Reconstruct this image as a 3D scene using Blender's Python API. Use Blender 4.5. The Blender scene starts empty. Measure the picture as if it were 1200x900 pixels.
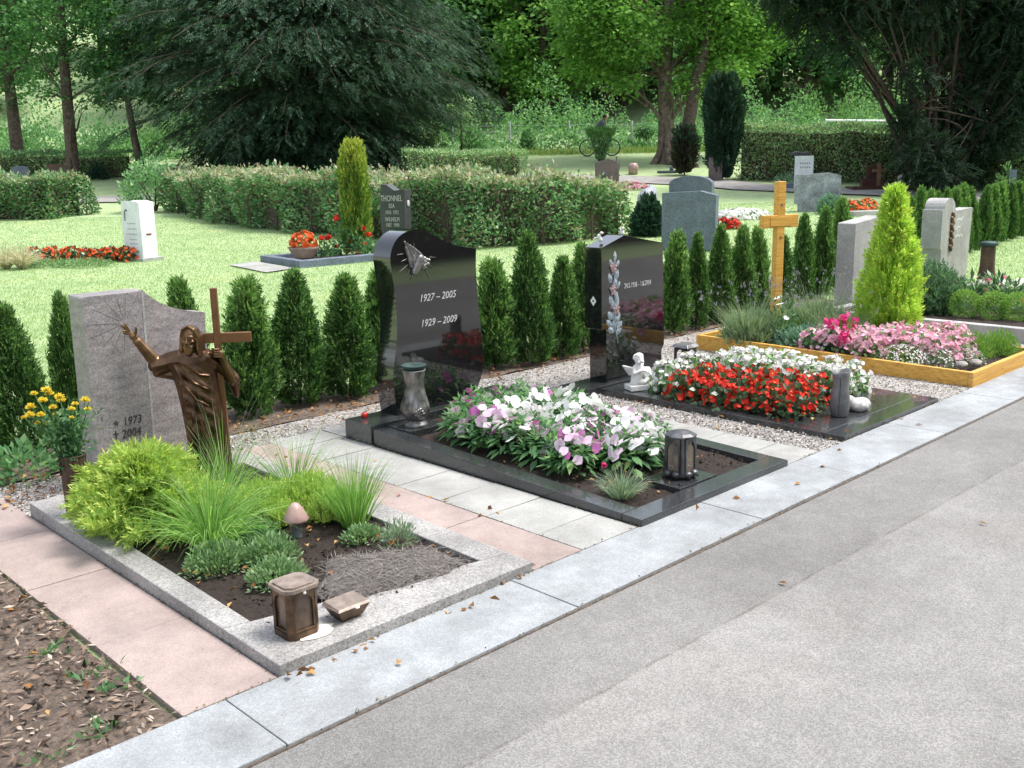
import bpy, bmesh, math, random
import numpy as np
from mathutils import Vector, Matrix
random.seed(11)
rng = np.random.default_rng(11)
R = math.radians
SC = bpy.context.scene
COL = SC.collection
pi = math.pi

# ------------------------------------------------------------------ camera model (metres; X along the kerb, Y away from the path)
FPX, YAW, PITCH, ROLL, CAMH = 1171.516, 0.768733146, 0.217272635, -0.0217701431, 1.6
def _basis():
    f = np.array([math.sin(YAW)*math.cos(PITCH), math.cos(YAW)*math.cos(PITCH), -math.sin(PITCH)])
    r0 = np.array([math.cos(YAW), -math.sin(YAW), 0.]); u0 = np.cross(r0, f)
    r = r0*math.cos(ROLL)+u0*math.sin(ROLL); u = -r0*math.sin(ROLL)+u0*math.cos(ROLL)
    return r, u, f
CR, CU, CF = _basis()
CC = np.array([0., 0., CAMH])
def ray(px, py): return CR*(px-600)/FPX + CU*(450-py)/FPX + CF
def onY(px, py, Y): d = ray(px, py); return CC + d*(Y/d[1])
def onZ(px, py, z=0.): d = ray(px, py); return CC + d*((z-CAMH)/d[2])
def depth(px, py, s): return CC + ray(px, py)*s
SX, SY = math.sin(YAW), math.cos(YAW)
_ps = [-500, 12, 16, 20, 26, 33, 40, 43, 50, 60, 75, 100, 140, 200, 400]
_pz = [0, 0, .03, .1, .32, .72, 1.35, 1.72, 2.3, 3.6, 8, 18, 36, 58, 90]
def terrain(x, y):
    s = np.asarray(x)*SX + np.asarray(y)*SY
    k = np.array([-1.5, -.75, 0, .75, 1.5])
    return sum(np.interp(s+a, _ps, _pz) for a in k)/5.
def at(px, py):
    d = ray(px, py); lo = 1.0
    t = 2.0
    while t < 200:
        p = CC+d*t
        if p[2] <= float(terrain(p[0], p[1])): break
        t += .02 if t < 60 else .2
    p = CC+d*t; p[2] = float(terrain(p[0], p[1])); return p
def mpp(p): return float((np.asarray(p)-CC) @ CF)/FPX          # metres covered by one photo pixel there
FACE = -YAW                                                      # z-rotation that turns a local -Y front to the viewer side

# ------------------------------------------------------------------ materials
def newmat(name):
    m = bpy.data.materials.new(name); m.use_nodes = True
    nt = m.node_tree
    return m, nt, nt.nodes['Principled BSDF']
def ramp(nt, stops, inp=None):
    n = nt.nodes.new('ShaderNodeValToRGB'); e = n.color_ramp.elements
    while len(e) < len(stops): e.new(.5)
    for el, (p, c) in zip(e, stops): el.position = p; el.color = (*c, 1)
    if inp is not None: nt.links.new(inp, n.inputs[0])
    return n
def coords(nt, scale=1., kind='Object'):
    tc = nt.nodes.new('ShaderNodeTexCoord'); mp = nt.nodes.new('ShaderNodeMapping')
    nt.links.new(tc.outputs[kind], mp.inputs[0]); mp.inputs['Scale'].default_value = (scale,)*3 if not isinstance(scale, tuple) else scale
    return mp.outputs[0]
def noise(nt, vec, scale, detail=4, rough=.6):
    n = nt.nodes.new('ShaderNodeTexNoise'); n.inputs['Scale'].default_value = scale
    n.inputs['Detail'].default_value = detail; n.inputs['Roughness'].default_value = rough
    nt.links.new(vec, n.inputs['Vector']); return n.outputs[0]
def bump(nt, b, h, strength=.4, dist=.01):
    n = nt.nodes.new('ShaderNodeBump'); n.inputs['Strength'].default_value = strength; n.inputs['Distance'].default_value = dist
    nt.links.new(h, n.inputs['Height']); nt.links.new(n.outputs[0], b.inputs['Normal'])
def mixc(nt, fac, a, b, mode='MIX'):
    n = nt.nodes.new('ShaderNodeMix'); n.data_type = 'RGBA'; n.blend_type = mode
    for sock, v in ((n.inputs[0], fac), (n.inputs[6], a), (n.inputs[7], b)):
        if hasattr(v, 'is_linked'): nt.links.new(v, sock)
        elif isinstance(v, tuple): sock.default_value = (*v, 1)
        else: sock.default_value = v
    return n.outputs[2]
def math_(nt, op, a, b=0., c=None):
    n = nt.nodes.new('ShaderNodeMath'); n.operation = op
    for i, v in enumerate((a, b) if c is None else (a, b, c)):
        if hasattr(v, 'is_linked'): nt.links.new(v, n.inputs[i])
        else: n.inputs[i].default_value = v
    return n.outputs[0]

def leafmat(name, c1, c2, c3=None, trans=.35, rough=.6, spec=.18, tint=(1.25, 1.4, .85)):
    m, nt, b = newmat(name)
    g = nt.nodes.new('ShaderNodeNewGeometry'); oi = nt.nodes.new('ShaderNodeObjectInfo')
    f = math_(nt, 'MULTIPLY_ADD', oi.outputs['Random'], .22, g.outputs['Random Per Island'])
    f = math_(nt, 'FRACT', f)
    big = noise(nt, coords(nt, 1.), 2.2, 2)
    f = math_(nt, 'MULTIPLY_ADD', math_(nt, 'SUBTRACT', big, .5), .8, f)
    st = [(0, c1), (.75, c2)] + ([(1, c3)] if c3 else [])
    r = ramp(nt, st, f)
    nt.links.new(r.outputs[0], b.inputs['Base Color'])
    b.inputs['Roughness'].default_value = rough; b.inputs['Specular IOR Level'].default_value = spec
    tr = nt.nodes.new('ShaderNodeBsdfTranslucent')
    tc = mixc(nt, 1., r.outputs[0], tint, 'MULTIPLY')
    nt.links.new(tc, tr.inputs[0])
    mx = nt.nodes.new('ShaderNodeMixShader'); mx.inputs[0].default_value = trans
    nt.links.new(b.outputs[0], mx.inputs[1]); nt.links.new(tr.outputs[0], mx.inputs[2])
    nt.links.new(mx.outputs[0], nt.nodes['Material Output'].inputs[0])
    return m
def plain(name, c, rough=.6, metal=0., var=.12, scale=12., bmp=0., spec=.5, coat=0.):
    m, nt, b = newmat(name); v = coords(nt)
    n = noise(nt, v, scale, 5)
    lo = tuple(max(0, x*(1-var*2)) for x in c); hi = tuple(min(1, x*(1+var*1.6)) for x in c)
    r = ramp(nt, [(.3, lo), (.7, hi)], n)
    nt.links.new(r.outputs[0], b.inputs['Base Color'])
    b.inputs['Roughness'].default_value = rough; b.inputs['Metallic'].default_value = metal
    b.inputs['Specular IOR Level'].default_value = spec; b.inputs['Coat Weight'].default_value = coat
    if bmp: bump(nt, b, noise(nt, v, scale*6, 4), bmp, .004)
    return m
def granite(name, cols, scale=160., rough=.55, stain=.25, bmp=.15, streak=None, coat=0., dirt=0.):
    m, nt, b = newmat(name); v = coords(nt)
    vo = nt.nodes.new('ShaderNodeTexVoronoi'); vo.inputs['Scale'].default_value = scale; nt.links.new(v, vo.inputs['Vector'])
    sep = nt.nodes.new('ShaderNodeSeparateColor'); nt.links.new(vo.outputs['Color'], sep.inputs[0])
    fac = math_(nt, 'ADD', math_(nt, 'MULTIPLY', sep.outputs[0], .6), math_(nt, 'MULTIPLY', noise(nt, v, scale*.35, 5), .4))
    n = len(cols)
    r = ramp(nt, [(.15+.7*i/(n-1), c) for i, c in enumerate(cols)], fac)
    col = r.outputs[0]
    big = noise(nt, coords(nt, streak if streak else 1.), 3.5, 6, .65)
    sr = ramp(nt, [(.35, (1-stain,)*3), (.65, (1+stain*.5,)*3)], big)
    col = mixc(nt, 1., col, sr.outputs[0], 'MULTIPLY')
    if dirt:
        d = noise(nt, coords(nt), 1.7, 9, .72); col = mixc(nt, 1., col, ramp(nt, [(.3, tuple(1-dirt*x for x in (.8, .9, 1.))), (.5, (1, 1, 1)), (.7, (1+dirt*.35,)*3)], d).outputs[0], 'MULTIPLY')
        d2 = noise(nt, coords(nt), 23., 4, .7); col = mixc(nt, 1., col, ramp(nt, [(.27, (1-dirt,)*3), (.36, (1, 1, 1))], d2).outputs[0], 'MULTIPLY')
    nt.links.new(col, b.inputs['Base Color'])
    b.inputs['Roughness'].default_value = rough; b.inputs['Coat Weight'].default_value = coat; b.inputs['Coat Roughness'].default_value = .05
    if bmp: bump(nt, b, fac, bmp, .002)
    return m

M = {}
M['granite'] = granite('grey_granite', [(.17,.162,.155), (.31,.3,.288), (.43,.42,.405)], 190, .6, dirt=.22)
M['granite_pink'] = granite('multicolour_granite', [(.17,.17,.18), (.29,.275,.28), (.42,.35,.33)], 170, .42, .3, .08, streak=(2.,2.,7.))
M['granite_wing'] = granite('honed_multicolour_granite', [(.2,.19,.195), (.33,.31,.31), (.47,.39,.37)], 170, .6, .3, .1, streak=(2.,2.,7.))
M['darkgrey'] = granite('dark_grey_granite', [(.035,.036,.04), (.065,.068,.074), (.12,.125,.13)], 150, .4, .2, .1)
M['black'] = granite('polished_black_granite', [(.004,.004,.005), (.008,.008,.009), (.02,.02,.022)], 420, .03, .1, 0, coat=1.)
M['black_top'] = granite('honed_black_granite', [(.012,.013,.014), (.028,.03,.032), (.075,.08,.084)], 380, .2, .25, .03, coat=.5)
M['bluegrey'] = granite('blue_grey_granite', [(.06,.075,.1), (.125,.155,.2), (.21,.25,.31)], 120, .6)
M['palegrey'] = granite('pale_grey_stone', [(.28,.28,.27), (.38,.38,.36), (.47,.46,.44)], 150, .75)
M['white_stone'] = granite('white_marble', [(.66,.68,.71), (.77,.79,.82), (.84,.86,.88)], 90, .6, .15)
M['marbled'] = granite('marbled_grey_stone', [(.2,.22,.25), (.3,.32,.36), (.45,.47,.5)], 60, .55, .55, .1)
M['red_granite'] = granite('brown_red_granite', [(.08,.055,.055), (.14,.1,.1), (.22,.17,.16)], 120, .45)
M['darkred'] = granite('dark_red_granite', [(.05,.02,.02), (.09,.035,.03), (.12,.06,.05)], 120, .35)
M['concrete'] = granite('weathered_concrete', [(.3,.3,.3), (.4,.4,.395), (.5,.5,.49)], 220, .85, .3, .2)
M['kerb'] = granite('kerb_granite', [(.235,.252,.262), (.3,.318,.328), (.37,.388,.398)], 260, .8, .25, .2, dirt=.3)
M['red_slab'] = granite('red_sandstone', [(.28,.215,.195), (.34,.27,.245), (.39,.32,.295)], 300, .85, .2, .12, dirt=.28)
M['grey_slab'] = granite('grey_paving_concrete', [(.275,.275,.258), (.33,.33,.312), (.385,.385,.367)], 320, .85, .2, .15, dirt=.28)
M['bronze'] = plain('bronze', (.125,.072,.044), .33, .88, .35, 7., .04)
M['bronze_skin'] = plain('worn_bronze', (.21, .125, .065), .3, .85, .3, 12., .04)
M['bronze_light'] = plain('light_bronze', (.13,.085,.055), .4, .75, .3, 22., .12)
M['bronze_lid'] = plain('weathered_bronze_lid', (.3,.24,.2), .5, .35, .2, 25., .12)
M['cross_brown'] = plain('brown_cross', (.19,.085,.035), .5, .3, .15, 9., .05)
M['pewter'] = plain('pewter', (.25,.24,.235), .38, .85, .4, 16., .1)
M['pewter_dark'] = plain('dark_pewter', (.12,.12,.125), .42, .75, .25, 14., .15)
M['zinc'] = plain('zinc_grey', (.2,.2,.2), .55, .4, .2, 10., .12)
M['verdigris'] = plain('verdigris', (.045,.085,.08), .6, .4, .25, 18.)
M['orange_wood'] = None
M['silver'] = plain('silver_lettering', (.62,.62,.62), .4, .2, .1, 30.)
M['dark_letter'] = plain('dark_lettering', (.05,.042,.04), .7, 0., .1, 30.)
M['relief_blue'] = plain('frosted_relief', (.26,.32,.36), .8, 0, .3, 40.)
M['relief_rose'] = plain('rose_relief', (.3,.22,.22), .8, 0, .3, 40.)
M['white_cast'] = plain('white_cast_stone', (.74,.73,.7), .75, 0, .08, 20., .1)
M['pink_clay'] = plain('pink_glazed_clay', (.42,.27,.25), .35, 0, .15, 14.)
M['grey_clay'] = plain('grey_clay', (.2,.22,.23), .7, 0, .15, 14.)
M['brown_vase'] = plain('brown_metal_vase', (.1,.06,.045), .5, .3, .25, 8., .1)
M['wax'] = plain('spilt_wax', (.72,.68,.6), .5, 0, .08, 30., .1)
M['candle'] = plain('candle_glass', (.45,.3,.22), .2, 0, .2, 10.)
M['red_glass'] = plain('red_votive', (.5,.02,.015), .25, 0, .1, 10.)
M['pebble'] = granite('river_stone', [(.22,.2,.18), (.36,.33,.3), (.5,.47,.43)], 60, .8, .4, .2)
M['white_rock'] = granite('white_rock', [(.4,.4,.38), (.55,.55,.53), (.68,.67,.65)], 60, .8, .4, .3)
M['bark'] = plain('tree_bark', (.085,.062,.045), .9, 0, .35, 9., .8)
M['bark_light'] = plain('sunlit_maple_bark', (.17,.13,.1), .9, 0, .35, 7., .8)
M['yewbark'] = plain('yew_bark', (.04, .026, .02), .9, 0, .35, 9., .8)
M['twig'] = plain('twig_bark', (.075,.055,.04), .9, 0, .3, 20., .3)
M['steel'] = plain('galvanised_steel', (.5,.52,.53), .45, .3, .1, 12.)
M['white_paint'] = plain('white_car_paint', (.8,.8,.8), .2, 0, .03, 4., 0, .5, .5)
M['rubber'] = plain('black_rubber', (.02,.02,.02), .8, 0, .1, 20.)
M['skin'] = plain('skin', (.5,.3,.22), .6, 0, .08, 10.)
M['shirt'] = plain('dark_grey_shirt', (.15,.16,.18), .85, 0, .15, 10.)
M['shorts'] = plain('beige_shorts', (.25,.22,.17), .85, 0, .15, 10.)
M['hair'] = plain('brown_hair', (.05,.03,.02), .7, 0, .2, 30.)
M['terracotta'] = plain('brown_planter', (.26,.2,.16), .8, 0, .15, 12., .2)
M['wood_dark'] = plain('weathered_wood', (.2,.12,.07), .8, 0, .3, 14., .3)
M['yellow_badge'] = plain('white_badge', (.75,.75,.72), .5, 0, .04, 20.)
M['red_badge'] = plain('maker_plate', (.25,.06,.04), .5, 0, .1, 20.)

def m_glass():
    m, nt, b = newmat('lantern_glass')
    b.inputs['Base Color'].default_value = (.55, .48, .4, 1); b.inputs['Roughness'].default_value = .25
    b.inputs['Transmission Weight'].default_value = .75; b.inputs['IOR'].default_value = 1.1
    return m
M['glass'] = m_glass()
M['glass_brown'] = plain('smoked_brown_glass', (.12, .08, .055), .22, 0, .3, 14.)
def m_carglass():
    m, nt, b = newmat('car_glass'); b.inputs['Base Color'].default_value = (.03,.04,.05,1); b.inputs['Roughness'].default_value = .05
    return m
M['carglass'] = m_carglass()
def m_wood():
    m, nt, b = newmat('orange_stained_wood')
    w = nt.nodes.new('ShaderNodeTexNoise'); w.inputs['Scale'].default_value = 3.; w.inputs['Detail'].default_value = 6
    nt.links.new(coords(nt, (1.2, 8., 26.)), w.inputs['Vector'])
    r = ramp(nt, [(.28, (.46,.22,.035)), (.42, (.64,.34,.06)), (.58, (.72,.4,.08)), (.75, (.8,.5,.13))], w.outputs[0])
    vo = nt.nodes.new('ShaderNodeTexVoronoi'); vo.inputs['Scale'].default_value = 5.; nt.links.new(coords(nt, (1., 1., 3.)), vo.inputs['Vector'])
    kn = ramp(nt, [(.03, (.35,.2,.1)), (.07, (1,1,1))], vo.outputs['Distance'])
    nt.links.new(mixc(nt, 1., r.outputs[0], kn.outputs[0], 'MULTIPLY'), b.inputs['Base Color'])
    b.inputs['Roughness'].default_value = .55; bump(nt, b, w.outputs[0], .15, .003); return m
M['orange_wood'] = m_wood()
def m_asphalt():
    m, nt, b = newmat('worn_asphalt'); v = coords(nt)
    vo = nt.nodes.new('ShaderNodeTexVoronoi'); vo.inputs['Scale'].default_value = 230.; nt.links.new(v, vo.inputs['Vector'])
    sep = nt.nodes.new('ShaderNodeSeparateColor'); nt.links.new(vo.outputs['Color'], sep.inputs[0])
    r = ramp(nt, [(.05, (.185,.18,.172)), (.5, (.237,.231,.221)), (.95, (.31,.303,.29))], sep.outputs[0])
    big = noise(nt, v, .8, 5, .6); sr = ramp(nt, [(.3, (.82,)*3), (.7, (1.12,)*3)], big)
    col = mixc(nt, 1., r.outputs[0], sr.outputs[0], 'MULTIPLY')
    mid = noise(nt, v, 9., 4, .7); mr = ramp(nt, [(.3, (.88,)*3), (.65, (1.05,)*3)], mid)
    col = mixc(nt, 1., col, mr.outputs[0], 'MULTIPLY')
    # an older, darker strip beside the kerb; a worn seam where the two layers of asphalt meet
    sx = nt.nodes.new('ShaderNodeSeparateXYZ'); nt.links.new(v, sx.inputs[0])
    wob = noise(nt, v, 2.6, 8, .75); brk = noise(nt, v, 5., 3)
    line = math_(nt, 'MULTIPLY_ADD', sx.outputs[0], .017, sx.outputs[1])
    sd = math_(nt, 'ADD', math_(nt, 'SUBTRACT', line, 1.882), math_(nt, 'MULTIPLY', math_(nt, 'SUBTRACT', wob, .5), .055))
    old = ramp(nt, [(0, (1, 1, 1)), (.012, (.83, .83, .83))], sd); col = mixc(nt, 1., col, old.outputs[0], 'MULTIPLY')
    cr = ramp(nt, [(0, (.5, .48, .46)), (.004, (.7, .68, .66)), (.011, (1, 1, 1))], math_(nt, 'ABSOLUTE', sd))
    col = mixc(nt, ramp(nt, [(.38, (.15,)*3), (.6, (1,)*3)], brk).outputs[0], col, mixc(nt, 1., col, cr.outputs[0], 'MULTIPLY'))
    st = noise(nt, v, .45, 7, .7); col = mixc(nt, 1., col, ramp(nt, [(.36, (.84, .83, .82)), (.5, (1, 1, 1)), (.66, (1.1, 1.09, 1.08))], st).outputs[0], 'MULTIPLY')
    gr = noise(nt, v, 38., 3, .8); col = mixc(nt, 1., col, ramp(nt, [(.28, (.8, .79, .78)), (.42, (1, 1, 1))], gr).outputs[0], 'MULTIPLY')
    nt.links.new(col, b.inputs['Base Color']); b.inputs['Roughness'].default_value = .9
    bump(nt, b, vo.outputs['Distance'], .35, .004); return m
M['asphalt'] = m_asphalt()
def m_gravel():
    m, nt, b = newmat('grey_gravel'); v = coords(nt)
    vo = nt.nodes.new('ShaderNodeTexVoronoi'); vo.inputs['Scale'].default_value = 75.; nt.links.new(v, vo.inputs['Vector'])
    sep = nt.nodes.new('ShaderNodeSeparateColor'); nt.links.new(vo.outputs['Color'], sep.inputs[0])
    r = ramp(nt, [(.05, (.2,.18,.165)), (.5, (.4,.375,.35)), (.95, (.62,.6,.57))], sep.outputs[0])
    ed = ramp(nt, [(.25, (1,1,1)), (.75, (.45,.42,.4))], vo.outputs['Distance'])
    nt.links.new(mixc(nt, .8, r.outputs[0], ed.outputs[0], 'MULTIPLY'), b.inputs['Base Color'])
    b.inputs['Roughness'].default_value = .85
    inv = math_(nt, 'SUBTRACT', 1., vo.outputs['Distance']); bump(nt, b, inv, .9, .01); return m
M['gravel'] = m_gravel()
def m_soil(name, c, s=60.):
    m, nt, b = newmat(name); v = coords(nt)
    n = noise(nt, v, s, 8, .75); n2 = noise(nt, v, 4., 4)
    r = ramp(nt, [(.32, tuple(x*.35 for x in c)), (.52, c), (.72, tuple(x*2. for x in c))], n)
    nt.links.new(mixc(nt, .5, r.outputs[0], ramp(nt, [(.3, (.6,.6,.6)), (.7, (1.2,1.2,1.2))], n2).outputs[0], 'MULTIPLY'), b.inputs['Base Color'])
    b.inputs['Roughness'].default_value = .95; bump(nt, b, n, 1., .02); return m
M['soil'] = m_soil('dark_planting_soil', (.04,.027,.02))
M['mulch'] = m_soil('bark_mulch_soil', (.18,.135,.105), 45.)
M['chip'] = leafmat('wood_chips', (.1,.065,.045), (.27,.2,.15), (.5,.42,.35), 0., .9)
def m_lawn():
    m, nt, b = newmat('lawn'); v = coords(nt)
    n = noise(nt, v, 40., 6, .75); n2 = noise(nt, v, .9, 5, .6)
    r = ramp(nt, [(.3, (.31,.4,.19)), (.5, (.36,.465,.235)), (.72, (.43,.52,.29))], n)
    r2 = ramp(nt, [(.3, (.74,.82,.72)), (.48, (.97,.99,.97)), (.6, (1.06,1.03,1.)), (.74, (1.22,1.06,.95))], n2)
    nt.links.new(mixc(nt, 1., r.outputs[0], r2.outputs[0], 'MULTIPLY'), b.inputs['Base Color'])
    b.inputs['Roughness'].default_value = .9; bump(nt, b, n, .8, .03); return m
M['lawn'] = m_lawn()
M['path_far'] = plain('far_path_asphalt', (.3,.285,.27), .9, 0, .12, 3., .2)
M['mat_fibre'] = plain('dry_fibre', (.13,.115,.105), .95, 0, .4, 90., .9)

# leaves
L = {}
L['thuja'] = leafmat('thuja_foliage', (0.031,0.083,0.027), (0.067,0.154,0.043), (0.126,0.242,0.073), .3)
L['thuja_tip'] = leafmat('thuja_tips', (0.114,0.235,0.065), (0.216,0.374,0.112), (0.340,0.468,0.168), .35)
L['lime'] = leafmat('golden_conifer_foliage', (0.348,0.550,0.085), (0.594,0.800,0.134), (0.736,0.800,0.218), .35)
L['gold'] = leafmat('golden_juniper_foliage', (0.253,0.402,0.094), (0.491,0.624,0.166), (0.713,0.772,0.249), .35)
L['yewgold'] = leafmat('golden_yew_foliage', (0.091,0.182,0.042), (0.208,0.336,0.063), (0.443,0.504,0.105), .3)
L['yewtop'] = leafmat('golden_yew_tips', (0.279,0.340,0.060), (0.465,0.500,0.090), (0.558,0.580,0.150), .3)
L['conifer'] = leafmat('dark_conifer_needles', (0.028,0.061,0.036), (0.053,0.110,0.065), (0.108,0.183,0.106), .2)
L['yew'] = leafmat('dark_yew_needles', (0.021,0.042,0.025), (0.036,0.068,0.041), (0.062,0.105,0.064), .2)
L['cypress'] = leafmat('cypress_needles', (0.022,0.060,0.039), (0.039,0.090,0.054), (0.061,0.120,0.081), .2)
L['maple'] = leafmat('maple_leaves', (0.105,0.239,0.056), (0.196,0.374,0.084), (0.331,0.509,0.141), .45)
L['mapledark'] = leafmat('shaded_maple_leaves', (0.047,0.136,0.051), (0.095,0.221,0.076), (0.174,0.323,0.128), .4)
L['forest'] = leafmat('forest_leaves', (0.062,0.162,0.063), (0.124,0.266,0.101), (0.212,0.380,0.143), .35)
L['forest_light'] = leafmat('light_forest_leaves', (0.128,0.262,0.098), (0.218,0.386,0.153), (0.346,0.524,0.263), .45)
L['herb'] = leafmat('herb_leaves', (0.097,0.223,0.101), (0.184,0.340,0.160), (0.292,0.471,0.262), .4)
L['hedge'] = leafmat('hedge_leaves', (0.095,0.220,0.099), (0.191,0.367,0.168), (0.417,0.569,0.337), .35)
L['hedgetop'] = leafmat('hedge_top_leaves', (0.233,0.275,0.150), (0.488,0.450,0.320), (0.640,0.587,0.562), .35)
L['hedgebrown'] = leafmat('withered_hedge_leaves', (.12, .11, .06), (.22, .18, .1), (.34, .27, .18), .2)
L['hornbeam'] = leafmat('clipped_hedge_leaves', (0.180,0.322,0.160), (0.362,0.523,0.268), (0.684,0.800,0.535), .3)
L['impatiens'] = leafmat('impatiens_leaves', (0.065,0.168,0.074), (0.130,0.280,0.105), (0.286,0.462,0.168), .3, .4, .4)
L['begonia'] = leafmat('begonia_leaves', (0.043,0.098,0.050), (0.085,0.156,0.078), (0.145,0.195,0.098), .25, .3, .5)
L['begonia_g'] = leafmat('green_begonia_leaves', (0.097,0.221,0.078), (0.193,0.351,0.117), (0.326,0.481,0.195), .3, .35, .5)
L['grass'] = leafmat('ornamental_grass', (0.140,0.300,0.066), (0.268,0.463,0.112), (0.488,0.625,0.300), .4)
L['lawnblade'] = leafmat('lawn_blades', (.285, .4, .175), (.33, .445, .2), (.38, .475, .235), .4)
L['bluegreen'] = leafmat('blue_green_leaves', (0.144,0.264,0.115), (0.264,0.396,0.196), (0.432,0.552,0.322), .25)
L['juniper'] = leafmat('blue_juniper', (0.116,0.224,0.166), (0.218,0.364,0.263), (0.365,0.504,0.388), .25)
L['lavender'] = leafmat('lavender_leaves', (0.160,0.238,0.139), (0.291,0.378,0.236), (0.467,0.532,0.374), .3)
L['lavflower'] = leafmat('lavender_flowers', (0.246,0.220,0.357), (0.402,0.374,0.486), (0.503,0.462,0.540), .3)
L['rosemary'] = leafmat('rosemary_leaves', (0.083,0.176,0.095), (0.167,0.288,0.158), (0.317,0.448,0.269), .25)
L['sedum'] = leafmat('sedum_leaves', (0.134,0.264,0.054), (0.246,0.420,0.090), (0.402,0.552,0.180), .3)
L['carnation'] = leafmat('carnation_leaves', (0.175,0.264,0.178), (0.325,0.408,0.297), (0.525,0.552,0.428), .3)
L['rose'] = leafmat('rose_leaves', (0.056,0.150,0.068), (0.126,0.255,0.112), (0.237,0.375,0.203), .3)
L['pale'] = leafmat('pale_dry_grass', (0.420,0.370,0.250), (0.600,0.550,0.420), (0.700,0.680,0.580), .35)
L['yellowleaf'] = leafmat('yellow_green_leaves', (0.320,0.374,0.072), (0.440,0.476,0.144), (0.520,0.544,0.300), .35)
L['dead'] = leafmat('dead_leaves', (0.160,0.070,0.030), (0.330,0.160,0.060), (0.550,0.360,0.140), .15, .8)
F = {}
def fm(n, a, b, c, t=.3): F[n] = leafmat(n, a, b, c, t, .6, .2, (1.08, 1.05, 1.05))
fm('white_petals', (.78,.78,.76), (.85,.85,.84), (.88,.88,.87))
fm('pink_petals', (.74,.5,.66), (.8,.66,.76), (.85,.8,.84))
fm('magenta_petals', (.55,.12,.42), (.66,.22,.52), (.72,.35,.6))
fm('red_petals', (.52,.018,.012), (.66,.035,.02), (.74,.09,.04), .2)
fm('orange_petals', (.62,.07,.02), (.72,.13,.03), (.78,.2,.05), .2)
fm('rosepink_petals', (.66,.16,.28), (.74,.34,.42), (.8,.56,.6))
fm('palepink_petals', (.7,.3,.42), (.8,.5,.6), (.84,.68,.74))
fm('hotpink_petals', (.62,.03,.16), (.72,.06,.24), (.76,.15,.32), .2)
fm('yellow_petals', (.8, .62, .05), (.84, .72, .1), (.86, .8, .25))
fm('salmon_petals', (.6,.3,.22), (.72,.42,.32), (.78,.6,.5))
F['yellow_center'] = plain('flower_center', (.6,.42,.06), .8)

# ------------------------------------------------------------------ object helpers
def link(o, parent=None):
    COL.objects.link(o)
    if parent is not None: o.parent = parent
    return o
def tag(o, label=None, cat=None, group=None, kind=None):
    if label: o['label'] = label
    if cat: o['category'] = cat
    if group: o['group'] = group
    if kind: o['kind'] = kind
    return o
def tagstuff(o): o['kind'] = 'stuff'; return o
def empty(name, loc=(0,0,0), rz=0., label=None, cat=None, group=None, scale=1.):
    o = bpy.data.objects.new(name, None); o.empty_display_size = .1
    o.location = tuple(float(v) for v in loc); o.rotation_euler = (0, 0, rz)
    o.scale = (scale,)*3 if not isinstance(scale, tuple) else scale
    link(o); return tag(o, label, cat, group)
KIDS = {}
def copytree(o, loc, rz=0., scale=1., label=None, group=None):
    """a copy of a thing with copies of its parts and sub-parts; mesh data is shared"""
    c = o.copy(); COL.objects.link(c)
    c.location = tuple(float(v) for v in loc); c.rotation_euler = (0, 0, rz); c.scale = (scale,)*3 if not isinstance(scale, tuple) else scale
    if label: c['label'] = label
    if group: c['group'] = group
    for k in [x for x in COL.objects if x.parent == o]:
        d = k.copy(); COL.objects.link(d); d.parent = c
        for k2 in [x for x in COL.objects if x.parent == k]:
            e = k2.copy(); COL.objects.link(e); e.parent = d
    return c

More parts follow.
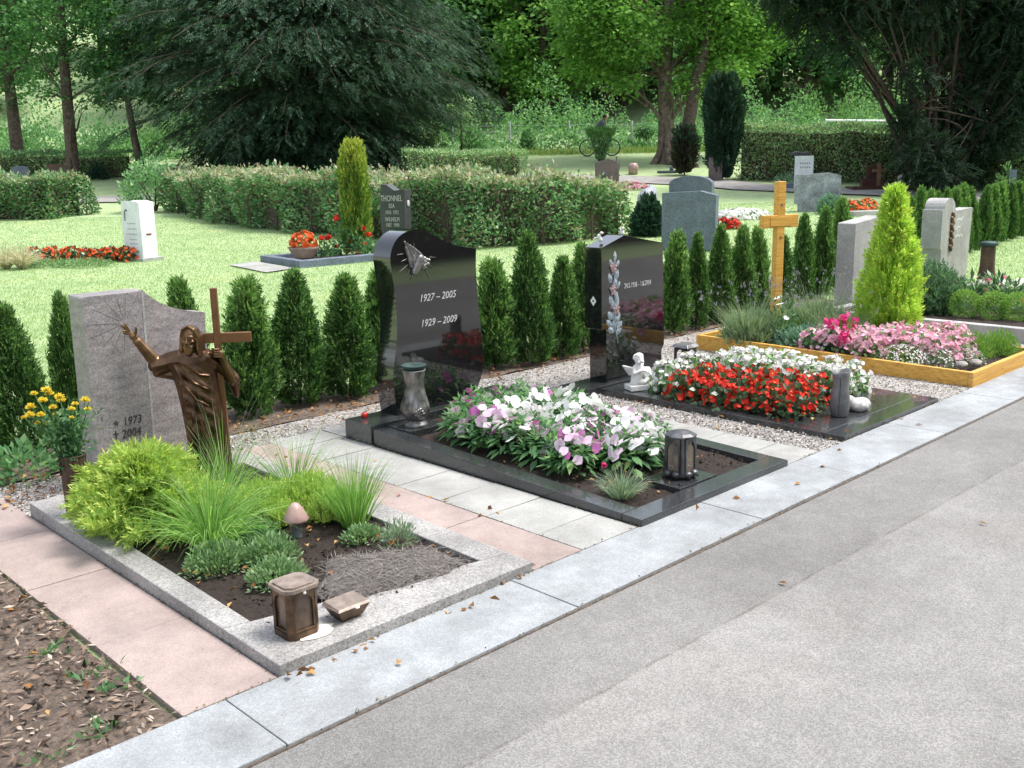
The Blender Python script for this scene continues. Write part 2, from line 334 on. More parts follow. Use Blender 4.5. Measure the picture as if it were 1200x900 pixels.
class MB:
    def __init__(s): s.v = []; s.f = []; s.m = []; s.sm = []
    def add(s, vs, fs, mi=0, smooth=False):
        o = len(s.v); s.v += [tuple(float(a) for a in v) for v in vs]
        s.f += [tuple(i+o for i in f) for f in fs]; s.m += [mi]*len(fs); s.sm += [smooth]*len(fs)
    def box(s, x0, x1, y0, y1, z0, z1, mi=0):
        s.hexa([(x0,y0,z0),(x1,y0,z0),(x1,y1,z0),(x0,y1,z0),(x0,y0,z1),(x1,y0,z1),(x1,y1,z1),(x0,y1,z1)], mi)
    def hexa(s, v, mi=0):
        s.add(v, [(3,2,1,0),(4,5,6,7),(0,1,5,4),(1,2,6,5),(2,3,7,6),(3,0,4,7)], mi)
    def prism(s, poly, a0, a1, axis='y', mi=0, smooth=False):
        """poly: (u,w) outline, counter-clockwise seen from -axis; extruded a0..a1 along axis"""
        n = len(poly)
        def P(u, w, a): return (u, a, w) if axis == 'y' else ((a, u, w) if axis == 'x' else (u, w, a))
        vs = [P(u, w, a0) for u, w in poly]+[P(u, w, a1) for u, w in poly]
        fs = [tuple(range(n)), tuple(range(2*n-1, n-1, -1))]
        s.add(vs, fs, mi)
        s.add(vs, [(i, i+n, (i+1) % n+n, (i+1) % n) for i in range(n)], mi, smooth)
    def tube(s, pts, rad, n=8, mi=0, cap=True, smooth=True, squash=None):
        pts = [np.asarray(p, float) for p in pts]; k = len(pts)
        rad = [rad]*k if not hasattr(rad, '__len__') else rad
        vs = []; up = None
        for i, p in enumerate(pts):
            t = pts[min(i+1, k-1)]-pts[max(i-1, 0)]; t = t/(np.linalg.norm(t)+1e-9)
            if up is None: up = np.array([0,0,1.]) if abs(t[2]) < .9 else np.array([1.,0,0])
            a = np.cross(up, t); a /= np.linalg.norm(a)+1e-9; b = np.cross(t, a); up = b
            for j in range(n):
                th = 2*pi*j/n; vs.append(p+(a*math.cos(th)+b*math.sin(th)*(squash or 1))*rad[i])
        fs = [(i*n+j, i*n+(j+1) % n, (i+1)*n+(j+1) % n, (i+1)*n+j) for i in range(k-1) for j in range(n)]
        s.add(vs, fs, mi, smooth)
        if cap: s.add(vs, [tuple(range(n-1, -1, -1)), tuple(range((k-1)*n, k*n))], mi)
    def lathe(s, prof, n=24, c=(0,0,0), mi=0, smooth=True, fn=None, cap=True):
        vs = []
        for r, z in prof:
            for j in range(n):
                th = 2*pi*j/n; rr = r*(fn(th, z) if fn else 1)
                vs.append((c[0]+rr*math.cos(th), c[1]+rr*math.sin(th), c[2]+z))
        k = len(prof)
        s.add(vs, [(i*n+j, i*n+(j+1) % n, (i+1)*n+(j+1) % n, (i+1)*n+j) for i in range(k-1) for j in range(n)], mi, smooth)
        if cap: s.add(vs, [tuple(range(n-1, -1, -1)), tuple(range((k-1)*n, k*n))], mi)
    def ell(s, c, r, n=14, m=10, mi=0, rot=None, jit=0.):
        vs = []; c = np.asarray(c, float); rot = np.eye(3) if rot is None else np.asarray(rot)
        r = np.array([r]*3 if not hasattr(r, '__len__') else r, float)
        for i in range(m+1):
            ph = pi*i/m
            for j in range(n):
                th = 2*pi*j/n; d = np.array([math.sin(ph)*math.cos(th), math.sin(ph)*math.sin(th), -math.cos(ph)])
                vs.append(c+rot @ (d*r*(1+jit*random.uniform(-1, 1) if 0 < i < m else 1)))
        s.add(vs, [(i*n+j, i*n+(j+1) % n, (i+1)*n+(j+1) % n, (i+1)*n+j) for i in range(m) for j in range(n)], mi, True)
    def cap(s, p0, p1, r0, r1, n=10):
        """closed round-ended limb"""
        p0 = np.asarray(p0, float); p1 = np.asarray(p1, float); d = p1-p0; l = np.linalg.norm(d)+1e-9; d /= l
        pts = []; rad = []
        for a in (-85, -60, -30, 0): pts.append(p0+d*r0*math.sin(R(a))); rad.append(r0*math.cos(R(a)))
        for a in (0, 30, 60, 85): pts.append(p1+d*r1*math.sin(R(a))); rad.append(r1*math.cos(R(a)))
        s.tube(pts, rad, n)
    def build(s, name, mats, parent=None, bevel=0., seg=2, loc=None, rz=0.):
        me = bpy.data.meshes.new(name)
        me.from_pydata(s.v, [], s.f)
        for m in (mats if isinstance(mats, (list, tuple)) else [mats]): me.materials.append(m)
        me.polygons.foreach_set('material_index', s.m); me.polygons.foreach_set('use_smooth', s.sm)
        me.update()
        o = bpy.data.objects.new(name, me); link(o, parent)
        if loc is not None: o.location = tuple(float(a) for a in loc)
        o.rotation_euler = (0, 0, rz)
        if bevel:
            b = o.modifiers.new('bevel', 'BEVEL'); b.width = bevel; b.segments = seg; b.limit_method = 'ANGLE'; b.angle_limit = R(35)
        return o
    def blob(s, name, mat, parent=None, voxel=.004, smooth=3, loc=None, rz=0., disp=None):
        """fuse all closed pieces into one continuous skin"""
        o = s.build(name, mat, None)
        m = o.modifiers.new('remesh', 'REMESH'); m.mode = 'VOXEL'; m.voxel_size = voxel
        if smooth:
            q = o.modifiers.new('smooth', 'SMOOTH'); q.iterations = smooth; q.factor = .5
        dg = bpy.context.evaluated_depsgraph_get()
        me = bpy.data.meshes.new_from_object(o.evaluated_get(dg))
        me.name = name
        old = o.data; o.modifiers.clear(); o.data = me; bpy.data.meshes.remove(old)
        if not me.materials: me.materials.append(mat)
        me.polygons.foreach_set('use_smooth', [True]*len(me.polygons))
        if disp is not None:
            co = np.empty(len(me.vertices)*3); me.vertices.foreach_get('co', co); co = co.reshape(-1, 3)
            no = np.empty(len(me.vertices)*3); me.vertices.foreach_get('normal', no); no = no.reshape(-1, 3)
            co = co+no*disp(co)[:, None]; me.vertices.foreach_set('co', co.ravel()); me.update()
        if parent is not None: o.parent = parent
        if loc is not None: o.location = tuple(float(a) for a in loc)
        o.rotation_euler = (0, 0, rz)
        return o

def npmesh(name, V, nper, mats, mi=None, parent=None, smooth=False):
    """V: (N, nper, 3) loose polygons"""
    V = np.asarray(V, np.float32); N = V.shape[0]
    me = bpy.data.meshes.new(name)
    me.vertices.add(N*nper); me.vertices.foreach_set('co', V.ravel())
    me.loops.add(N*nper); me.loops.foreach_set('vertex_index', np.arange(N*nper, dtype=np.int32))
    me.polygons.add(N); me.polygons.foreach_set('loop_start', np.arange(0, N*nper, nper, dtype=np.int32))
    me.polygons.foreach_set('loop_total', np.full(N, nper, np.int32))
    for m in (mats if isinstance(mats, (list, tuple)) else [mats]): me.materials.append(m)
    if mi is not None: me.polygons.foreach_set('material_index', np.asarray(mi, np.int32))
    me.update(calc_edges=True)
    o = bpy.data.objects.new(name, me); link(o, parent); return o
def unit(a): return a/(np.linalg.norm(a, axis=-1, keepdims=True)+1e-9)
def rdir(n): return unit(rng.normal(size=(n, 3)))
def leafquads(P, D, N, Ln, W, fold=.25, mid=.45):
    D = unit(D); S = unit(np.cross(D, N)); Nn = np.cross(S, D)
    Ln = np.broadcast_to(np.asarray(Ln, float), (len(P),))[:, None]; W = np.broadcast_to(np.asarray(W, float), (len(P),))[:, None]
    a = P; c = P+D*Ln; m = P+D*Ln*mid+Nn*W*fold
    return np.stack([a, m+S*W/2, c, m-S*W/2], 1)
def sprayquads(A, ax, pn, ln, k=5, ang=38, lr=.45, wr=.13, droop=0.):
    """flat fronds: an axis with k pairs of side leaflets and a tip"""
    A = np.asarray(A, float); ax = unit(ax); S = unit(np.cross(ax, pn)); n = len(A)
    ln = np.broadcast_to(np.asarray(ln, float), (n,))
    out = []
    for i in range(k):
        t = .12+.8*i/k; ll = ln*lr*(1.05-.6*t)
        base = A+ax*(ln*t)[:, None]; base[:, 2] -= droop*ln*t*t
        for sg in (1, -1):
            an = R(ang+rng.normal(0, 7)); d = ax*math.cos(an)+S*sg*math.sin(an)
            d = unit(d+rng.normal(0, .12, (n, 3))); d[:, 2] -= droop*t*.8
            out.append(leafquads(base, d, pn, ll, ll*wr/lr*1.6, .1))
    base = A+ax*(ln*.75)[:, None]; base[:, 2] -= droop*ln*.5
    d = ax.copy(); d[:, 2] -= droop*.9
    out.append(leafquads(base, d, pn, ln*lr*.9, ln*wr*1.1, .1))
    out.append(leafquads(A, ax, pn, ln*.85, ln*wr*.5, .05))
    return np.concatenate(out)
def blades(P, D0, ln, w, bend=.6, seg=4):
    """curved grass blades as strips of quads -> (N*seg,4,3)"""
    P = np.asarray(P, float); D = unit(np.asarray(D0, float)); n = len(P)
    ln = np.broadcast_to(np.asarray(ln, float), (n,)); side = unit(np.cross(D, rng.normal(size=(n, 3))))
    out = []; p = P.copy(); wprev = np.full(n, 1.)
    for i in range(seg):
        D = D.copy(); D[:, 2] -= bend*(i+.3)/seg*.75; D = unit(D)
        q = p+D*(ln/seg)[:, None]
        w0 = w*(1-i/seg)**.6; w1 = w*max(0.04, 1-(i+1)/seg)**.6
        out.append(np.stack([p-side*w0/2, p+side*w0/2, q+side*w1/2, q-side*w1/2], 1)); p = q
    return np.stack(out, 1).reshape(-1, 4, 3)
def petals(C, Nrm, r, k=5, w=.95, cup=.12):
    """k-petalled flowers"""
    n = len(C); Nrm = unit(Nrm); a = unit(np.cross(Nrm, rdir(n))); b = np.cross(Nrm, a)
    r = np.broadcast_to(np.asarray(r, float), (n,)); out = []
    for j in range(k):
        th = 2*pi*j/k+rng.uniform(-.15, .15); d = a*math.cos(th)+b*math.sin(th)+Nrm*cup
        out.append(leafquads(np.asarray(C), d, Nrm, r*rng.uniform(.85, 1.1), r*w*1.15, .05, .6))
    return np.concatenate(out)
def boxpts(n, lo, hi): return rng.uniform(lo, hi, (n, 3))

def text(s, x, y, z, size, mat, parent, align='LEFT', shear=0., ext=.0012, sx=1., name='inscription', rot=(pi/2, 0, 0)):
    cu = bpy.data.curves.new('lettering', 'FONT'); cu.body = s; cu.size = size; cu.shear = shear; cu.extrude = ext; cu.align_x = align; cu.resolution_u = 3
    t = bpy.data.objects.new('lettering', cu); COL.objects.link(t)
    dg = bpy.context.evaluated_depsgraph_get()
    me = bpy.data.meshes.new_from_object(t.evaluated_get(dg)); bpy.data.objects.remove(t); bpy.data.curves.remove(cu)
    me.materials.clear(); me.materials.append(mat); me.name = name
    o = bpy.data.objects.new(name, me); link(o, parent); o.location = (x, y, z); o.rotation_euler = rot; o.scale = (sx, 1, 1)
    return o

# ================================================================== SETTING
def setting():
    # one terrain sheet to the horizon, finer near the viewer
    ss = np.concatenate([np.arange(-60, -8, 8), np.arange(-8, 30, 1.), np.arange(30, 70, 2.5), np.arange(70, 200, 8), np.arange(200, 420, 30)])
    ll = np.concatenate([np.arange(-260, -60, 25), np.arange(-60, -24, 4), np.arange(-24, 24, 1.5), np.arange(24, 60, 4), np.arange(60, 261, 25)])
    S_, L_ = np.meshgrid(ss, ll, indexing='ij')
    X = S_*SX+L_*SY; Y = S_*SY-L_*SX
    Z = terrain(X, Y)-.012+np.where(S_ > 70, 1.2*np.sin(S_*.07+L_*.05), 0)
    v = np.stack([X, Y, Z], -1).reshape(-1, 3); nl = len(ll)
    f = [(i*nl+j, i*nl+j+1, (i+1)*nl+j+1, (i+1)*nl+j) for i in range(len(ss)-1) for j in range(nl-1)]
    b = MB(); b.add(v, [q[::-1] for q in f], 0, True)
    tag(b.build('ground', M['lawn']), kind='structure')
    def sheet(name, mat, x0, x1, y0, y1, z, cell=.25, amp=0., cut=None):
        xs = np.linspace(x0, x1, max(2, int((x1-x0)/cell)+1)); ys = np.linspace(y0, y1, max(2, int((y1-y0)/cell)+1))
        b = MB(); n = len(ys)
        vs = [(x, y, z+(amp*(math.sin(x*9.1+y*4)+math.sin(y*11-x*5)) if amp else 0)+(rng.normal(0, amp*.6) if amp else 0)) for x in xs for y in ys]
        b.add(vs, [(i*n+j, (i+1)*n+j, (i+1)*n+j+1, i*n+j+1) for i in range(len(xs)-1) for j in range(n-1)], 0, True)
        return tag(b.build(name, mat), kind='structure')
    sheet('asphalt_path', M['asphalt'], -12, 40, -1.6, 2.28, -.002, 3.)
    sheet('gravel_bed', M['gravel'], 1.16, 10.5, 2.63, 5.5, .0, 1.)
    sheet('mulch_bed', M['mulch'], -5, 1.14, 2.63, 5.9, .004, .07, .006)
    sheet('hedge_soil', M['mulch'], 1.16, 10.5, 5.48, 6.15, .006, .08, .004)
    # flat granite kerb stones with open joints
    b = MB(); js = [-6, -4.7, -3.4, -2.2, -1.1, .1, 1.295, 2.52, 3.766, 4.655, 5.72, 6.8, 7.9, 9.1, 10.3, 11.5, 13, 15, 18, 24, 40]
    for x0, x1 in zip(js, js[1:]):
        dz = rng.uniform(-.0015, .0015)
        b.box(x0+.002, x1-.002, 2.285+rng.uniform(-.002, .002), 2.636, -.1, .012+dz)
    tag(b.build('kerb', M['kerb'], bevel=.003), kind='structure')
    b = MB(); b.box(-6, 40, 2.277, 2.2868, -.05, .0012); tag(b.build('kerb_joint', M['mulch']), kind='structure')
    # paving slabs (two kinds of stone)
    b = MB()
    def slab(x0, x1, y0, y1, mi):
        t = rng.normal(0, .0012, 4)+.012
        g = .0025; x0 += g; x1 -= g; y0 += g; y1 -= g
        b.hexa([(x0,y0,-.05),(x1,y0,-.05),(x1,y1,-.05),(x0,y1,-.05),(x0,y0,t[0]),(x1,y0,t[1]),(x1,y1,t[2]),(x0,y1,t[3])], mi)
    ys = [2.638, 3.28, 3.943, 4.592, 5.25]
    for y0, y1 in zip(ys, ys[1:]): slab(1.155, 1.483, y0, y1, 0)
    ys = [2.638, 3.255, 3.905, 4.55, 5.1]
    for y0, y1 in zip(ys, ys[1:]): slab(2.648, 2.942, y0, y1, 0)
    ys = [2.638, 2.9, 3.237, 3.565, 3.9, 4.235, 4.57, 4.9, 5.15]
    for y0, y1 in zip(ys, ys[1:]): slab(2.942, 3.312, y0, y1, 1)
    for y0, y1 in zip(ys[:6], ys[1:6]): slab(4.556, 4.9, y0, y1, 1)
    for x0, x1 in ((1.9, 2.3), (2.3, 2.648)): slab(x0, x1, 4.88, 5.1, 0)
    for x0, x1 in ((3.32, 3.7), (3.7, 4.1)): slab(x0, x1, 4.9, 5.15, 1)
    tag(b.build('pavement', [M['red_slab'], M['grey_slab']], bevel=.002), kind='structure')
    # far path
    line = [(60, 236), (140, 234), (220, 231), (330, 224), (460, 214), (614, 207.5), (700, 209), (770, 212), (834, 215), (880, 220), (980, 224), (1077, 228), (1180, 236), (1300, 246)]
    P = [at(*q) for q in line]; b = MB(); vs = []
    for i, p in enumerate(P):
        t = P[min(i+1, len(P)-1)]-P[max(i-1, 0)]; n = np.array([-t[1], t[0], 0]); n /= np.linalg.norm(n)
        for k in (-1.0, 1.0):
            q = p+n*k; vs.append((q[0], q[1], float(terrain(q[0], q[1]))+.03))
    b.add(vs, [(2*i, 2*i+2, 2*i+3, 2*i+1) for i in range(len(P)-1)]); tag(b.build('far_path', M['path_far']), kind='structure')
    # short grass on the near part of the lawn
    n = 300000
    s = 7.6+rng.random(n)**1.15*20; l = rng.uniform(-.62, .56, n)*s
    X = s*SX+l*SY; Y = s*SY-l*SX
    ok = ((Y > 6.1) | (X > 10.5)) & (Y > 2.7); ss = s[ok]; X = X[ok]; Y = Y[ok]; n = len(X)
    P = np.stack([X, Y, terrain(X, Y)-.012], 1); D = np.stack([rng.normal(0, .45, n), rng.normal(0, .45, n), np.ones(n)], 1)
    o = npmesh('grass', leafquads(P, D, rdir(n), rng.uniform(.016, .04, n), .0045+.0003*ss, .1), 4, L['lawnblade']); tag(o, 'short mown grass of the cemetery lawn', 'grass', kind='stuff')
setting()

def scatter(name, pts, mat, ln, w, label, cat, flat=.35, fold=.3):
    n = len(pts); D = rdir(n); D[:, 2] *= flat; N = np.tile([0., 0, 1.], (n, 1))+rng.normal(0, .45, (n, 3))
    o = npmesh(name, leafquads(np.asarray(pts, float), D, N, rng.uniform(ln*.6, ln*1.3, n), rng.uniform(w*.6, w*1.3, n), fold), 4, mat)
    return tag(o, label, cat, kind='stuff')
def litter():
    n = 5200; P = boxpts(n, (-1.6, 2.65, .008), (1.13, 5.6, .025)); P[:, 0] = 1.13-(rng.random(n)**1.4)*2.7
    scatter('bark_chips', P, M['chip'], .035, .011, 'loose bark chips covering the bed at the left front corner', 'bark mulch', .25, .15)
    n = 500; P = boxpts(n, (-1.6, 2.65, .01), (1.13, 5.4, .03)); scatter('bark_pieces', P, M['chip'], .05, .02, 'larger torn pieces of bark among the chips at the left front corner', 'bark mulch', .35, .3)
    n = 700; P = boxpts(n, (-1.6, 2.65, .006), (1.13, 5.4, .02)); scatter('soil_clods', P, M['mulch'], .045, .035, 'small clods of soil in the bark covered bed', 'soil', .6, .6)
    Ps = [np.stack([rng.uniform(.2, 9.5, 900), rng.normal(5.55, .16, 900), rng.uniform(.015, .04, 900)], 1)]
    for (x0, x1, y0, y1, z, k) in ((1.6, 2.5, 2.9, 4.4, .06, 70), (3.45, 4.4, 2.75, 3.1, .05, 16), (3.45, 3.7, 2.8, 4.4, .055, 18), (2.66, 3.3, 2.65, 5.1, .012, 14),
                                   (1.2, 7, 2.3, 2.62, .012, 9), (1.5, 2.7, 2.57, 2.625, .012, 16), (4.9, 5.2, 2.65, 4.4, .01, 18), (6.46, 7.04, 2.65, 4.8, .01, 14),
                                   (.2, 1.12, 2.7, 4.6, .035, 40), (-.5, 6, 0, 2.2, .004, 8), (5.2, 6.4, 2.65, 3.1, .045, 12), (3.4, 4.5, 4.9, 5.4, .01, 40), (1.4, 1.9, 4.95, 5.4, .01, 60)):
        Ps.append(boxpts(k, (x0, y0, z), (x1, y1, z+.006)))
    scatter('fallen_leaves', np.concatenate(Ps), L['dead'], .036, .02, 'dry brown and orange leaves lying under the thujas and on the paving', 'fallen leaves', .25, .4)
    E_ = [boxpts(k, (a, c, .008), (b_, d, .016)) for a, b_, c, d, k in ((1.16, 7.04, 2.628, 2.645, 420), (1.135, 1.16, 2.64, 5.2, 160), (1.474, 1.49, 2.64, 4.9, 110), (2.64, 2.655, 2.64, 4.8, 110), (2.935, 2.95, 2.64, 4.9, 70), (3.3, 3.32, 2.64, 4.85, 90), (4.545, 4.56, 2.64, 4.8, 90), (1.3, 5., 2.27, 2.29, 110), (4.89, 4.905, 2.65, 4.2, 70))]
    scatter('edge_dirt', np.concatenate(E_), L['hedgebrown'], .01, .008, 'dark dirt and crumbs gathered along the kerb and slab edges', 'dirt', .4, .4)
    n = 1500; P = np.concatenate([boxpts(700, (1.6, 2.8, .04), (2.5, 4.6, .065)), boxpts(500, (3.43, 2.75, .04), (4.42, 4.5, .06)), boxpts(300, (7.1, 2.7, .05), (8.2, 4.9, .07))])
    scatter('soil_crumbs', P, M['soil'], .02, .014, 'loose dark crumbs of planting soil in the beds', 'soil', .5, .5)
    P = np.concatenate([np.stack([rng.uniform(2.66, 2.68, 80), rng.uniform(2.7, 5, 80), np.full(80, .012)], 1)])
    # small weeds along the slab edge
    n = 130; c = np.array([(1.02, 3.35), (1.05, 3.1), (.95, 2.75), (.8, 2.72), (1.08, 2.95), (.6, 2.9)])[rng.integers(0, 6, n)]
    P = np.concatenate([c+rng.normal(0, .03, (n, 2)), np.full((n, 1), .012)], 1); D = np.stack([rng.normal(0, .8, n), rng.normal(0, .8, n), np.full(n, .8)], 1)
    tag(npmesh('weeds', leafquads(P, D, rdir(n), rng.uniform(.02, .05, n), .012), 4, L['herb']), 'small green weeds sprouting beside the red slabs', 'weeds', kind='stuff')
    # gravel stones with real relief on top of the gravel sheet
    n = 9000
    P = np.concatenate([boxpts(2600, (4.9, 2.65, 0), (5.19, 5.4, .004)), boxpts(1700, (6.46, 2.65, 0), (7.04, 5.4, .004)), boxpts(2200, (1.3, 4.95, 0), (3.3, 5.45, .004)), boxpts(2500, (4.4, 3.95, 0), (7.0, 5.45, .004))])
    scatter('gravel_stones', P, M['gravel_loose'], .016, .013, 'loose pale gravel between the grave borders', 'gravel', .5, .5)
M['gravel_loose'] = leafmat('loose_gravel', (.22, .2, .19), (.42, .4, .375), (.6, .58, .55), 0., .9)
litter()

# ================================================================== GRAVE 1: grey granite border, bronze figure
def slope(y, z0, z1, y0=2.63, y1=4.85): return z0+(z1-z0)*(y-y0)/(y1-y0)
def rail(mb, poly, zf, zb, bottom=-.03):
    """block over a plan quad whose top follows the slope of the grave"""
    mb.hexa([(x, y, bottom) for x, y in poly]+[(x, y, slope(y, zf, zb)) for x, y in poly])
def soil_bed(name, x0, x1, y0, y1, zf, zb, mat=None):
    b = MB(); nx, ny = int((x1-x0)/.05)+2, int((y1-y0)/.05)+2
    vs = []
    for i in range(nx):
        for j in range(ny):
            x = x0+(x1-x0)*i/(nx-1); y = y0+(y1-y0)*j/(ny-1)
            vs.append((x, y, slope(y, zf, zb)+rng.normal(0, .004)+.006*math.sin(x*14)*math.sin(y*12)))
    b.add(vs, [(i*ny+j, (i+1)*ny+j, (i+1)*ny+j+1, i*ny+j+1) for i in range(nx-1) for j in range(ny-1)], 0, True)
    return tag(b.build(name, mat or M['soil']), kind='structure')

def grave1():
    root = empty('grave_border', (0, 0, 0), label='light grey granite border around the grave with the bronze figure', cat='grave border')
    A = dict(zf=.05, zb=.078)
    for poly in ([(1.487, 2.636), (2.642, 2.636), (2.642, 2.77), (1.487, 3.0)],
                 [(1.487, 3.003), (1.585, 2.983), (1.60, 4.68), (1.487, 4.68)],
                 [(2.505, 2.80), (2.642, 2.773), (2.642, 4.68), (2.52, 4.68)],
                 [(1.487, 4.683), (2.642, 4.683), (2.642, 4.85), (1.487, 4.85)]):
        b = MB(); rail(b, poly, **A); b.build('rail', M['granite'], root, bevel=.004)
    soil_bed('planting_soil', 1.57, 2.53, 2.79, 4.7, .028, .055)
    # headstone
    Yf = 4.95
    st = empty('headstone', (2.0, Yf, 0), label='grey multicolour granite headstone with a curved wing behind the bronze figure', cat='headstone')
    def loc(p): return (p[0]-2.0, p[2])
    b = MB(); b.prism([(-.135, 0), (.17, 0), (.19, 1.005), (-.12, 1.005)], 0, .175); b.build('pillar', M['granite_pink'], st, bevel=.01)
    top = [loc(onY(px, py, 5.0)) for px, py in ((242, 366), (228, 365.5), (214, 363), (200, 359.5), (190, 355.5), (180, 349.5), (173, 344), (169, 340))]
    b = MB(); b.prism([(.168, 0), (.525, 0)]+top+[(.189, top[-1][1])], .07, .17, smooth=False)
    b.build('wing', M['granite_wing'], st, bevel=.01)
    b = MB(); b.hexa([(.158, -.0015, .0), (.1695, -.0015, .0), (.1695, .006, .0), (.158, .006, .0), (.178, -.0015, 1.), (.1895, -.0015, 1.), (.1895, .006, 1.), (.178, .006, 1.)]); b.build('edge_highlight', M['palegrey'], st)  # pale strip that paints a highlight along the pillar's right edge
    b = MB(); c = loc(onY(146, 379, Yf))
    for px, py in ((101, 381), (104, 398), (118, 409), (107, 362), (122, 352), (137, 350), (147, 348), (146, 415), (130, 418), (158, 352), (160, 400)):
        e = loc(onY(px, py, Yf)); d = np.array([e[0]-c[0], e[1]-c[1]]); l = np.linalg.norm(d); d /= l; n = np.array([-d[1], d[0]])
        p0 = np.array(c)+d*.025; p1 = np.array(c)+d*l
        b.add([(p0[0]+n[0]*.001, -.0008, p0[1]+n[1]*.001), (p0[0]-n[0]*.001, -.0008, p0[1]-n[1]*.001), (p1[0]-n[0]*.0007, -.0008, p1[1]-n[1]*.0007), (p1[0]+n[0]*.0007, -.0008, p1[1]+n[1]*.0007)], [(0, 1, 2, 3)])
    b.build('engraved_rays', M['dark_letter'], st)
    p = loc(onY(144, 499, Yf)); text('1973', p[0], -.002, p[1], .062, M['dark_letter'], st, shear=.15, sx=.82)
    p = loc(onY(143, 513.5, Yf)); text('2004', p[0], -.002, p[1], .062, M['dark_letter'], st, shear=.15, sx=.82)
    b = MB(); p = loc(onY(136, 496, Yf))
    pts = [(p[0]+.016*(1 if i % 2 == 0 else .42)*math.sin(i*pi/5), p[1]+.016*(1 if i % 2 == 0 else .42)*math.cos(i*pi/5)) for i in range(10)]
    b.prism(pts[::-1], -.003, .002); b.build('engraved_star', M['dark_letter'], st); b = MB(); p = loc(onY(136, 510, Yf))
    b.box(p[0]-.003, p[0]+.003, -.003, .002, p[1]-.022, p[1]+.022); b.box(p[0]-.013, p[0]-.0031, -.003, .002, p[1]+.003, p[1]+.009); b.box(p[0]+.0031, p[0]+.013, -.003, .002, p[1]+.003, p[1]+.009)
    b.build('engraved_cross', M['dark_letter'], st)
grave1()

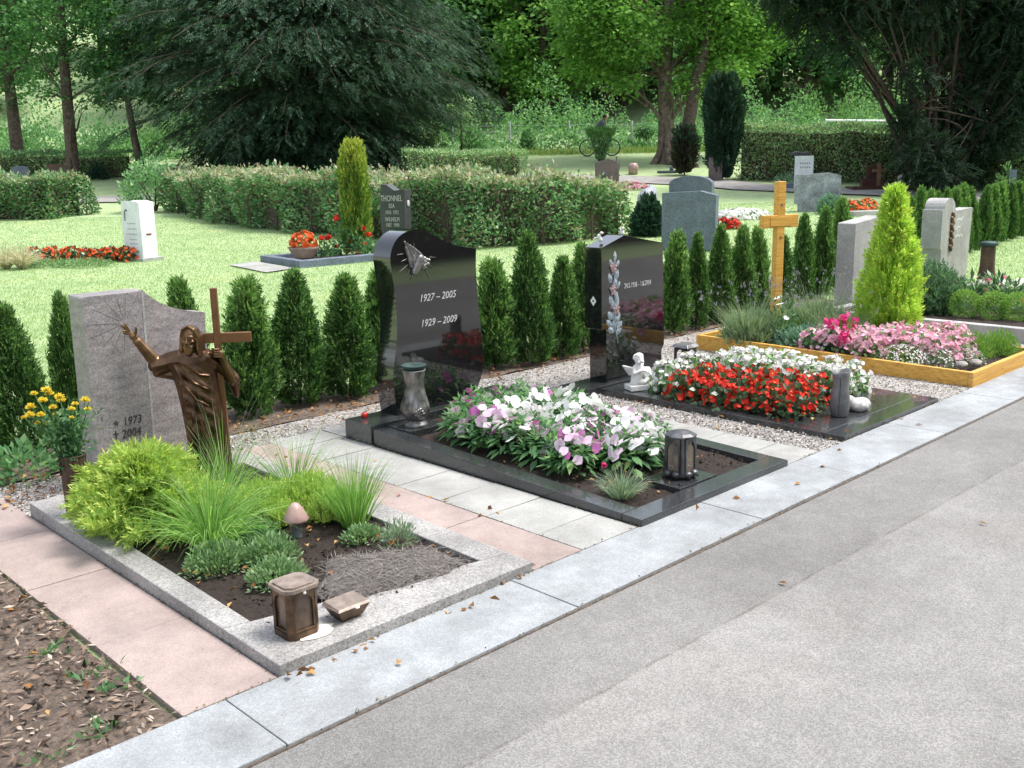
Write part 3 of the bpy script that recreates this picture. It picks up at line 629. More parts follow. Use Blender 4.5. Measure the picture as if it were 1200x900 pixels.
def statue():
    base = onY(249, 568, 4.72)
    root = empty('statue', (base[0], base[1], 0.05), R(-38), 'bronze robed bearded figure with a raised arm holding a tall cross', 'statue')
    px = lambda x, y: ((x-232)*.0043, (571-y)*.00437-.05)
    b = MB()
    # robe: stacked ellipses with folds
    prof = [(0, .006, .102, .085), (.10, .004, .102, .083), (.22, -.002, .1, .078), (.33, -.014, .1, .074), (.42, -.023, .104, .071), (.50, -.035, .108, .068),
            (.56, -.045, .112, .066), (.60, -.05, .115, .062), (.63, -.054, .106, .054), (.645, -.055, .075, .044), (.655, -.05, .04, .036)]
    zs = np.linspace(0, .655, 70); n = 72; vs = []
    P = np.array(prof)
    for z in zs:
        cx, rx, ry = (np.interp(z, P[:, 0], P[:, k]) for k in (1, 2, 3))
        for j in range(n):
            th = 2*pi*j/n; fr = .5-.5*math.sin(th)                      # front = -Y
            up = min(1, z/.08)*min(1, max(0, (.62-z)/.1))
            fold = .0075*math.sin(13*th+1.6*math.sin(z*8))*(1-.6*min(1, z/.5))
            u = cx+rx*math.cos(th)
            diag = .006*math.sin((z*1.05+(u-cx)*.8+.25*(u-cx)**2*8)*82+1.0)*fr*max(0, 1-((u-cx)/.095)**4)*min(1, max(0, (z-.2)/.12))
            r_ = 1+(fold+diag)*up/.09
            vs.append((cx+rx*r_*math.cos(th), ry*r_*math.sin(th), z))
    k = len(zs)
    b.add(vs, [(i*n+j, i*n+(j+1) % n, (i+1)*n+(j+1) % n, (i+1)*n+j) for i in range(k-1) for j in range(n)])
    b.add(vs, [tuple(range(n-1, -1, -1)), tuple(range((k-1)*n, k*n))])
    # draped mantle edges
    S = lambda x, y, d=0.: (px(x, y)[0], d, px(x, y)[1])
    for pts, r in (([S(200, 416, -.03), S(205, 430, -.058), S(214, 450, -.072), S(226, 466, -.078), S(240, 474, -.07)], .0065),
                   ([S(207, 414, -.035), S(214, 430, -.06), S(225, 446, -.073), S(239, 454, -.066)], .0055),
                   ([S(214, 416, -.045), S(221, 427, -.062), S(232, 437, -.066), S(243, 439, -.05)], .005),
                   ([S(232, 478, -.075), S(235, 505, -.076), S(234, 530, -.075), S(236, 560, -.073)], .007),
                   ([S(217, 480, -.07), S(219, 505, -.072), S(218, 535, -.073), S(220, 565, -.072)], .006)):
        b.tube(pts, [r*.6]+[r]*(len(pts)-2)+[r*.6], 8)
    sh = (-.15, 0, .61); el = (-.225, -.015, .605); wr = (-.297, -.03, .715)
    b.cap((.03, .0, .61), (.06, .02, .585), .05, .045); b.cap((.055, .02, .6), (.145, .035, .49), .042, .036); b.cap((.15, .03, .46), (.155, .04, .40), .03, .014)
    b.cap((-.10, 0, .605), (-.16, 0, .6), .058, .05); b.cap((-.15, 0, .6), (-.222, -.012, .585), .05, .042); b.cap((-.16, 0, .57), (-.218, -.01, .545), .03, .026)
    b.cap((-.14, 0, .53), (-.205, -.008, .535), .03, .018)
    b.blob('robe', M['bronze'], root, .003, 1); b = MB()
    b.cap(el, wr, .033, .023); b.cap((-.19, -.005, .6), el, .03, .034)
    palm = np.array([-.314, -.034, .744]); b.cap(wr, palm, .018, .021)
    for dx, dz, dy, l in ((-.36, .93, -.1, .052), (-.62, .78, -.12, .056), (-.82, .55, -.16, .03), (-.9, .25, -.2, .026)):
        d = np.array([dx, dy, dz]); d /= np.linalg.norm(d); s0 = palm+np.array([-.01, 0, .008])+d*.008
        b.cap(s0, s0+d*l*.55, .0072, .0066, 8); b.cap(s0+d*l*.55, s0+d*l+np.array([0, -.008, 0]), .0066, .0055, 8)
    b.cap(palm, palm+np.array([.018, -.012, .02]), .0085, .007, 8); b.cap(palm+np.array([.018, -.012, .02]), palm+np.array([.021, -.016, .044]), .007, .0058, 8)
    # left arm bent round the cross
    b.cap((.14, .034, .49), (.147, .03, .475), .026, .028); b.cap((.147, .03, .475), (.108, -.02, .61), .028, .019)
    hp = np.array([.1, -.03, .635]); b.cap((.108, -.02, .61), hp, .019, .021)
    for i in range(4):
        z = .622+i*.0125; p0 = np.array([.1, -.046, z]); b.cap(p0, p0+np.array([-.02, -.006, .002]), .0068, .0064, 8); b.cap(p0+np.array([-.02, -.006, .002]), p0+np.array([-.036, .016, .002]), .0064, .0055, 8)
    b.cap(hp+np.array([.0, .0, .01]), (.078, .01, .672), .0085, .006, 8)
    # neck, head, beard, hair
    hx, hy, hz = -.037, -.018, .715
    b.cap((-.045, 0, .63), (hx, hy+.01, .69), .034, .03)
    tz = Matrix.Rotation(R(-16), 3, 'Z') @ Matrix.Rotation(R(2), 3, 'X')
    def hd(x, y, z): v = tz @ Vector((x, y, z)); return (hx+v.x, hy+v.y, hz+v.z)
    rm = np.array(tz)
    b.ell(hd(0, 0, .008), (.041, .048, .056), 18, 14, rot=rm)
    b.ell(hd(0, -.022, -.022), (.031, .03, .036), rot=rm)
    b.cap(hd(0, -.046, .012), hd(0, -.058, -.012), .005, .0085, 8); b.ell(hd(0, -.055, -.013), (.011, .007, .006))
    for sx in (-1, 1):
        b.cap(hd(sx*.006, -.044, .019), hd(sx*.026, -.038, .017), .0055, .005, 8); b.ell(hd(sx*.023, -.036, -.008), (.012, .012, .01)); b.ell(hd(sx*.015, -.0415, .008), (.0075, .005, .005))
        b.cap(hd(sx*.003, -.05, -.024), hd(sx*.022, -.042, -.034), .0065, .005, 8)
        for t, w in ((-.012, .012), (.002, .015), (.018, .015), (.032, .012)):
            b.cap(hd(sx*.016, t*.7, .05), hd(sx*.041, t, .012), .013, .013, 8); b.cap(hd(sx*.042, t, .01), hd(sx*.046, t-.008, -.05), .013, .014, 8); b.cap(hd(sx*.046, t-.008, -.05), hd(sx*.05, t-.006, -.085), .014, .008, 8)
    b.ell(hd(0, .01, .026), (.042, .046, .042), 20, 14, rot=rm)
    for sx in (-1, 1):
        for q in range(7):
            y0 = -.022+.011*q; b.cap(hd(sx*.003, y0, .067-.0006*q*q), hd(sx*.03, y0-.004, .052-.0006*q*q), .0075, .007, 8); b.cap(hd(sx*.03, y0-.004, .052-.0006*q*q), hd(sx*.046, y0+.004, .012), .007, .007, 8); b.cap(hd(0, .035, .0), hd(0, .04, -.075), .034, .024)
    for dx in (-.016, -.005, .006, .016): b.cap(hd(dx, -.042, -.036), hd(dx*.75, -.047, -.074+abs(dx)*.6), .011, .006, 8)
    b.cap(hd(-.01, -.047, -.03), hd(.01, -.047, -.03), .006, .006, 8)
    b.blob('figure', M['bronze_skin'], root, .0022, 1)
    b = MB(); cx = .087
    b.box(cx-.0165, cx+.0165, .0, .03, -.05, .965); b.box(cx-.17, cx-.0165, .001, .029, .685, .735); b.box(cx+.0165, cx+.17, .001, .029, .685, .735)
    o = b.build('cross', M['cross_brown'], root, bevel=.0025)
statue()

# ------------------------------------------------------------------ small grave goods
def arch_panel(mb, w, h0, h1, fr, apex, depth, rz, dist, mi=0, pointed=False):
    """window frame in a lantern side: sill, two stiles and an arched head, placed `dist` from the axis and turned by rz"""
    hw = w/2; iw = hw-fr; zs = h0+fr; za = apex-iw*(1.5 if pointed else 1.)
    arc = []
    for i in range(11):
        t = i/10; 
        if pointed:
            x = iw*(1-2*t); z = za+(apex-za)*math.sqrt(max(0, 1-(abs(x)/iw)**1.5))
        else: x = iw*math.cos(pi*t); z = za+iw*math.sin(pi*t)
        arc.append((x, z))
    polys = [[(-hw, h0), (hw, h0), (hw, zs), (-hw, zs)], [(-hw, zs), (-iw, zs), (-iw, za), (-hw, za)], [(iw, zs), (hw, zs), (hw, za), (iw, za)],
             [(-hw, za), (-iw, za)]+arc[::-1][1:-1]+[(iw, za), (hw, za), (hw, h1), (-hw, h1)]]
    c, s = math.cos(rz), math.sin(rz)
    for p in polys:
        n = len(p); vs = [(u*c-(-dist-depth/2)*s, u*s+(-dist-depth/2)*c, z) for u, z in p]+[(u*c-(-dist+depth/2)*s, u*s+(-dist+depth/2)*c, z) for u, z in p]
        mb.add(vs, [tuple(range(n)), tuple(range(2*n-1, n-1, -1))]+[(i, i+n, (i+1) % n+n, (i+1) % n) for i in range(n)], mi)
def octa(a, ch): return [(-a+ch, -a), (a-ch, -a), (a, -a+ch), (a, a-ch), (a-ch, a), (-a+ch, a), (-a, a-ch), (-a, -a+ch)]

def lantern_bronze():
    p = (1.655, 2.795); z = slope(2.79, .05, .078)
    root = empty('grave_lantern', (*p, z), R(0), 'bronze grave lantern with a flat octagonal lid on the front corner of the granite border', 'lantern')
    a, ch = .062, .02; b = MB()
    b.prism(octa(a, ch), .0, .022, 'z')
    for k in range(4): arch_panel(b, 2*(a-ch)-.002, .0225, .168, .009, .152, .008, k*pi/2, a-.006)
    for sx in (-1, 1):
        for sy in (-1, 1):
            q = [(sx*(a-ch), sy*a), (sx*a, sy*(a-ch)), (sx*(a-.014), sy*(a-ch-.004)), (sx*(a-ch-.004), sy*(a-.014))]
            if sx*sy < 0: pass
            else: q = q[::-1]
            b.prism(q, .0222, .17, 'z')
    b.build('housing', M['bronze_light'], root, bevel=.0015)
    b = MB()
    for k in range(4):
        c, s_ = math.cos(k*pi/2), math.sin(k*pi/2); d = -(a-.011); vs = [(u*c-d*s_, u*s_+d*c, z_) for u, z_ in ((-.034, .03), (.034, .03), (.034, .125), (.018, .15), (-.018, .15), (-.034, .125))]; b.add(vs, [tuple(range(6))])
    b.build('glass', M['glass_brown'], root)
    b = MB(); b.prism(octa(a+.008, ch+.003), .1705, .182, 'z'); b.prism(octa(a-.004, ch), .1822, .188, 'z'); b.build('lid', M['bronze_lid'], root, bevel=.003)
    b = MB(); b.lathe([(.001, .0225), (.03, .0225), (.032, .09), (.028, .1), (.001, .1)], 18); b.build('candle', M['candle'], root)
    b = MB(); b.ell((0, -a-.004, .163), .006, 10, 8); b.build('knob', M['white_cast'], root)
    b = MB(); pts = [(.075*math.cos(t)*(1+.12*math.sin(5*t)+.08*math.sin(11*t)), .045*math.sin(t)*(1+.12*math.sin(4*t+1)+.07*math.sin(9*t))) for t in np.linspace(0, 2*pi, 48, endpoint=False)]
    b.prism(pts, z+.001, z+.003, 'z'); tag(b.build('wax_spill', M['wax'], None, loc=(p[0]+.035, p[1]-.052, 0)), 'flat white wax spill under the bronze lantern on the border', 'wax spill')
lantern_bronze()
def water_box():
    root = empty('holy_water_font', (1.842, 2.765, slope(2.76, .05, .078)), 0, 'small bronze lidded font with tapered sides beside the bronze lantern', 'font')
    b = MB(); b.hexa([(-.045,-.032,.008),(.045,-.032,.008),(.045,.032,.008),(-.045,.032,.008),(-.066,-.05,.05),(.066,-.05,.05),(.066,.05,.05),(-.066,.05,.05)])
    b.build('basin', M['bronze_light'], root, bevel=.002)
    b = MB(); b.hexa([(-.07,-.054,.0505),(.07,-.054,.0505),(.07,.054,.0505),(-.07,.054,.0505),(-.062,-.046,.059),(.062,-.046,.059),(.062,.046,.066),(-.062,.046,.066)])
    b.build('lid', M['bronze_lid'], root, bevel=.0025)
    for sx in (-1, 1):
        for sy in (-1, 1):
            b = MB(); b.box(sx*.03-.008, sx*.03+.008, sy*.02-.008, sy*.02+.008, 0, .0078); b.build('foot', M['bronze_light'], root)
    b = MB(); b.ell((.005, -.059, .052), (.009, .006, .005), 10, 8); b.build('knob', M['white_cast'], root)
water_box()
def mushroom():
    p = onZ(348, 628, .05)
    root = empty('mushroom_ornament', (p[0], p[1], .035), 0, 'pink glazed clay toadstool with a grey stem among the plants', 'garden ornament')
    b = MB(); b.lathe([(.024, 0), (.021, .04), (.017, .08), (.02, .098), (.001, .099)], 16); b.build('stem', M['grey_clay'], root)
    b = MB(); b.lathe([(.012, .085), (.046, .083), (.057, .086), (.056, .096), (.046, .115), (.034, .138), (.022, .155), (.01, .164), (.001, .166)], 24, fn=lambda t, z: 1+.015*math.sin(9*t)); b.build('cap', M['pink_clay'], root)
mushroom()
def vase_with_flowers():
    p = onZ(92, 603, .08)
    b = MB(); b.lathe([(.05, 0), (.052, .01), (.055, .27), (.06, .285), (.056, .287), (.05, .27), (.045, .1), (.001, .1)], 10, smooth=False)
    root = empty('flower_vase', (p[0], p[1], .078), 0, 'tall brown metal vase holding yellow chrysanthemums on the border corner', 'vase')
    b.build('body', M['brown_vase'], root)
    for k in range(5): b = MB(); b.tube([(.057*math.cos(2*pi*(k+.5)/5), .057*math.sin(2*pi*(k+.5)/5), .2), (.059*math.cos(2*pi*(k+.5)/5+.12), .059*math.sin(2*pi*(k+.5)/5+.12), .285)], .003, 6); b.build('rib', M['brown_vase'], root)
    root = empty('chrysanthemum_bunch', (p[0], p[1], .3), 0, 'bunch of yellow chrysanthemums in the brown vase', 'cut flowers')
    heads = [(28, 490, .0), (36, 478, .02), (40, 462, -.03), (50, 470, 0), (48, 487, -.04), (58, 462, .03), (62, 478, -.03), (54, 458, .02), (70, 466, -.02), (66, 486, .03), (35, 487, -.05), (44, 496, -.02), (84, 480, -.05), (88, 474, -.02), (84, 490, -.06), (103, 480, .02), (56, 497, .0), (72, 470, .05), (100, 470, .05)]
    b = MB(); P0 = np.array([p[0], p[1], .3]); hs = []
    for hx, hy, dy in heads:
        q = onY(hx, hy, p[1]+dy)-P0; hs.append(q); b.tube([(random.uniform(-.02, .02), random.uniform(-.02, .02), -.05), q*.5+np.array([0, 0, .03]), q], .0022, 5)
    for i in range(14):
        q = np.array([random.gauss(0, .08), random.gauss(0, .05), random.uniform(.12, .3)]); hs.append(None); b.tube([(0, 0, -.05), q*.5, q], .002, 5)
    b.build('stems', L['rose'], root)
    n = 1000; P = np.stack([rng.normal(-.01, .062, n), rng.normal(0, .05, n), rng.uniform(-.01, .27, n)], 1); P[:, :2] *= (.35+P[:, 2:]*2.6); 
    npmesh('leaves', leafquads(P, rdir(n)+[0, 0, .2], rdir(n), rng.uniform(.015, .04, n), .014), 4, L['rose'], parent=root)
    for i, q in enumerate([h for h in hs if h is not None]):
        k = 60; r = random.uniform(.017, .026) if i not in (0, 11, 14, 16) else .014
        d = rdir(k); d[:, 2] = abs(d[:, 2])*.8; 
        npmesh('flower', leafquads(np.tile(q, (k, 1)), d, rdir(k), r, r*.5, .1), 4, F['yellow_petals'], parent=root)
vase_with_flowers()
def fibre_mat():
    pp = [onZ(*q, .06) for q in ((370, 696), (384, 655), (430, 650), (470, 646), (505, 641), (553, 657), (520, 673), (445, 694), (400, 706))]
    c = np.mean(pp, 0); b = MB(); rings = 7; vs = []
    n = len(pp)*6
    P = np.array(pp+[pp[0]]); t = np.linspace(0, len(pp), n, endpoint=False)
    out = np.stack([np.interp(t, range(len(pp)+1), P[:, k]) for k in range(3)], 1)
    for i in range(rings+1):
        f = i/rings
        for j in range(n):
            q = c+(out[j]-c)*f*(1+.03*math.sin(j*1.3)); z = .058+.02*math.sqrt(max(0, 1-f**2.2))+.008*math.sin(q[0]*30)*math.cos(q[1]*25)*(1-f)
            vs.append((q[0], q[1], z if i < rings else .045))
    b.add(vs, [(i*n+j, (i+1)*n+j, (i+1)*n+(j+1) % n, i*n+(j+1) % n) for i in range(rings) for j in range(n)], 0, True)
    root = empty('fibre_mat', (0, 0, 0), 0, 'grey dried fibre mat lying on the soil beside the bronze font', 'mat')
    b.build('felt', M['mat_fibre'], root)
    k = 1500; f = np.sqrt(rng.random(k)); jj = rng.integers(0, n, k); P = c+(out[jj]-c)*(f*.98)[:, None]; P[:, 2] = .06+.021*np.sqrt(np.maximum(0, 1-f**2.2))
    D = rdir(k); D[:, 2] *= .12
    npmesh('fibres', leafquads(P, D, np.tile([0, 0, 1.], (k, 1)), rng.uniform(.03, .09, k), .0022, .3), 4, leafmat('fibre_strands', (.13, .115, .105), (.23, .21, .19), (.38, .35, .32), 0, .9), parent=root)
fibre_mat()

# ================================================================== GRAVE 2: black border, praying hands
def grave2():
    root = empty('grave_border', (0, 0, 0), label='polished black granite border around the pink and white impatiens', cat='grave border')
    A = dict(zf=.045, zb=.115); x0, x1 = 3.317, 4.545
    for poly in ([(x0, 2.622), (x1, 2.622), (x1, 2.735), (x0, 2.735)], [(x0, 2.738), (x0+.105, 2.738), (x0+.105, 4.6), (x0, 4.6)], [(x1-.105, 2.738), (x1, 2.738), (x1, 4.6), (x1-.105, 4.6)]):
        b = MB(); rail(b, poly, **A); b.build('rail', M['black_top'], root, bevel=.003)
    b = MB(); b.box(x0-.012, x1+.01, 4.605, 4.86, -.03, .13); b.build('base_block', M['black_top'], root, bevel=.003)
    b = MB(); b.hexa([(3.755, 2.737, .02), (4.06, 2.737, .02), (4.06, 2.965, .02), (3.755, 2.965, .02), (3.755, 2.737, .056), (4.06, 2.737, .056), (4.06, 2.965, .058), (3.755, 2.965, .058)]); b.build('lantern_slab', M['black_top'], root, bevel=.002)
    b = MB(); b.box(3.424, 3.68, 4.38, 4.603, .05, .112); b.build('vase_slab', M['black_top'], root, bevel=.002)
    soil_bed('planting_soil', 3.42, 4.445, 2.73, 4.61, .018, .085)
    Yf = 4.68
    cx = 3.95; st = empty('headstone', (cx, Yf, .13), label='polished black wave-shaped headstone with praying hands relief', cat='headstone')
    o2 = [(466, 484), (463, 468), (460.5, 445), (461.5, 428), (464.5, 408), (465.5, 385), (464.5, 360), (461.5, 335), (458, 312), (457, 303), (459, 291), (464, 281), (471, 274), (480, 269.8), (489, 268.4), (497, 270.2), (506, 274.5), (516, 280), (526, 284.8), (538, 288.5), (548, 290), (558, 290.8), (557.5, 310), (559, 340), (562, 372), (565, 400), (566.5, 418), (565.5, 436), (561, 452), (551, 468)]
    poly = []
    for q in o2:
        w = onY(*q, Yf); poly.append((w[0]-cx, max(w[2]-.13, 0)))
    poly[0] = (poly[0][0], 0); poly[-1] = (poly[-1][0], 0)
    # smooth the outline (closed Chaikin on all but the foot)
    pts = [np.array(p) for p in poly]
    for _ in range(2):
        q = [pts[0]]
        for a, b_ in zip(pts, pts[1:]):
            if np.linalg.norm(a-np.array(poly[21])) < .012 or np.linalg.norm(b_-np.array(poly[21])) < .012: q += [a, b_]
            else: q += [a*.75+b_*.25, a*.25+b_*.75]
        q.append(pts[-1]); pts = [q[0]]+[p for i, p in enumerate(q[1:], 1) if np.linalg.norm(p-q[i-1]) > 1e-4]
    poly = [tuple(p) for p in pts][::-1]
    poly = poly[::-1]
    area = sum(poly[i][0]*poly[(i+1) % len(poly)][1]-poly[(i+1) % len(poly)][0]*poly[i][1] for i in range(len(poly)))
    if area < 0: poly = poly[::-1]
    b = MB(); b.prism(poly, 0, .165, 'y'); b.build('slab', M['black'], st, bevel=.004)
    def loc(px, py): w = onY(px, py, Yf); return w[0]-cx, w[2]-.13
    a = loc(491, 354); text('1927 – 2005', a[0], -.001, a[1], .062, M['silver'], st, shear=.28, sx=.93)
    a = loc(492.5, 383.5); text('1929 – 2009', a[0], -.001, a[1], .062, M['silver'], st, shear=.28, sx=.93)
    # praying hands: fingers pointing up-left, cuffs and a rose below right
    rel = empty('praying_hands', (0, 0, 0)); rel.parent = st; COL.objects.unlink(rel); bpy.data.objects.remove(rel)
    b = MB(); W = lambda px, py, d: np.array([loc(px, py)[0], d, loc(px, py)[1]])
    for k in range(4):
        f = k/3.; tip = W(473.5+f*7.5, 283.5+f*6., -.006-.005*k); kn = W(479+f*10, 299-f*2, -.008-.005*k); root_ = W(485+f*8.5, 311-f*5, -.01-.004*k)
        b.cap(kn, tip, .0105, .006, 8); b.cap(root_, kn, .0115, .0105, 8)
    b.cap(W(475, 290, -.006), W(481, 312, -.008), .009, .013, 8)
    b.cap(W(485, 318, -.008), W(490, 302, -.012), .024, .028, 10); b.cap(W(483, 306, -.022), W(484.5, 294, -.02), .0095, .0065, 8)
    b.cap(W(487, 316, -.008), W(492, 309, -.01), .024, .021, 10)
    b.build('hands_relief', M['pewter'], st)
    b = MB()
    for cxp, cyp, r in ((497, 307, .03), (487, 313, .022), (495, 312, .018)):
        c = W(cxp, cyp, -.008)
        for k in range(9):
            th = k*2.4; rr = r*math.sqrt(k/9.); b.ell(c+np.array([rr*math.cos(th), -.006, rr*math.sin(th)]), (r*.42, .01, r*.36), 8, 6)
    b.build('rose_relief', M['pewter'], st)
    for x0_, y0_, x1_, y1_ in ((472, 297.5, 465, 298.5), (476.5, 303, 470, 306.5), (478, 310, 467, 319), (480, 316, 475, 323.5), (484.5, 319.5, 480.5, 329), (489.5, 317, 489.5, 324), (497.5, 315, 503, 326.5), (503.5, 311, 508, 315), (503, 301, 510, 301.5), (485, 288, 484, 283.5)):
        a = loc(x0_, y0_); e = loc(x1_, y1_); b = MB(); b.tube([(a[0], -.003, a[1]), (e[0], -.003, e[1])], [.0028, .0009], 6); b.build('ray', M['pewter'], st)
    a = onY(451, 438, Yf+.05); b = MB(); b.ell((poly[0][0]*0-.402, .06, .17), (.003, .017, .022), 12, 8); b.build('maker_plate', M['yellow_badge'], st)
    # silver vase
    p = (3.535, 4.47); root = empty('grave_vase', (*p, .112), 0, 'silver fluted metal vase in front of the black wave-shaped headstone', 'vase')
    pr = [(.068, 0), (.07, .006), (.066, .016), (.05, .028), (.046, .036), (.06, .05), (.078, .075), (.084, .1), (.08, .13), (.068, .17), (.058, .21), (.055, .25), (.058, .29), (.066, .325), (.07, .335)]
    b = MB(); b.lathe(pr+[(.06, .337), (.055, .33)], 72, fn=lambda t, z: 1+(.05*math.sin(11*t+6*math.sin(z*14)) if .05 < z < .32 else 0)); b.build('body', M['pewter'], root)
    b = MB(); b.lathe([(.055, .3375), (.06, .34), (.07, .358), (.074, .361), (.07, .364), (.05, .346), (.001, .34)], 32); b.build('insert', M['verdigris'], root)
    b = MB(); c = np.array([-.03, -.075, .09])
    for k in range(14):
        th = k*2.4; rr = .028*math.sqrt(k/14.); b.ell(c+np.array([rr*math.cos(th)*.9, rr*math.cos(th)*-.35, rr*math.sin(th)]), (.009, .006, .009), 8, 6)
    b.build('flower_medallion', M['pewter'], root)
    b = MB(); b.lathe([(.001, 0), (.018, 0), (.02, .02), (.015, .032), (.001, .034)], 14); tag(b.build('votive_light', M['red_glass'], None, loc=(3.40, 4.79, .13)), 'tiny red votive light on the black base behind the silver vase', 'votive light')
    # dark lantern
    p = (3.915, 2.855); root = empty('grave_lantern', (*p, .058), 0, 'dark pewter grave lantern with pointed arch windows on the black border', 'lantern')
    a_, ch = .066, .03; b = MB(); b.prism(octa(a_, ch), .012, .03, 'z')
    for k in range(4): arch_panel(b, 2*(a_-ch)+.012, .0305, .205, .008, .192, .008, k*pi/2, a_-.006, pointed=True)
    for sx in (-1, 1):
        for sy in (-1, 1): b.tube([(sx*(a_-.016), sy*(a_-.016), .0302), (sx*(a_-.018), sy*(a_-.018), .207)], [.012, .01], 8)
    b.build('housing', M['pewter_dark'], root)
    b = MB(); b.lathe([(.074, .207), (.08, .209), (.079, .216), (.06, .226), (.03, .235), (.012, .238), (.001, .239)], 8, smooth=False); b.build('lid', M['pewter_dark'], root)
    b = MB()
    for k in range(4):
        for sg in (-1, 1):
            c, s = math.cos(k*pi/2), math.sin(k*pi/2); u, d = sg*.024, -.066
            b.ell((u*c-d*s, u*s+d*c, .024), (.022, .022, .018), 12, 8)
    b.build('scroll_feet', M['pewter_dark'], root)
    b = MB()
    for k in range(4):
        c, s = math.cos(k*pi/2), math.sin(k*pi/2); d = -.058; vs = [(u*c-d*s, u*s+d*c, z) for u, z in ((-.034, .04), (.034, .04), (.034, .15), (0, .19), (-.034, .15))]; b.add(vs, [(0, 1, 2, 3, 4)])
    b.build('glass', M['glass'], root)
    b = MB(); b.lathe([(.001, .031), (.032, .031), (.034, .1), (.03, .105), (.001, .105)], 16); b.build('candle', M['candle'], root)
grave2()

# ================================================================== GRAVE 3: black cover, roses, angel
def grave3():
    x0, x1 = 5.19, 6.452
    root = empty('grave_border', (0, 0, 0), label='flat black granite cover framing the red and white begonias', cat='grave border')
    def pl(xa, xb, ya, yb, dz=0., name='slab'):
        b = MB(); z = lambda y: .034+(y-2.64)*.008+dz
        b.hexa([(xa,ya,-.03),(xb,ya,-.03),(xb,yb,-.03),(xa,yb,-.03),(xa,ya,z(ya)),(xb,ya,z(ya)),(xb,yb,z(yb)),(xa,yb,z(yb))]); b.build(name, M['black_top'], root, bevel=.003)
    pl(x0, x1, 2.64, 2.768, name='rail'); pl(x0, x0+.1, 2.771, 4.47, name='rail'); pl(x1-.1, x1, 2.771, 4.47, name='rail')
    pl(x0+.102, x1-.102, 2.771, 3.1); pl(x0+.102, x1-.102, 4.1, 4.47, .002)
    soil_bed('planting_soil', x0+.09, x1-.09, 3.08, 4.12, .02, .03)
    Yf = 4.55; cx = 5.65; st = empty('headstone', (cx, Yf, 0), label='polished black headstone with a carved rose branch and slanted shoulders', cat='headstone')
    b = MB(); b.box(5.06-cx, 6.2-cx, -.05, .2, -.03, .052); b.build('plinth', M['black_top'], st, bevel=.003)
    b = MB(); b.prism([(-.36, .44), (-.31, .44), (-.31, .052), (.33, .052), (.33, .2), (.36, .24), (.33, 1.005), (-.12, 1.085), (-.36, 1.015)], 0, .155); b.build('slab', M['black'], st, bevel=.003)
    def loc(px, py): w = onY(px, py, Yf); return w[0]-cx, w[2]
    a = loc(731.5, 338); text('24.5.1936 - 1.8.2004', a[0], -.001, a[1], .05, M['silver'], st, sx=.74)
    b = MB()
    def leaf(px, py, ang, l, w, mb):
        c = loc(px, py); d = np.array([math.cos(ang), math.sin(ang)]); n = np.array([-d[1], d[0]]); pts = []
        for t in np.linspace(0, 1, 7): pts.append(np.array(c)+d*l*(t-.5)+n*w*.5*math.sin(pi*t)**.8)
        for t in np.linspace(1, 0, 7)[1:-1]: pts.append(np.array(c)+d*l*(t-.5)-n*w*.5*math.sin(pi*t)**.8)
        area = sum(pts[i][0]*pts[(i+1) % len(pts)][1]-pts[(i+1) % len(pts)][0]*pts[i][1] for i in range(len(pts)))
        pts = pts if area > 0 else pts[::-1]
        k = len(pts); top = (c[0], -.006, c[1])
        mb.add([(p[0], 0, p[1]) for p in pts]+[top], [(i, (i+1) % k, k) for i in range(k)])
    leafs = [(720.5, 301, 1.5, .085, .04), (716, 308, 2., .06, .035), (724, 309, 1.1, .06, .035), (719, 317, 1.6, .07, .05), (723, 322, 1.3, .08, .045), (715, 326, 1.9, .08, .045), (721, 331, 1.4, .075, .05), (725, 334, 1.1, .06, .03), (716, 352, 1.9, .08, .045), (723, 354, 1.3, .09, .05), (719, 358, 1.7, .08, .05), (715, 370, 2.2, .08, .05), (724, 373, 1.1, .1, .05), (714, 379, 2.4, .08, .045), (726, 381, .8, .08, .05), (716, 387, 2.6, .075, .045), (725, 388, .5, .075, .045), (720, 380, 1.6, .1, .05), (722, 347, 1.2, .07, .04), (720, 368, 1.6, .08, .05)]
    for l in leafs: leaf(*l, b)
    c0 = loc(721, 385); c1 = loc(724, 402); c2 = loc(719, 300); b.tube([(c2[0], -.002, c2[1]), (c0[0]-.004, -.003, c0[1]), (c1[0], -.002, c1[1])], .0045, 6)
    b.build('leaf_relief', M['relief_blue'], st)
    for px, py in ((718.5, 314), (718, 340), (722, 363)):
        b = MB(); c = loc(px, py)
        for k in range(12):
            th = k*2.4; rr = .034*math.sqrt(k/12.); b.ell((c[0]+rr*math.cos(th), -.004, c[1]+rr*math.sin(th)), (.014, .006+.003*(k < 4), .012), 8, 6)
        b.build('rose_relief', M['relief_rose'], st)
    b = MB(); y, z = .075, .64; b.add([(-.3625, y-.028, z), (-.3625, y, z-.036), (-.3625, y+.028, z), (-.3625, y, z+.036)], [(0, 3, 2, 1)]); b.add([(-.3632, y-.009, z-.006), (-.3632, y+.009, z-.006), (-.3632, y+.009, z+.008), (-.3632, y-.009, z+.008)], [(0, 1, 2, 3)], 1); b.build('maker_plate', [M['yellow_badge'], M['zinc']], st)
    for k, (x, y, z, hh, lb) in enumerate(((5.37, 4.63, 1.05, .075, 'tiny white bird ornament on the left slope of the rose headstone'), (5.66, 4.67, 1.076, .06, 'tiny white bird ornament near the ridge of the rose headstone'))):
        b = MB(); b.cap((0, 0, .012), (0, .01, hh*.55), .016, .013); b.ell((0, -.008, hh*.8), (.011, .013, .011)); b.cap((0, .012, hh*.4), (0, .045, hh*.3), .009, .005); b.cap((0, -.018, hh*.8), (0, -.028, hh*.78), .004, .002)
        o = b.blob('bird_ornament', M['white_cast'], None, .003, 1, rz=.6-k); o.location = (x, y, z); tag(o, lb, 'figurine')
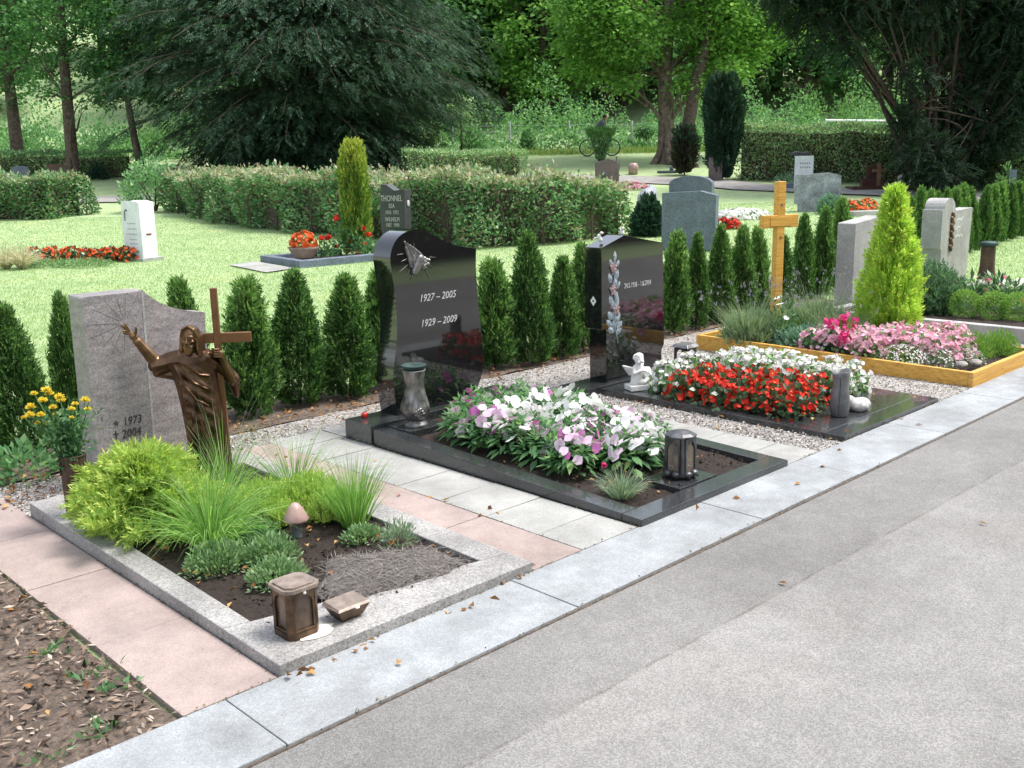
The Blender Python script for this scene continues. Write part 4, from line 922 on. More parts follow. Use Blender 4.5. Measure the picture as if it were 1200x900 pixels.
    # angel
    p = onZ(749, 456, .052); root = empty('angel_figurine', (p[0], p[1], .05), R(-25), 'white kneeling cherub figurine in front of the black rose headstone', 'figurine')
    b = MB(); b.box(-.085, .06, -.05, .06, 0, .038); b.build('pedestal', M['white_cast'], root, bevel=.004)
    b = MB()
    b.cap((-.02, 0, .07), (-.012, 0, .15), .042, .036); b.cap((-.035, -.01, .06), (.025, -.03, .055), .03, .02); b.cap((.0, .01, .06), (-.02, .03, .048), .03, .02); b.cap((-.05, .0, .05), (.05, -.005, .05), .02, .016)
    b.cap((-.01, 0, .15), (-.008, -.004, .19), .024, .018); b.ell((-.006, -.008, .215), (.033, .033, .036)); b.ell((-.006, -.042, .208), (.008, .007, .007)); b.ell((.008, -.036, .2), (.012, .008, .01)); b.ell((-.02, -.036, .2), (.012, .008, .01))
    for k in range(26):
        d = rdir(1)[0]; d[2] = abs(d[2]); d[1] = d[1] if d[2] > .5 else abs(d[1]); b.ell((-.006+d[0]*.031, -.002+d[1]*.031, .221+d[2]*.03), .011, 8, 6)
    b.cap((.02, -.005, .158), (.042, -.03, .125), .013, .011); b.cap((.042, -.03, .125), (.015, -.045, .14), .011, .009)
    b.cap((-.042, -.005, .158), (-.052, -.03, .122), .013, .011); b.cap((-.052, -.03, .122), (-.012, -.045, .14), .011, .009); b.ell((.0, -.046, .142), (.014, .01, .012))
    for sx, tip in ((-1, (-.1, .045, .165)), (1, (.055, .055, .165))):
        for k in range(6):
            f = k/5.; t = np.array(tip)+np.array([sx*(-.012*k), .006*k, -.014*k]); b.cap((-.012+sx*.012, .03, .14-.006*k), t, .011, .008, 8)
    b.blob('cherub', M['white_cast'], root, .0032, 2)
    p2 = p+np.array([.125, .03, 0]); b = MB(); b.lathe([(.001, 0), (.035, 0), (.045, .02), (.03, .05), (.022, .055), (.001, .056)], 20)
    for k in range(12):
        d = (math.cos(k*2.4), math.sin(k*2.4)); r_ = .012+.026*(k % 3)/2; b.ell((d[0]*r_, d[1]*r_, .075+.02*(2-k % 3)), (.018, .018, .022), 8, 6)
    tag(b.build('flower_ornament', M['white_cast'], None, loc=(p2[0], p2[1], .05)), 'small white cast flower bowl beside the cherub figurine', 'figurine')
    # bulging zinc vase
    p = onZ(983.5, 487, .038); b = MB()
    pr = [(.044, 0), (.052, .01), (.058, .05), (.06, .09), (.055, .13), (.048, .17), (.046, .2), (.05, .25), (.056, .28), (.052, .281), (.042, .24), (.04, .18), (.001, .17)]
    b.lathe(pr, 40)
    for i, v in enumerate(b.v):
        if v[2] > .2: b.v[i] = (v[0], v[1], v[2]+(.005*math.sin(3*math.atan2(v[1], v[0])+.6)+.007*(v[0]/.05))*((v[2]-.2)/.08))
    root = empty('grave_vase', (p[0], p[1], .038), R(-30), 'matt grey bulging vase with a wavy rim on the black cover', 'vase'); b.build('body', M['zinc'], root)
    b = MB(); b.tube([(-.037, -.0475, .015), (-.035, -.047, .1), (-.028, -.04, .19), (-.031, -.042, .25)], .0028, 6); b.build('seam', M['pewter_dark'], root)
    # stones
    p = onZ(1007, 480, .038); b = MB(); b.ell((0, 0, .04), (.088, .065, .046), 22, 14); b.ell((-.045, .05, .05), (.05, .045, .05), 16, 12)
    o = b.blob('rock', M['white_rock'], None, .006, 2, disp=lambda c: .004*np.sin(c[:, 0]*35+1)*np.sin(c[:, 1]*40+c[:, 2]*30)+.0015*np.sin(c[:, 0]*90+c[:, 2]*110)); o.location = (p[0], p[1], .03)
    tag(o, 'rounded white decorative rock beside the grey bulging vase', 'rock')
    # black lantern with pale lid at the back right
    p = (6.24, 4.52); root = empty('grave_lantern', (*p, .0), 0, 'small black grave lantern with a pale lid behind the white begonias', 'lantern')
    a_, ch = .065, .014; b = MB(); b.prism(octa(a_, ch), .0, .05, 'z')
    for k in range(4): arch_panel(b, 2*(a_-ch), .0505, .19, .012, .175, .008, k*pi/2, a_-.006)
    for sx in (-1, 1):
        for sy in (-1, 1): b.box(sx*(a_-.012)-.008, sx*(a_-.012)+.008, sy*(a_-.012)-.008, sy*(a_-.012)+.008, .0502, .19)
    b.build('housing', M['pewter_dark'], root)
    b = MB(); b.hexa([(-.08,-.08,.1905),(.08,-.08,.1905),(.08,.08,.1905),(-.08,.08,.1905),(-.06,-.06,.215),(.06,-.06,.215),(.06,.06,.215),(-.06,.06,.215)]); b.build('lid', M['pewter'], root, bevel=.003)
    b = MB(); b.lathe([(.001, .0505), (.035, .0505), (.035, .12), (.001, .12)], 14); b.build('candle', M['white_cast'], root)
grave3()

# ================================================================== GRAVE 4: orange wooden box and cross
def grave4():
    x0, x1, y0, y1 = 7.045, 8.25, 2.655, 4.99; zf, zb = .105, .125; t = .035
    root = empty('grave_box', (0, 0, 0), label='orange stained wooden box framing the bed of pink begonias and lavender', cat='grave border')
    for xa, xb, ya, yb in ((x0, x1, y0, y0+t), (x0, x0+t, y0+t+.001, y1-t-.001), (x1-t, x1, y0+t+.001, y1-t-.001), (x0, x1, y1-t, y1)):
        b = MB(); z = lambda y: slope(y, zf, zb)
        b.hexa([(xa,ya,-.02),(xb,ya,-.02),(xb,yb,-.02),(xa,yb,-.02),(xa,ya,z(ya)),(xb,ya,z(ya)),(xb,yb,z(yb)),(xa,yb,z(yb))]); b.build('board', M['orange_wood'], root, bevel=.003)
    b = MB()
    for z in (.03, .08):
        for y in (y0+.018, ): b = MB(); b.ell((x0-.001, y, z), (.002, .004, .004), 8, 6); b.build('nail', M['steel'], root)
    soil_bed('planting_soil', x0+.03, x1-.03, y0+.03, y1-.03, .06, .08)
    Y = 4.72; p = onY(908, 395, Y); zt = onY(905.5, 213, Y)[2]; zc = onY(905, 260, Y)[2]
    root = empty('grave_cross', (p[0], Y, 0.05), R(-18), 'tall orange stained wooden grave cross', 'cross')
    b = MB(); b.box(-.042, .042, -.03, .03, 0, zt-.05); b.build('post', M['orange_wood'], root, bevel=.004)
    hw = .195
    for s in (-1, 1):
        b = MB(); xa, xb = sorted((s*.0425, s*hw)); b.box(xa, xb, -.029, .029, zc-.055-.05, zc+.055-.05); b.build('arm', M['orange_wood'], root, bevel=.004)
    b = MB(); b.box(-.12, .12, -.034, -.0305, zc-.04-.05, zc+.04-.05); b.build('name_board', M['orange_wood'], root, bevel=.001)
    for z in (zc+.14, zc-.14):
        b = MB(); b.box(-.012, .012, -.033, -.0302, z-.012-.05, z+.012-.05); b.build('carved_mark', M['wood_dark'], root)
grave4()

# ================================================================== PLANT PROTOTYPES
def cone_shrub(name, h, r, n, mats, prof, lump=1., tippow=0, seedtip=0., up=.8, spray=.1, k=4, stem=True, tipshare=.25, wr=.11, inner=.35, label=None, cat='shrub', group=None, trunkmat='twig', lean=.25):
    """upright conifer: flat fronds rooted through the volume of a profile prof(t)->0..1"""
    root = empty(name, (0, 0, 0), 0, label, cat, group)
    t = rng.random(n)**.85; th = rng.uniform(0, 2*pi, n); rad = r*prof(t)*np.sqrt(inner+(1-inner)*rng.random(n))*(1+lump*(.13*np.sin(3*th+9*t)+.1*np.sin(7*th-13*t)))*(.86 if lump < 2 else .8)
    A = np.stack([rad*np.cos(th), rad*np.sin(th), t*h*.95+.01], 1)
    out = np.stack([np.cos(th), np.sin(th), np.zeros(n)], 1)
    ax = out*(1-up)+np.array([0, 0, up])+rng.normal(0, lean, (n, 3)); pn = np.stack([-np.sin(th), np.cos(th), np.zeros(n)], 1)+rng.normal(0, .5, (n, 3))
    q = sprayquads(A, ax, pn, spray*rng.uniform(.7, 1.25, n), k, 40, .45, wr)
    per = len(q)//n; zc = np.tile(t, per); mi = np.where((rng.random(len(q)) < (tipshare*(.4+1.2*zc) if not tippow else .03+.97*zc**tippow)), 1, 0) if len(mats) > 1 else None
    npmesh('foliage', q, 4, mats, mi, root)
    if stem:
        b = MB(); b.tube([(0, 0, -.03), (.01, 0, h*.4), (0, .01, h*.85)], [max(.008, r*.07), r*.05, .004], 8); b.build('stem', M[trunkmat], root)
    return root
LBL = {}
def thujas():
    pr = lambda t: np.interp(t, [0, .12, .35, .6, .82, .93, 1], [.7, 1, .97, .76, .42, .16, .02])
    g = 'thujas in the row behind the graves'
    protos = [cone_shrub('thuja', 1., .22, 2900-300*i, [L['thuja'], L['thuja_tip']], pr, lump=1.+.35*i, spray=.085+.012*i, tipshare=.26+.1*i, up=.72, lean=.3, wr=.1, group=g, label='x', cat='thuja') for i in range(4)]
    rows = [  # px, top py, width px, row Y, label
        (12, 362, 72, 5.95, 'broad dark thuja at the left end of the row, cut by the picture edge'),
        (68, 352, 50, 6.05, 'narrow thuja just left of the grey winged headstone'),
        (214, 331, 60, 5.9, 'thuja rising over the curved wing of the grey headstone'),
        (285, 333, 64, 5.79, 'thuja right behind the arm of the bronze cross'),
        (342, 326, 66, 5.84, 'second thuja to the right of the bronze cross'),
        (403, 330, 64, 5.76, 'third thuja to the right of the bronze cross'),
        (441, 322, 50, 5.8, 'thuja half hidden behind the wave-shaped black headstone'),
        (577, 312, 54, 5.72, 'thuja touching the right edge of the wave-shaped black headstone'),
        (622, 272, 58, 5.6, 'tallest thuja of the row, midway between the two black headstones'),
        (659, 303, 46, 5.6, 'middle-sized thuja left of the rose headstone'),
        (683, 290, 44, 5.65, 'thuja hugging the left edge of the rose headstone')]
    lab2 = 'evenly grown thuja between the rose headstone and the orange cross'
    for x, ty, w in ((792, 276, 36), (818, 272, 36), (846, 270, 36), (872, 266, 36), (893, 272, 32), (921, 276, 34)): rows.append((x, ty, w, 5.6, lab2))
    lab3 = 'thuja in the row seen behind the lime green conifer'
    for x, ty, w in ((943, 258, 30), (966, 246, 32), (990, 240, 30), (1046, 236, 28), (1062, 232, 28)): rows.append((x, ty, w, 5.8, lab3))
    lab4 = 'thuja in the dense right end of the row beyond the grey relief headstone'
    for i in range(13): rows.append((1080+i*10.5, 226-i*1.1, 24, 6.15+i*.06, lab4))
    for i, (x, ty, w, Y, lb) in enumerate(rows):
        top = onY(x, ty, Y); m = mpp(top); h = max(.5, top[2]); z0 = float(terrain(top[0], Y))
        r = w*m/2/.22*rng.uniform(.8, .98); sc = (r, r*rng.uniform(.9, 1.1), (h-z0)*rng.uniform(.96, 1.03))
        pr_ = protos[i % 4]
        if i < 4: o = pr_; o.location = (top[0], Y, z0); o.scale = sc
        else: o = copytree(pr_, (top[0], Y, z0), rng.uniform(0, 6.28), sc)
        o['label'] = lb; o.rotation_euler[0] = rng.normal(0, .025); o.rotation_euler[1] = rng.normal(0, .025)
thujas()

def dome_pts(n, rx, ry, h, lo=.55):
    d = rdir(n); d[:, 2] = np.abs(d[:, 2]); f = (lo+(1-lo)*rng.random(n))[:, None]; return d*f*np.array([rx, ry, h]), d
def mound(name, loc, rx, ry, h, n, mat, ln, w, label, cat, group=None, up=.5, flower=None, fn=0, fr=.01, fk=4, spray=False, rz=0., lo=.4, bloom='blossoms'):
    root = empty(name, loc, rz, label, cat, group)
    P, d = dome_pts(n, rx, ry, h, lo); D = d+np.array([0, 0, up])+rng.normal(0, .35, (n, 3))
    q = sprayquads(P*.85, D, rdir(n), ln*rng.uniform(.7, 1.3, n), 3, 40, .5, w/ln) if spray else leafquads(P, D, rdir(n), ln*rng.uniform(.6, 1.3, n), w*rng.uniform(.7, 1.2, n))
    npmesh('foliage', q, 4, mat, parent=root)
    if flower:
        P, d = dome_pts(fn, rx, ry, h, .95); P += d*ln*.25
        npmesh(bloom, petals(P, d+[0, 0, .4]+rng.normal(0, .3, (fn, 3)), fr*rng.uniform(.7, 1.2, fn), fk), 4, flower, parent=root)
    return root

def impatiens():
    protos = []
    for v, (cols, nf) in enumerate([((('white_petals', .6), ('pink_petals', .4)), 36), ((('pink_petals', .7), ('magenta_petals', .3)), 26), ((('white_petals', 1.),), 38), ((('magenta_petals', .5), ('pink_petals', .5)), 7)]):
        root = empty('impatiens', (0, 0, 0), 0, 'x', 'flowering plant')
        qs = []
        ns = 13
        for s in range(ns):
            a = s*2.4; rr = .13*math.sqrt(s/ns); c = np.array([rr*math.cos(a), rr*math.sin(a), .115+.075*(1-(rr/.13)**2)+random.uniform(-.02, .02)])
            k = 11; th = np.arange(k)*2.4+random.random()*6; el = np.linspace(.9, -.35, k)
            D = np.stack([np.cos(th)*np.cos(el), np.sin(th)*np.cos(el), np.sin(el)], 1)+rng.normal(0, .12, (k, 3)); D[:, :2] += np.array([math.cos(a), math.sin(a)])*.25*rr/.13
            N = np.tile([0, 0, 1.], (k, 1))+rng.normal(0, .2, (k, 3)); P = np.tile(c, (k, 1))+np.stack([np.zeros(k), np.zeros(k), -np.linspace(0, .06, k)], 1)
            ln = np.linspace(.045, .085, k)*rng.uniform(.85, 1.15, k); qs.append(leafquads(P, D, N, ln, ln*.36, .18, .42))
        k = 60; th = rng.uniform(0, 6.28, k); P = np.stack([.1*np.cos(th), .1*np.sin(th), rng.uniform(.03, .13, k)], 1); D = np.stack([np.cos(th), np.sin(th), rng.uniform(-.7, .2, k)], 1); ln = rng.uniform(.06, .095, k)
        qs.append(leafquads(P, D, np.tile([0, 0, 1.], (k, 1)), ln, ln*.38, .18, .42))
        npmesh('foliage', np.concatenate(qs), 4, L['impatiens'], parent=root)
        b = MB()
        for s in range(6): a = s*1.05; b.tube([(.02*math.cos(a), .02*math.sin(a), -.01), (.07*math.cos(a), .07*math.sin(a), .12)], [.007, .004], 6)
        b.build('stems', L['rose'], root)
        for cn, share in cols:
            m = max(1, round(nf*share)); a = rng.uniform(0, 6.28, m); rr = .15*np.sqrt(rng.random(m)); P = np.stack([rr*np.cos(a), rr*np.sin(a), .205-.11*(rr/.15)**2+rng.uniform(-.01, .02, m)], 1)
            N = np.stack([np.cos(a)*rr*4-.45, np.sin(a)*rr*4-.55, np.full(m, .7)], 1)+rng.normal(0, .3, (m, 3))
            npmesh('blossoms', petals(P, N, rng.uniform(.024, .033, m), 5, 1.12, .1), 4, F[cn], parent=root)
        protos.append(root)
    g = 'impatiens in the black bordered bed'
    lb = ['bushy impatiens with mixed white and pale pink flowers in the black bordered bed', 'impatiens with pink and magenta flowers in the black bordered bed', 'impatiens covered in pure white flowers in the black bordered bed', 'leafy impatiens with only a few magenta flowers in the black bordered bed']
    used = [False]*4
    for i in range(4):
        for j in range(7):
            x = 3.64+i*.21+random.uniform(-.03, .03); y = 3.14+j*.205+random.uniform(-.03, .03)
            if i == 3 and j == 0: continue
            if i == 0 and j in (0, 6): continue
            v = random.choice([0, 2, 2, 0, 1]) if i > 1 else random.choice([0, 2, 1, 0]) if i else random.choice([3, 1, 0])
            if j >= 5: v = random.choice([3, 3, 0])
            if i == 0 and j == 1: v = 1
            loc = (x, y, slope(y, .018, .085)-.005); s = random.uniform(.9, 1.12); rz = random.uniform(0, 6)
            if not used[v]: o = protos[v]; o.location = loc; o.rotation_euler[2] = rz; o.scale = (s,)*3; used[v] = True
            else: o = copytree(protos[v], loc, rz, s)
            o['label'] = lb[v]; o['group'] = g
    for v in range(4):
        if not used[v]: protos[v].location = (3.9, 3.7, .04); protos[v]['label'] = lb[v]; protos[v]['group'] = g
impatiens()

def begonia_proto(leafm, flm, h=.17, r=.1, nl=120, nf=26, fr=.016, leaf=.04):
    root = empty('begonia', (0, 0, 0), 0, 'x', 'flowering plant')
    P, d = dome_pts(nl, r, r, h, .35); D = d+rng.normal(0, .5, (nl, 3)); N = d+[0, 0, .4]
    npmesh('foliage', leafquads(P, D, N, leaf*rng.uniform(.7, 1.25, nl), leaf*.8, .1, .5), 4, leafm, parent=root)
    P, d = dome_pts(nf, r*1.08, r*1.08, h*1.1, .85); P = np.repeat(P, 2, 0)+rng.normal(0, .011, (nf*2, 3)); d = np.repeat(d, 2, 0)
    npmesh('blossoms', petals(P, d+rng.normal(0, .45, d.shape), fr*rng.uniform(.75, 1.2, len(P)), 4, 1.05, .15), 4, flm, parent=root)
    P = P[::3]+d[::3]*.004
    tagstuff(npmesh('flower_centers', petals(P, d[::3], .004, 4), 4, F['yellow_center'], parent=root))
    return root
def place(proto, spots, lab, group, first=True, smin=.9, smax=1.12):
    for i, (x, y, z) in enumerate(spots):
        s = random.uniform(smin, smax); rz = random.uniform(0, 6)
        if i == 0 and first: o = proto; o.location = (x, y, z); o.rotation_euler[2] = rz; o.scale = (s,)*3
        else: o = copytree(proto, (x, y, z), rz, s)
        o['label'] = lab; o['group'] = group
def jit(a): return a+random.uniform(-.025, .025)
def begonias():
    red = begonia_proto(L['begonia'], F['red_petals'], nf=30, fr=.018); white = begonia_proto(L['begonia_g'], F['white_petals'], nf=44, h=.2, fr=.02)
    sp = [(jit(5.36+i*.15), jit(3.13+j*.155), .03) for i in range(3) for j in range(6)]+[(jit(5.84), jit(3.13+j*.155), .03) for j in range(4)]
    place(red, sp, 'red flowering begonia with dark leaves in the black framed bed', 'red begonias in the black framed bed', smin=1., smax=1.2)
    sp = [(jit(5.98+i*.15), jit(3.16+j*.16), .03) for i in range(3) for j in range(6)]+[(jit(5.4+i*.15), jit(4.08), .03) for i in range(4)]
    place(white, sp, 'white flowering begonia with green leaves in the black framed bed', 'white begonias in the black framed bed', smin=1., smax=1.15)
    pink = begonia_proto(L['begonia_g'], F['palepink_petals'], nf=75, h=.2, r=.125, fr=.021)
    sp = []
    for i in range(6):
        for j in range(7):
            x = 7.2+i*.165; y = 3.02+j*.16
            if (x-7.88)**2+(y-3.75)**2 < .27**2 or (i == 0 and j < 3) or (x > 7.75 and y < 3.12) or (j > 5 and i > 1): continue
            sp.append((jit(x), jit(y), .07))
    place(pink, sp, 'pink flowering begonia in the orange box', 'pink begonias in the orange box', smin=.9, smax=1.1)
begonias()

def grass_clump(loc, n, ln, spread, label, bend=.7, w=.005, seeds=0, mat='grass'):
    root = empty('ornamental_grass', loc, 0, label, 'ornamental grass')
    th = rng.uniform(0, 6.28, n); rr = rng.random(n)**.7; P = np.stack([.05*rr*np.cos(th), .05*rr*np.sin(th), np.zeros(n)], 1)
    D = np.stack([np.cos(th)*rr*spread, np.sin(th)*rr*spread, np.ones(n)], 1)+rng.normal(0, .08, (n, 3))
    npmesh('blades', blades(P, D, ln*rng.uniform(.6, 1.15, n), w, bend*1.), 4, L[mat], parent=root)
    if seeds:
        th = rng.uniform(0, 6.28, seeds); P = np.zeros((seeds, 3)); D = np.stack([np.cos(th)*.35, np.sin(th)*.35, np.ones(seeds)], 1); q = blades(P, D, ln*1.35, .0022, .35, 6)
        npmesh('seed_stalks', q, 4, L['lavender'], parent=root)
    return root
def bed1_plants():
    pr = lambda t: np.interp(t, [0, .2, .5, .8, 1], [.85, 1, .9, .6, .2])
    p = onZ(168, 618, .06); o = cone_shrub('golden_juniper', .33, .27, 4200, lump=2.4, mats=[L['gold'], L['yewtop']], prof=pr, up=.35, spray=.085, k=5, tipshare=.12, wr=.075, lean=.4, label='bushy yellow green juniper beside the brown vase', cat='shrub'); o.location = (p[0]+.02, p[1]+.0, .05)
    a = onZ(248, 640, .06); grass_clump((a[0], a[1], .05), 520, .43, 1.0, 'broad clump of arching green grass in front of the bronze figure', .95, .0048, 14)
    a = onZ(415, 612, .06); grass_clump((a[0], a[1], .045), 320, .31, .5, 'upright clump of green grass at the right rail of the granite border', .45, .0045, 12)
    a = onZ(345, 585, .06); grass_clump((a[0], a[1], .055), 170, .36, .8, 'thin grass with seed stalks behind the clay toadstool', .6, .004, 16)
    a = onZ(265, 585, .06); grass_clump((a[0], a[1], .055), 160, .4, .7, 'sparse grass tuft growing against the foot of the bronze figure', .6, .004, 12)
    for px, py, r, h, lb in ((310, 602, .17, .2, 'feathery yellow green heather left of the clay toadstool'), (362, 592, .16, .2, 'feathery yellow green heather behind the clay toadstool'), (392, 604, .12, .16, 'small feathery heather right of the clay toadstool'), (332, 612, .07, .09, 'low feathery heather touching the clay toadstool cap')):
        a = onZ(px, py, .06); n = int(900*(r/.12)**2)
        root = empty('heather', (a[0], a[1], .045), 0, lb, 'shrub'); P, d = dome_pts(n, r, r*.8, h*.7, .2); npmesh('foliage', sprayquads(P, d*.3+[0, 0, 1.]+rng.normal(0, .2, (n, 3)), rdir(n), .06, 3, 30, .4, .09), 4, L['gold'], parent=root)
    for px, py, r, h, lb in ((255, 664, .14, .11, 'blue green stonecrop mound nearest the left rail of the granite border'), (318, 655, .12, .11, 'blue green stonecrop mound in the middle of the granite bordered bed'), (325, 678, .12, .09, 'blue green stonecrop mound right behind the bronze lantern'), (300, 640, .11, .13, 'dark green stonecrop mound below the arching grass'), (425, 630, .09, .06, 'flat blue green stonecrop beside the fibre mat')):
        a = onZ(px, py, .05); o = mound('stonecrop', (a[0], a[1], .04), r, r*.85, h, int(900*(r/.11)**2), L['bluegreen'] if 'dark' not in lb else L['herb'], .024, .011, lb, 'ground cover', None, .5)
    a = onZ(467, 636, .05); o = mound('thyme', (a[0], a[1], .04), .085, .07, .11, 420, L['carnation'], .028, .007, 'thin wispy herb at the right rail above the fibre mat', 'ground cover', None, .9)
    a = onZ(35, 560, 0); mound('epimedium', (a[0], a[1], .0), .2, .16, .22, 260, L['hedge'], .055, .032, 'low leafy ground cover left of the brown vase', 'ground cover', None, .2)
    a = onZ(728, 578, .05); root = empty('carnation_tuft', (a[0], a[1], .035), 0, 'grey green carnation tuft with spent flower heads by the pewter lantern', 'flowering plant')
    n = 330; th = rng.uniform(0, 6.28, n); rr = rng.random(n)**.6; P = np.stack([.055*rr*np.cos(th), .055*rr*np.sin(th), np.zeros(n)], 1); D = np.stack([np.cos(th)*rr*.8, np.sin(th)*rr*.8, np.ones(n)], 1)
    npmesh('blades', blades(P, D, .15*rng.uniform(.5, 1.1, n), .0042, .75), 4, L['carnation'], parent=root)
    P, d = dome_pts(26, .09, .09, .165, .95); npmesh('spent_heads', petals(P, d, .009, 4, .6, .8), 4, L['dead'], parent=root)
    P = np.array([[-.085, .03, .165]]); npmesh('flower', petals(np.repeat(P, 6, 0)+rng.normal(0, .003, (6, 3)), rdir(6)+[0, 0, 1], .016, 5), 4, F['hotpink_petals'], parent=root)
bed1_plants()

def bed4_plants():
    pr = lambda t: np.interp(t, [0, .18, .42, .68, .87, 1], [.78, 1, .86, .5, .2, .02])
    Y = 3.75; p = onY(1040, 392, Y); top = onY(1037, 224, Y)
    o = cone_shrub('lime_conifer', top[2]-.06, .262, 6000, [L['lime'], L['yewtop']], pr, up=.74, spray=.105, k=5, tipshare=.15, wr=.075, lean=.24, label='tall bright lime green conical conifer in the orange box', cat='conifer'); o.location = (p[0], Y, .06)
    # lavender and herbs round the cross
    for px, py, r, h, lb in ((880, 398, .24, .4, 'grey green lavender bush left of the orange cross foot'), (955, 392, .27, .45, 'grey green lavender bush right of the orange cross foot'), (985, 402, .17, .36, 'small lavender bush against the lime green conifer')):
        a = onZ(px, py, .1); a[1] = min(a[1], 4.75); root = empty('lavender', (a[0], a[1], .07), 0, lb, 'shrub')
        n = int(2400*(r/.24)**2); th = rng.uniform(0, 6.28, n); rr = np.sqrt(rng.random(n)); P = np.stack([r*.75*rr*np.cos(th), r*.55*rr*np.sin(th), rng.uniform(0, .1, n)], 1); D = np.stack([np.cos(th)*rr*.7, np.sin(th)*rr*.7, np.ones(n)], 1)
        npmesh('leaves', blades(P[:n//4], D[:n//4], h*rng.uniform(.3, .95, n//4), .0045, .45, 3), 4, L['lavender'], parent=root)
        k_ = int(n*.6); Pd, dd = dome_pts(k_, r, r, h*.62, .35); npmesh('foliage', sprayquads(Pd, dd*.7+[0, 0, .9]+rng.normal(0, .3, (k_, 3)), rdir(k_), .075*rng.uniform(.7, 1.3, k_), 4, 26, .45, .07), 4, L['lavender'], parent=root)
        k = n//48; D = np.stack([np.cos(th[:k])*rr[:k]*.9, np.sin(th[:k])*rr[:k]*.9, np.ones(k)], 1); q = blades(P[:k], D, h*1.2, .003, .35, 4); npmesh('flower_stalks', q, 4, L['lavender'], parent=root)
        tips = q.reshape(k, 4, 4, 3)[:, 3, 2]; tagstuff(npmesh('flower_spikes', leafquads(np.repeat(tips, 5, 0)+rng.normal(0, .006, (k*5, 3)), rdir(k*5)*.4+[0, 0, 1], rdir(k*5), .022, .007), 4, L['lavflower'], parent=root))
    a = onZ(915, 400, .1); mound('rose_bush', (a[0], a[1], .06), .16, .16, .42, 420, L['rose'], .04, .024, 'green leafy rose bush with one cream bloom in front of the orange cross', 'shrub', None, .3, F['white_petals'], 3, .035, 5)
    a = onZ(925, 412, .1); o = mound('blue_juniper', (7.3, 4.0, .06), .2, .42, .17, 1500, L['juniper'], .08, .012, 'creeping blue green juniper spilling over the orange board', 'shrub', None, .15, spray=True)
    a = onZ(868, 398, .1); mound('low_sedum', (7.28, 4.66, .06), .2, .26, .09, 900, L['sedum'], .03, .012, 'low yellow green sedum in the back left corner of the orange box', 'ground cover', None, .4)
    mound('cypress_spurge', (7.62, 4.35, .06), .24, .24, .2, 800, L['sedum'], .04, .012, 'fresh green herb patch under the lavender in the orange box', 'ground cover', None, .6)
    for px, py, rx, ry, lb in ((1055, 432, .15, .21, 'long mound of white alyssum along the orange board'), (1090, 437, .1, .12, 'round mound of white alyssum nearest the small stones')):
        a = (7.215, 3.24) if 'long' in lb else (7.25, 2.97); mound('alyssum', (a[0], a[1], .06), rx*.85, ry, .15, 900, L['carnation'] if 'round' in lb else L['sedum'], .022, .006, lb, 'flowering plant', None, .6, F['white_petals'], 520 if 'long' in lb else 160, .008, 4)
    mound('alyssum', (7.52, 2.86, .06), .1, .1, .13, 500, L['carnation'], .022, .006, 'pale grey green alyssum cushion in the front corner of the orange box', 'flowering plant', None, .6, F['white_petals'], 120, .006, 4)
    for px, py, r, lb in ((1143, 417, .13, 'bright green cushion plant left of its twin at the right side of the orange box'), (1172, 412, .12, 'bright green cushion plant in the right corner of the orange box')):
        a = onZ(px, py, .1); mound('cushion_plant', ((7.86, 2.98, .06) if 'left of' in lb else (8.07, 2.86, .06)), r*1.25, r*1.25, .19, 2000, L['sedum'], .035, .007, lb, 'ground cover', None, .9)
    for px, py, lb, s in ((1104, 435, 'flat pale stone left of the front corner of the orange box', 1.), (1128, 438, 'flat brownish stone closest to the front corner of the orange box', 1.)):
        a = onZ(px, py, .1); b = MB(); b.ell((0, 0, .01), (.055*s, .04*s, .028*s), 16, 10, jit=.06); o = b.build('pebble', M['pebble'], None, loc=((7.25, 2.82, .1) if 'pale' in lb else (7.38, 2.77, .1))); tag(o, lb, 'stone')
    # deep pink celosia-like flowers
    a = onZ(1000, 412, .1); root = empty('snapdragon', (a[0], a[1]+.1, .06), 0, 'snapdragons with deep pink spikes rising above the pale pink begonias', 'flowering plant')
    n = 90; P, d = dome_pts(n, .16, .16, .26, .5); npmesh('foliage', leafquads(P, d+[0, 0, .5], rdir(n), .07, .022), 4, L['sedum'], parent=root)
    k = 150; c = np.array([(-.15, .02, .27), (-.1, -.08, .2), (.03, .02, .3), (-.16, -.1, .17), (.1, .05, .25), (.16, -.02, .22), (.2, .12, .2)])[rng.integers(0, 7, k)]; npmesh('blossoms', petals(c+rng.normal(0, .02, (k, 3)), rdir(k)+[0, -.3, .5], .022, 4), 4, F['hotpink_petals'], parent=root)
bed4_plants()

